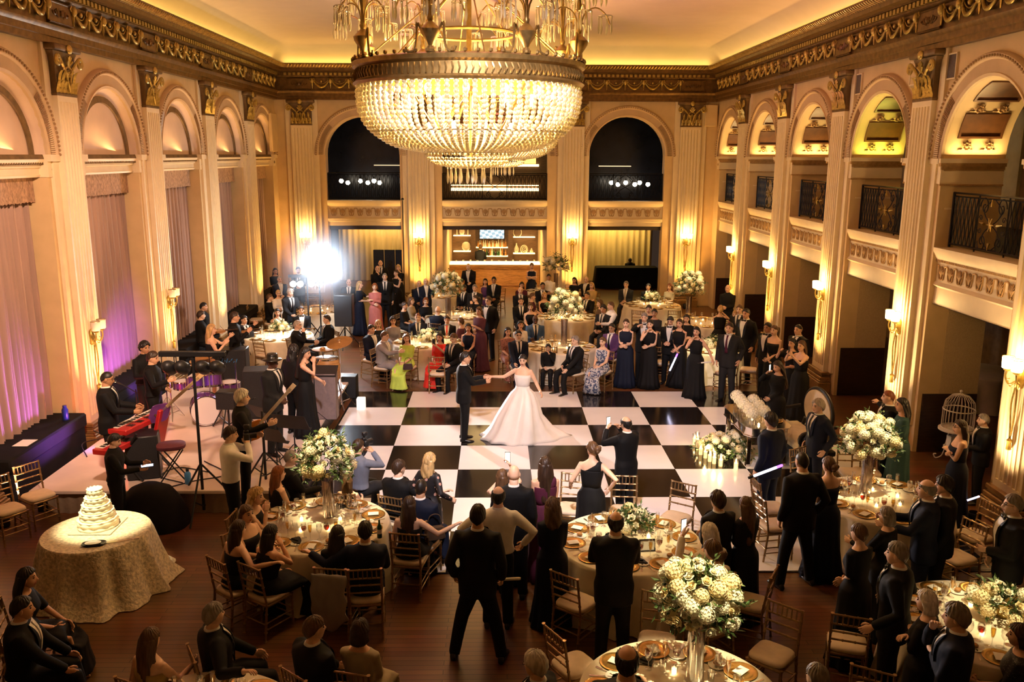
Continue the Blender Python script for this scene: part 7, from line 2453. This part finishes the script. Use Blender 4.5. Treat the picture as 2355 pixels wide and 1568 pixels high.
P(702, 812, 'f st gown:black:t vlong:k l lap chin', 'singing in black with very long dark hair', 95, hero=True, pitch=.2, **B)
P(556, 915, 'm st shirt:black:black full:w p pluck gtr', 'with white blond hair playing an orange guitar', 75, hero=True, **B)
P(529, 1000, 'm st shirt:white:black short:b p cam cam', 'videographer in white shirt aiming a black camera', 70, hero=True, pitch=.1)
P(824, 1028, 'm se shirt:steel:charcoal short:b l cam cam', 'photographer in grey blue shirt lifting a camera by the flowers', 40, hero=True, chair=False, dep=.15)
finish_people()
def held(name, label, cat, loc, rotz, build, group=None):
    t = thing(name, label, cat, loc, rotz, group); build(t); return t
def guitar(label, u, v, z, rot, tilt, col):
    def b(t):
        t.rotation_euler = (tilt, 0, rot)
        m = MB(); prism(m, [(.15 * math.cos(a) * (1 - .25 * math.sin(2 * a) ** 2), .21 * math.sin(a) - .05) for a in np.arange(24) * PI / 12], 'y', -.02, .025); m.build('body', col, t)
        m = MB(); box(m, -.024, .024, -.03, -.012, .12, .78); box(m, -.035, .035, -.028, -.012, .78, .94, .004); m.build('neck', mat('maple_neck', (.62, .42, .20), .35, noise=.1), t)
        m = MB(); box(m, -.04, .04, -.04, -.02, -.12, -.09)
        for k in range(5): tube(m, [(-.015 + k * .0075, -.036, -.1), (-.015 + k * .0075, -.034, .85)], .0012, 3)
        m.build('strings', M_chrome, t)
    x, y, _ = at(u, v, z)
    held('guitar', label, 'guitar', (x, y, z), rot, b)
guitar('dark bass guitar with pale neck pointing up right', 372, 945, SZ + 1.02, -.1, .0, M_shell)
bpy.data.objects['guitar'].rotation_euler = (.1, R(48), .2)
guitar('orange electric guitar held by the white blond player', 588, 985, SZ + .95, 0, 0, mat('orange_guitar', (.50, .17, .03), .25, noise=.15))
bpy.data.objects['guitar.001'].rotation_euler = (.0, R(42), .1)
def violin(u, v, z, rot, nm):
    def b(t):
        m = MB(); prism(m, [(.10 * math.cos(a) * (1 - .35 * math.cos(a * 2 + PI) * .3), .17 * math.sin(a)) for a in np.arange(20) * PI / 10], 'z', -.02, .02); m.build('body', M_wood, t)
        m = MB(); box(m, -.012, .012, .15, .42, .005, .03); m.build('neck', M_dark, t)
        m = MB(); tube(m, [(-.3, .08, .06), (.35, .12, .08)], .005, 5); m.build('bow', M_wood, t)
    x, y, _ = at(u, v, z); held('violin', nm, 'violin', (x, y, z), rot, b)
violin(500, 762, SZ + 1.42, -1.2, 'reddish violin under the chin of the blond player')
violin(552, 762, SZ + 1.30, -1.3, 'reddish violin held by the player in black shirt')
def phone(u, v, z, rot, label, lit=True):
    def b(t):
        m = MB(); box(m, -.038, .038, -.005, .005, -.075, .075, .004); m.build('case', M_blk, t)
        m = MB(); box(m, -.033, .033, -.0065, -.005, -.068, .068); m.build('screen', mat('phone_screen', (.1, .1, .1), .2, emit=(1, .86, .7), es=1.4) if lit else M_void, t)
    x, y, _ = at(u, v, z); held('phone', label, 'phone', (x, y, z), rot, b)
def in_hand(text, sd, out=.09, up=.05):
    key = [k for k in HANDS if k.startswith(text)][0]
    E_, W_ = (Vector(q) for q in HANDS[key][sd])
    d = (W_ - E_).normalized()
    return W_ + d * out + Vector((0, 0, up))
def hphone(text, sd, rot, label, lit=True):
    phone(0, 2000, 0, rot, label, lit)
    bpy.data.objects['phone' if PH[0] == 0 else 'phone.%03d' % PH[0]].location = in_hand(text, sd); PH[0] += 1
PH = [0]
hphone('raising a phone', 1, 0, 'raised phone with lit screen, front centre')
hphone('in cream top', -1, .5, 'lit phone held over the rose bowl table')
hphone('in black suit filming', -1, .6, 'phone filming at the edge of the dance floor')
hphone('in strapless black gown filming', 1, .9, 'phone raised in both hands by the arcade', False)
hphone('in full black dress', 1, .9, 'phone held low by the full black dress')
hphone('in tuxedo lifting', 1, 2.6, 'dark phone lifted among the black gowns', False)
hphone('in bright red', -1, 2.9, 'dark phone held by the bright red outfit', False)
def wand(u, v, z, rot, tilt, label, es):
    def b(t):
        t.rotation_euler = (0, tilt, rot)
        m = MB(); lathe(m, [(.014, -.22), (.018, -.20), (.018, .20), (.014, .22)], 10); m.build('tube', mat('glow_foam_%d' % es, (.9, .85, .95), .5, emit=(.75, .72, 1), es=es) if es else M_paper, t)
        m = MB(); lathe(m, [(.02, -.30), (.02, -.22)], 10); m.build('grip', M_blk, t)
        if es > 2: m = MB(); lathe(m, [(.0185, .13), (.0185, .20), (.015, .222)], 10); m.build('violet_tip', mat('violet_glow', (.3, .1, .8), .5, emit=(.22, .06, 1), es=4), t)
    x, y, _ = at(u, v, z); held('glow_stick', label, 'glow stick', (x, y, z), rot, b)
wand(1766, 1082, 1.12, 0, R(68), 'glowing white wand raised behind the navy suit', 5)
wand(1549, 833, .78, 0, R(22), 'glowing violet white wand pointing down by the black gowns', 5)
wand(1634, 832, .9, 0, R(84), 'pale unlit wand before the standing gowns', 0)
wand(1153, 1332, .82, 0, R(88), 'pale unlit wand beside the front centre black suit', 0)
wand(2238, 1146, .50, 0, R(70), 'pale green wand at the foot of the near right pilaster', 1); bpy.data.objects['glow_stick.004'].scale = (.8, .8, .45)
def camera_(u, v, z, rot, label):
    def b(t):
        m = MB(); box(m, -.075, .075, -.04, .04, -.05, .05, .012); box(m, -.03, .03, -.035, .035, .045, .085, .01); m.build('body', M_blk, t)
        m = MB(); m.M = TM((0, .04, 0), (R(-90), 0, 0)); lathe(m, [(.04, 0), (.042, .06), (.046, .10), (.036, .10)], 16); m.M = None; m.build('lens', M_satin, t)
        m = MB(); box(m, -.03, .03, -.03, .05, .11, .17, .01); tube(m, [(0, 0, .08), (0, 0, .12)], .015, 6); m.build('flash', M_blk, t)
    x, y, _ = at(u, v, z); held('camera', label, 'camera', (x, y, z), rot, b)
camera_(558, 1030, 1.5, R(-70), 'black video camera in the hands of the white shirt')
bpy.data.objects['camera'].location = (in_hand('videographer', 1, .06, .04) + in_hand('videographer', -1, .06, .04)) / 2
camera_(838, 1018, 1.22, R(-45), 'black camera lifted beside the tall flowers')
def bag(u, v, z, rot, label, col, s=1):
    def b(t):
        m = MB(); loft(m, [ell((0, 0, q), a * s, .035 * s, 16, 4) for q, a in ((-.07 * s, .10), (-.06 * s, .12), (.05 * s, .11), (.07 * s, .09))]); m.build('bag', col, t)
        m = MB(); tube(m, smooth_path([(-.09 * s, 0, .06 * s), (-.05 * s, 0, .2 * s), (.05 * s, 0, .2 * s), (.09 * s, 0, .06 * s)], 5), .006, 5); m.build('strap', col, t)
    x, y, _ = at(u, v, z); held('handbag', label, 'handbag', (x, y, z), rot, b)
bag(938, 843, .62, .2, 'small dark handbag hanging beside the lime gown', mat('dark_suede', (.05, .025, .025), .7, noise=.1))
bag(597, 1335, .62, .3, 'cream handbag hung on a chair at the near left table', fabric('cream'), 1.3)
bag(815, 1340, .55, .3, 'long beige purse hung beside the grey shawl', fabric('beige'))
bag(1000, 1225, .7, .3, 'brown round bag hung on a chair behind the floral dress', fabric('brown'), 1.2)
def shawl(t):
    m = MB(); V = []
    for i in range(9):
        for j in range(15):
            q = j / 14; p = (i - 4) * .05
            V.append((p + .01 * math.sin(j), -.055 - .05 * math.sin(q * PI) - .012 * math.sin(i * 1.9 + j), .5 - .62 * q + .08 * math.cos(i * .8) * q))
    m.add(V, [(15 * i + j, 15 * i + 15 + j, 15 * i + 16 + j, 15 * i + 1 + j) for i in range(8) for j in range(14)])
    o = m.build('cloth', fabric('grey'), t, smooth=180); s = o.modifiers.new('t', 'SOLIDIFY'); s.thickness = .012
x, y, _ = at(776, 1230, 1.25)
held('shawl', 'grey shawl draped over a chair back at the near left table', 'shawl', (x - .03, y - .34, .46), R(-8), shawl)
def clutch(t): m = MB(); box(m, -.1, .1, -.02, .02, -.06, .06, .01); m.build('clutch', M_satin, t)
x, y, _ = at(1500, 785, 1.15); held('clutch_bag', 'dark clutch carried by the sleeveless gown', 'handbag', (x, y, 1.15), .2, clutch)
def frame_(t):
    m = MB(); m.M = TM((0, 0, 0), (R(-15), 0, 0))
    for a, b_, c, d in ((-.1, .1, 0, .015), (-.1, .1, .135, .15), (-.1, -.085, 0, .15), (.085, .1, 0, .15)): box(m, a, b_, -.008, .008, c, d)
    m.M = None; m.build('frame', M_blk, t)
    m = MB(); m.M = TM((0, 0, 0), (R(-15), 0, 0)); box(m, -.085, .085, -.002, .004, .015, .135); m.M = None; m.build('card', M_paper, t)
x, y, _ = at(1489, 1268, .776); held('table_sign', 'small black framed card standing on the rose bowl table', 'sign', (x, y, .778), .1, frame_)
def gb(t): m = MB(); lathe(m, [(.03, 0), (.032, .01), (.032, .15), (.012, .19), (.012, .24)], 12); m.build('body', MBT[2], t); m = MB(); lathe(m, [(.0325, .06), (.0325, .12)], 12, cap=False); m.build('bottle_label', M_paper, t)
x, y, _ = at(873, 1236, .776); held('beer_bottle', 'green beer bottle on the round table left of centre front', 'bottle', (x, y, .776), 0, gb)
def trumpet(t):
    m = MB(); tube(m, [(0, 0, 0), (0, .22, 0), (0, .27, -.01)], [.008, .012, .05], 12); tube(m, smooth_path([(0, .02, 0), (0, .05, -.05), (0, .16, -.05), (0, .18, 0)], 5), .008, 6); m.build('horn', M_brass, t)
x, y, _ = at(700, 755, 1.2); held('trumpet', 'small brass trumpet played at the left flower bowl table', 'trumpet', (x, y, 1.2), R(-95), trumpet)
def tablet(t): m = MB(); box(m, -.09, .09, -.06, .06, 0, .008, .003); m.build('case', M_blk, t); m = MB(); box(m, -.08, .08, -.05, .05, .008, .009); m.build('screen', mat('tablet_screen', (.1, .1, .1), .2, emit=(.6, .75, 1), es=2), t)
q = in_hand('technician', 1, .1, .03); held('tablet', 'lit tablet in the hands of the technician', 'tablet', q, .4, tablet)

# thin lit haze round the dazzling lamp, also standing in for its glare
hz = bpy.data.materials.new('stage_haze'); hz.use_nodes = True; nt = hz.node_tree; nt.nodes.clear()
o_ = nt.nodes.new('ShaderNodeOutputMaterial'); vs = nt.nodes.new('ShaderNodeVolumeScatter')
vs.inputs['Color'].default_value = (.80, .88, 1, 1); vs.inputs['Anisotropy'].default_value = .3
tc = nt.nodes.new('ShaderNodeTexCoord'); ln = nt.nodes.new('ShaderNodeVectorMath'); ln.operation = 'LENGTH'
mr = nt.nodes.new('ShaderNodeMapRange'); mr.inputs[1].default_value = 0; mr.inputs[2].default_value = 1.5; mr.inputs[3].default_value = .20; mr.inputs[4].default_value = 0
nt.links.new(tc.outputs['Object'], ln.inputs[0]); nt.links.new(ln.outputs['Value'], mr.inputs[0]); nt.links.new(mr.outputs[0], vs.inputs['Density']); nt.links.new(vs.outputs[0], o_.inputs['Volume'])
m = MB(); ball(m, (0, 0, 0), 1.5, 20, 12)
m.build('haze', hz, smooth=180, loc=tuple(SPOT_POS), label='bluish lit haze around the dazzling spotlight', cat='haze', kind='stuff')
light('spot_spill', 'POINT', (SPOT_POS[0] + .12, SPOT_POS[1] - .3, SPOT_POS[2]), 160, (.78, .88, 1), .1)
# ================================================================ camera, light, view
cd = bpy.data.cameras.new('camera')
cd.sensor_width = 36; cd.sensor_fit = 'HORIZONTAL'
cd.lens = F_PX / 2355 * 36
cd.clip_start = .05; cd.clip_end = 200
cam = bpy.data.objects.new('view_camera', cd); COL.objects.link(cam)
f0 = Vector(ray(1177.5, 784)); r0 = (Vector(ray(1277.5, 784)) - f0).normalized(); u0 = (Vector(ray(1177.5, 684)) - f0).normalized()
mw = Matrix((r0, u0, -f0.normalized())).transposed().to_4x4(); mw.translation = CAM
cam.matrix_world = mw
bpy.context.scene.camera = cam
# cove lamps: warm strips lying in the trough on top of the cornice
M_cove = mat('cove_lamp', (1, .8, .4), .5, emit=(1, .72, .19), es=8)
def strip(name, a, b_):
    m = MB(); box(m, min(a[0], b_[0]) - .03, max(a[0], b_[0]) + .03, min(a[1], b_[1]) - .03, max(a[1], b_[1]) + .03, 8.60, 8.64)
    m.build(name, M_cove, kind='structure', label='hidden warm strip lamp on top of the cornice', cat='cove lamp', group='cove lamps')
strip('cove_lamp', (XL + .0, -14), (XL + .0, YB - .2)); strip('cove_lamp', (XR - .0, -14), (XR - .0, YB - .2)); strip('cove_lamp', (XL + .3, YB - .0), (XR - .3, YB - .0))
WARM = (1, .62, .26); AMB = (1, .56, .16); PINK = (1, .62, .55); COOL = (1, .86, .80)
# uplights at the pilaster feet
for i, x in enumerate((-4.95, -.83, 4.78, 8.97)):
    light('uplight', 'SPOT', (x, YB - .55, .25), 300, (1, .50, .10), .06, target=(x, YB + .1, 4.5), spot=R(75), blend=.9)
for i, y in enumerate(SIDE_Y[:5]):
    light('uplight', 'SPOT', (XR - .55, y, .3), 420, ((1, .50, .10), (1, .54, .13), (1, .58, .18), (1, .66, .32), (1, .68, .36))[i], .06, target=(XR + .1, y, 4.5), spot=R(75), blend=.9)
    light('uplight', 'SPOT', (XL + .55, y, .5), 420, ((1, .54, .15), (1, .56, .20), (1, .58, .24), (1, .58, .28), (1, .56, .34))[i], .06, target=(XL - .1, y, 4.5), spot=R(75), blend=.9)
# soffit cove lights on the imposts of the arcade
for i, y in enumerate(BAY_Y[:6]):
    light('soffit_lamp', 'AREA', (RW + .55, y + HW - .12, ZS + .03), 9, (1, .68, .26) if i != 3 else (.9, .85, .12), .9, rot=None, target=(RW + .55, y + HW - .45, ZS + 1.2), sizey=.08)
    light('blind_arch_lamp', 'AREA', (LW - .03, y, 5.62), 4, (1, .60, .22), .1, target=(LW - .06, y + .1, 7), sizey=1.8)
# chandelier lamps
for cx, cy, cz in ((1.62, -7.9, 6.1), (2.15, 3.4, 5.9)):
    for k in range(6):
        a = k * PI / 3 + .3
        light('chandelier_bulb', 'POINT', (cx + .8 * math.cos(a), cy + .8 * math.sin(a), cz), 75, (1, .60, .21), .07)
    light('chandelier_bulb', 'POINT', (cx, cy, cz - .45), 60, (1, .60, .22), .07)
# sconces
SCN = [(x, YB - .25, 2.62) for x in (-4.95, -.83, 4.78, 8.97)] + [(XR - .22, y, 2.5) for y in SIDE_Y[:5]]
for p in SCN: light('sconce_lamp', 'POINT', (p[0], p[1], p[2] + .22), 17, (1, .60, .20), .06)
# follow spot and stage wash
light('follow_spot', 'SPOT', SPOT_POS, 3600, COOL, .12, target=(1.9, -3.8, 1.0), spot=R(24), blend=.5)
light('dance_floor_wash', 'SPOT', (1.9, -15, 9.0), 3300, (1, .84, .86), .2, target=(2.5, -3.5, 0), spot=R(42), blend=.5)
light('stage_wash', 'SPOT', (-1.5, -12, 7.5), 2300, (1, .63, .43), .2, target=(-5.3, -3.5, 2.2), spot=R(52), blend=.7)
light('ceiling_wash', 'SPOT', (-2.4, -7.2, 2.9), 3200, (1, .36, .62), .2, target=(1.5, -2.5, 9.3), spot=R(75), blend=.9)
# gallery, bar
light('bar_lamp', 'AREA', (1.93, 15.6, 2.75), 160, (1, .64, .24), 3, target=(1.93, 16.2, 0), sizey=1.2)
light('drape_lamp', 'AREA', (-2.83, 17.9, 2.75), 34, (1, .62, .22), 3.4, target=(-2.83, 18.3, 0), sizey=.2)
light('drape_lamp', 'AREA', (6.72, 17.9, 2.75), 40, (1, .64, .18), 3.4, target=(6.72, 18.3, 0), sizey=.2)
light('gallery_lamp', 'AREA', (1.93, 17.6, 7.0), 60, (1, .62, .24), 2.5, target=(1.93, 17.6, 3), sizey=1.2)
wd = bpy.data.worlds.new('world'); bpy.context.scene.world = wd; wd.use_nodes = True
wd.node_tree.nodes['Background'].inputs[0].default_value = (.02, .012, .008, 1)
sc = bpy.context.scene
sc.view_settings.view_transform = 'Standard'; sc.view_settings.look = 'None'; sc.view_settings.exposure = 0.88; sc.view_settings.gamma = 1
sc.view_settings.use_curve_mapping = False
cy_ = sc.cycles
cy_.max_bounces = 5; cy_.diffuse_bounces = 3; cy_.glossy_bounces = 2; cy_.transmission_bounces = 4; cy_.transparent_max_bounces = 8
cy_.caustics_reflective = False; cy_.caustics_refractive = False
cy_.sample_clamp_indirect = 4; cy_.use_denoising = True; cy_.use_adaptive_sampling = True; cy_.adaptive_threshold = .02
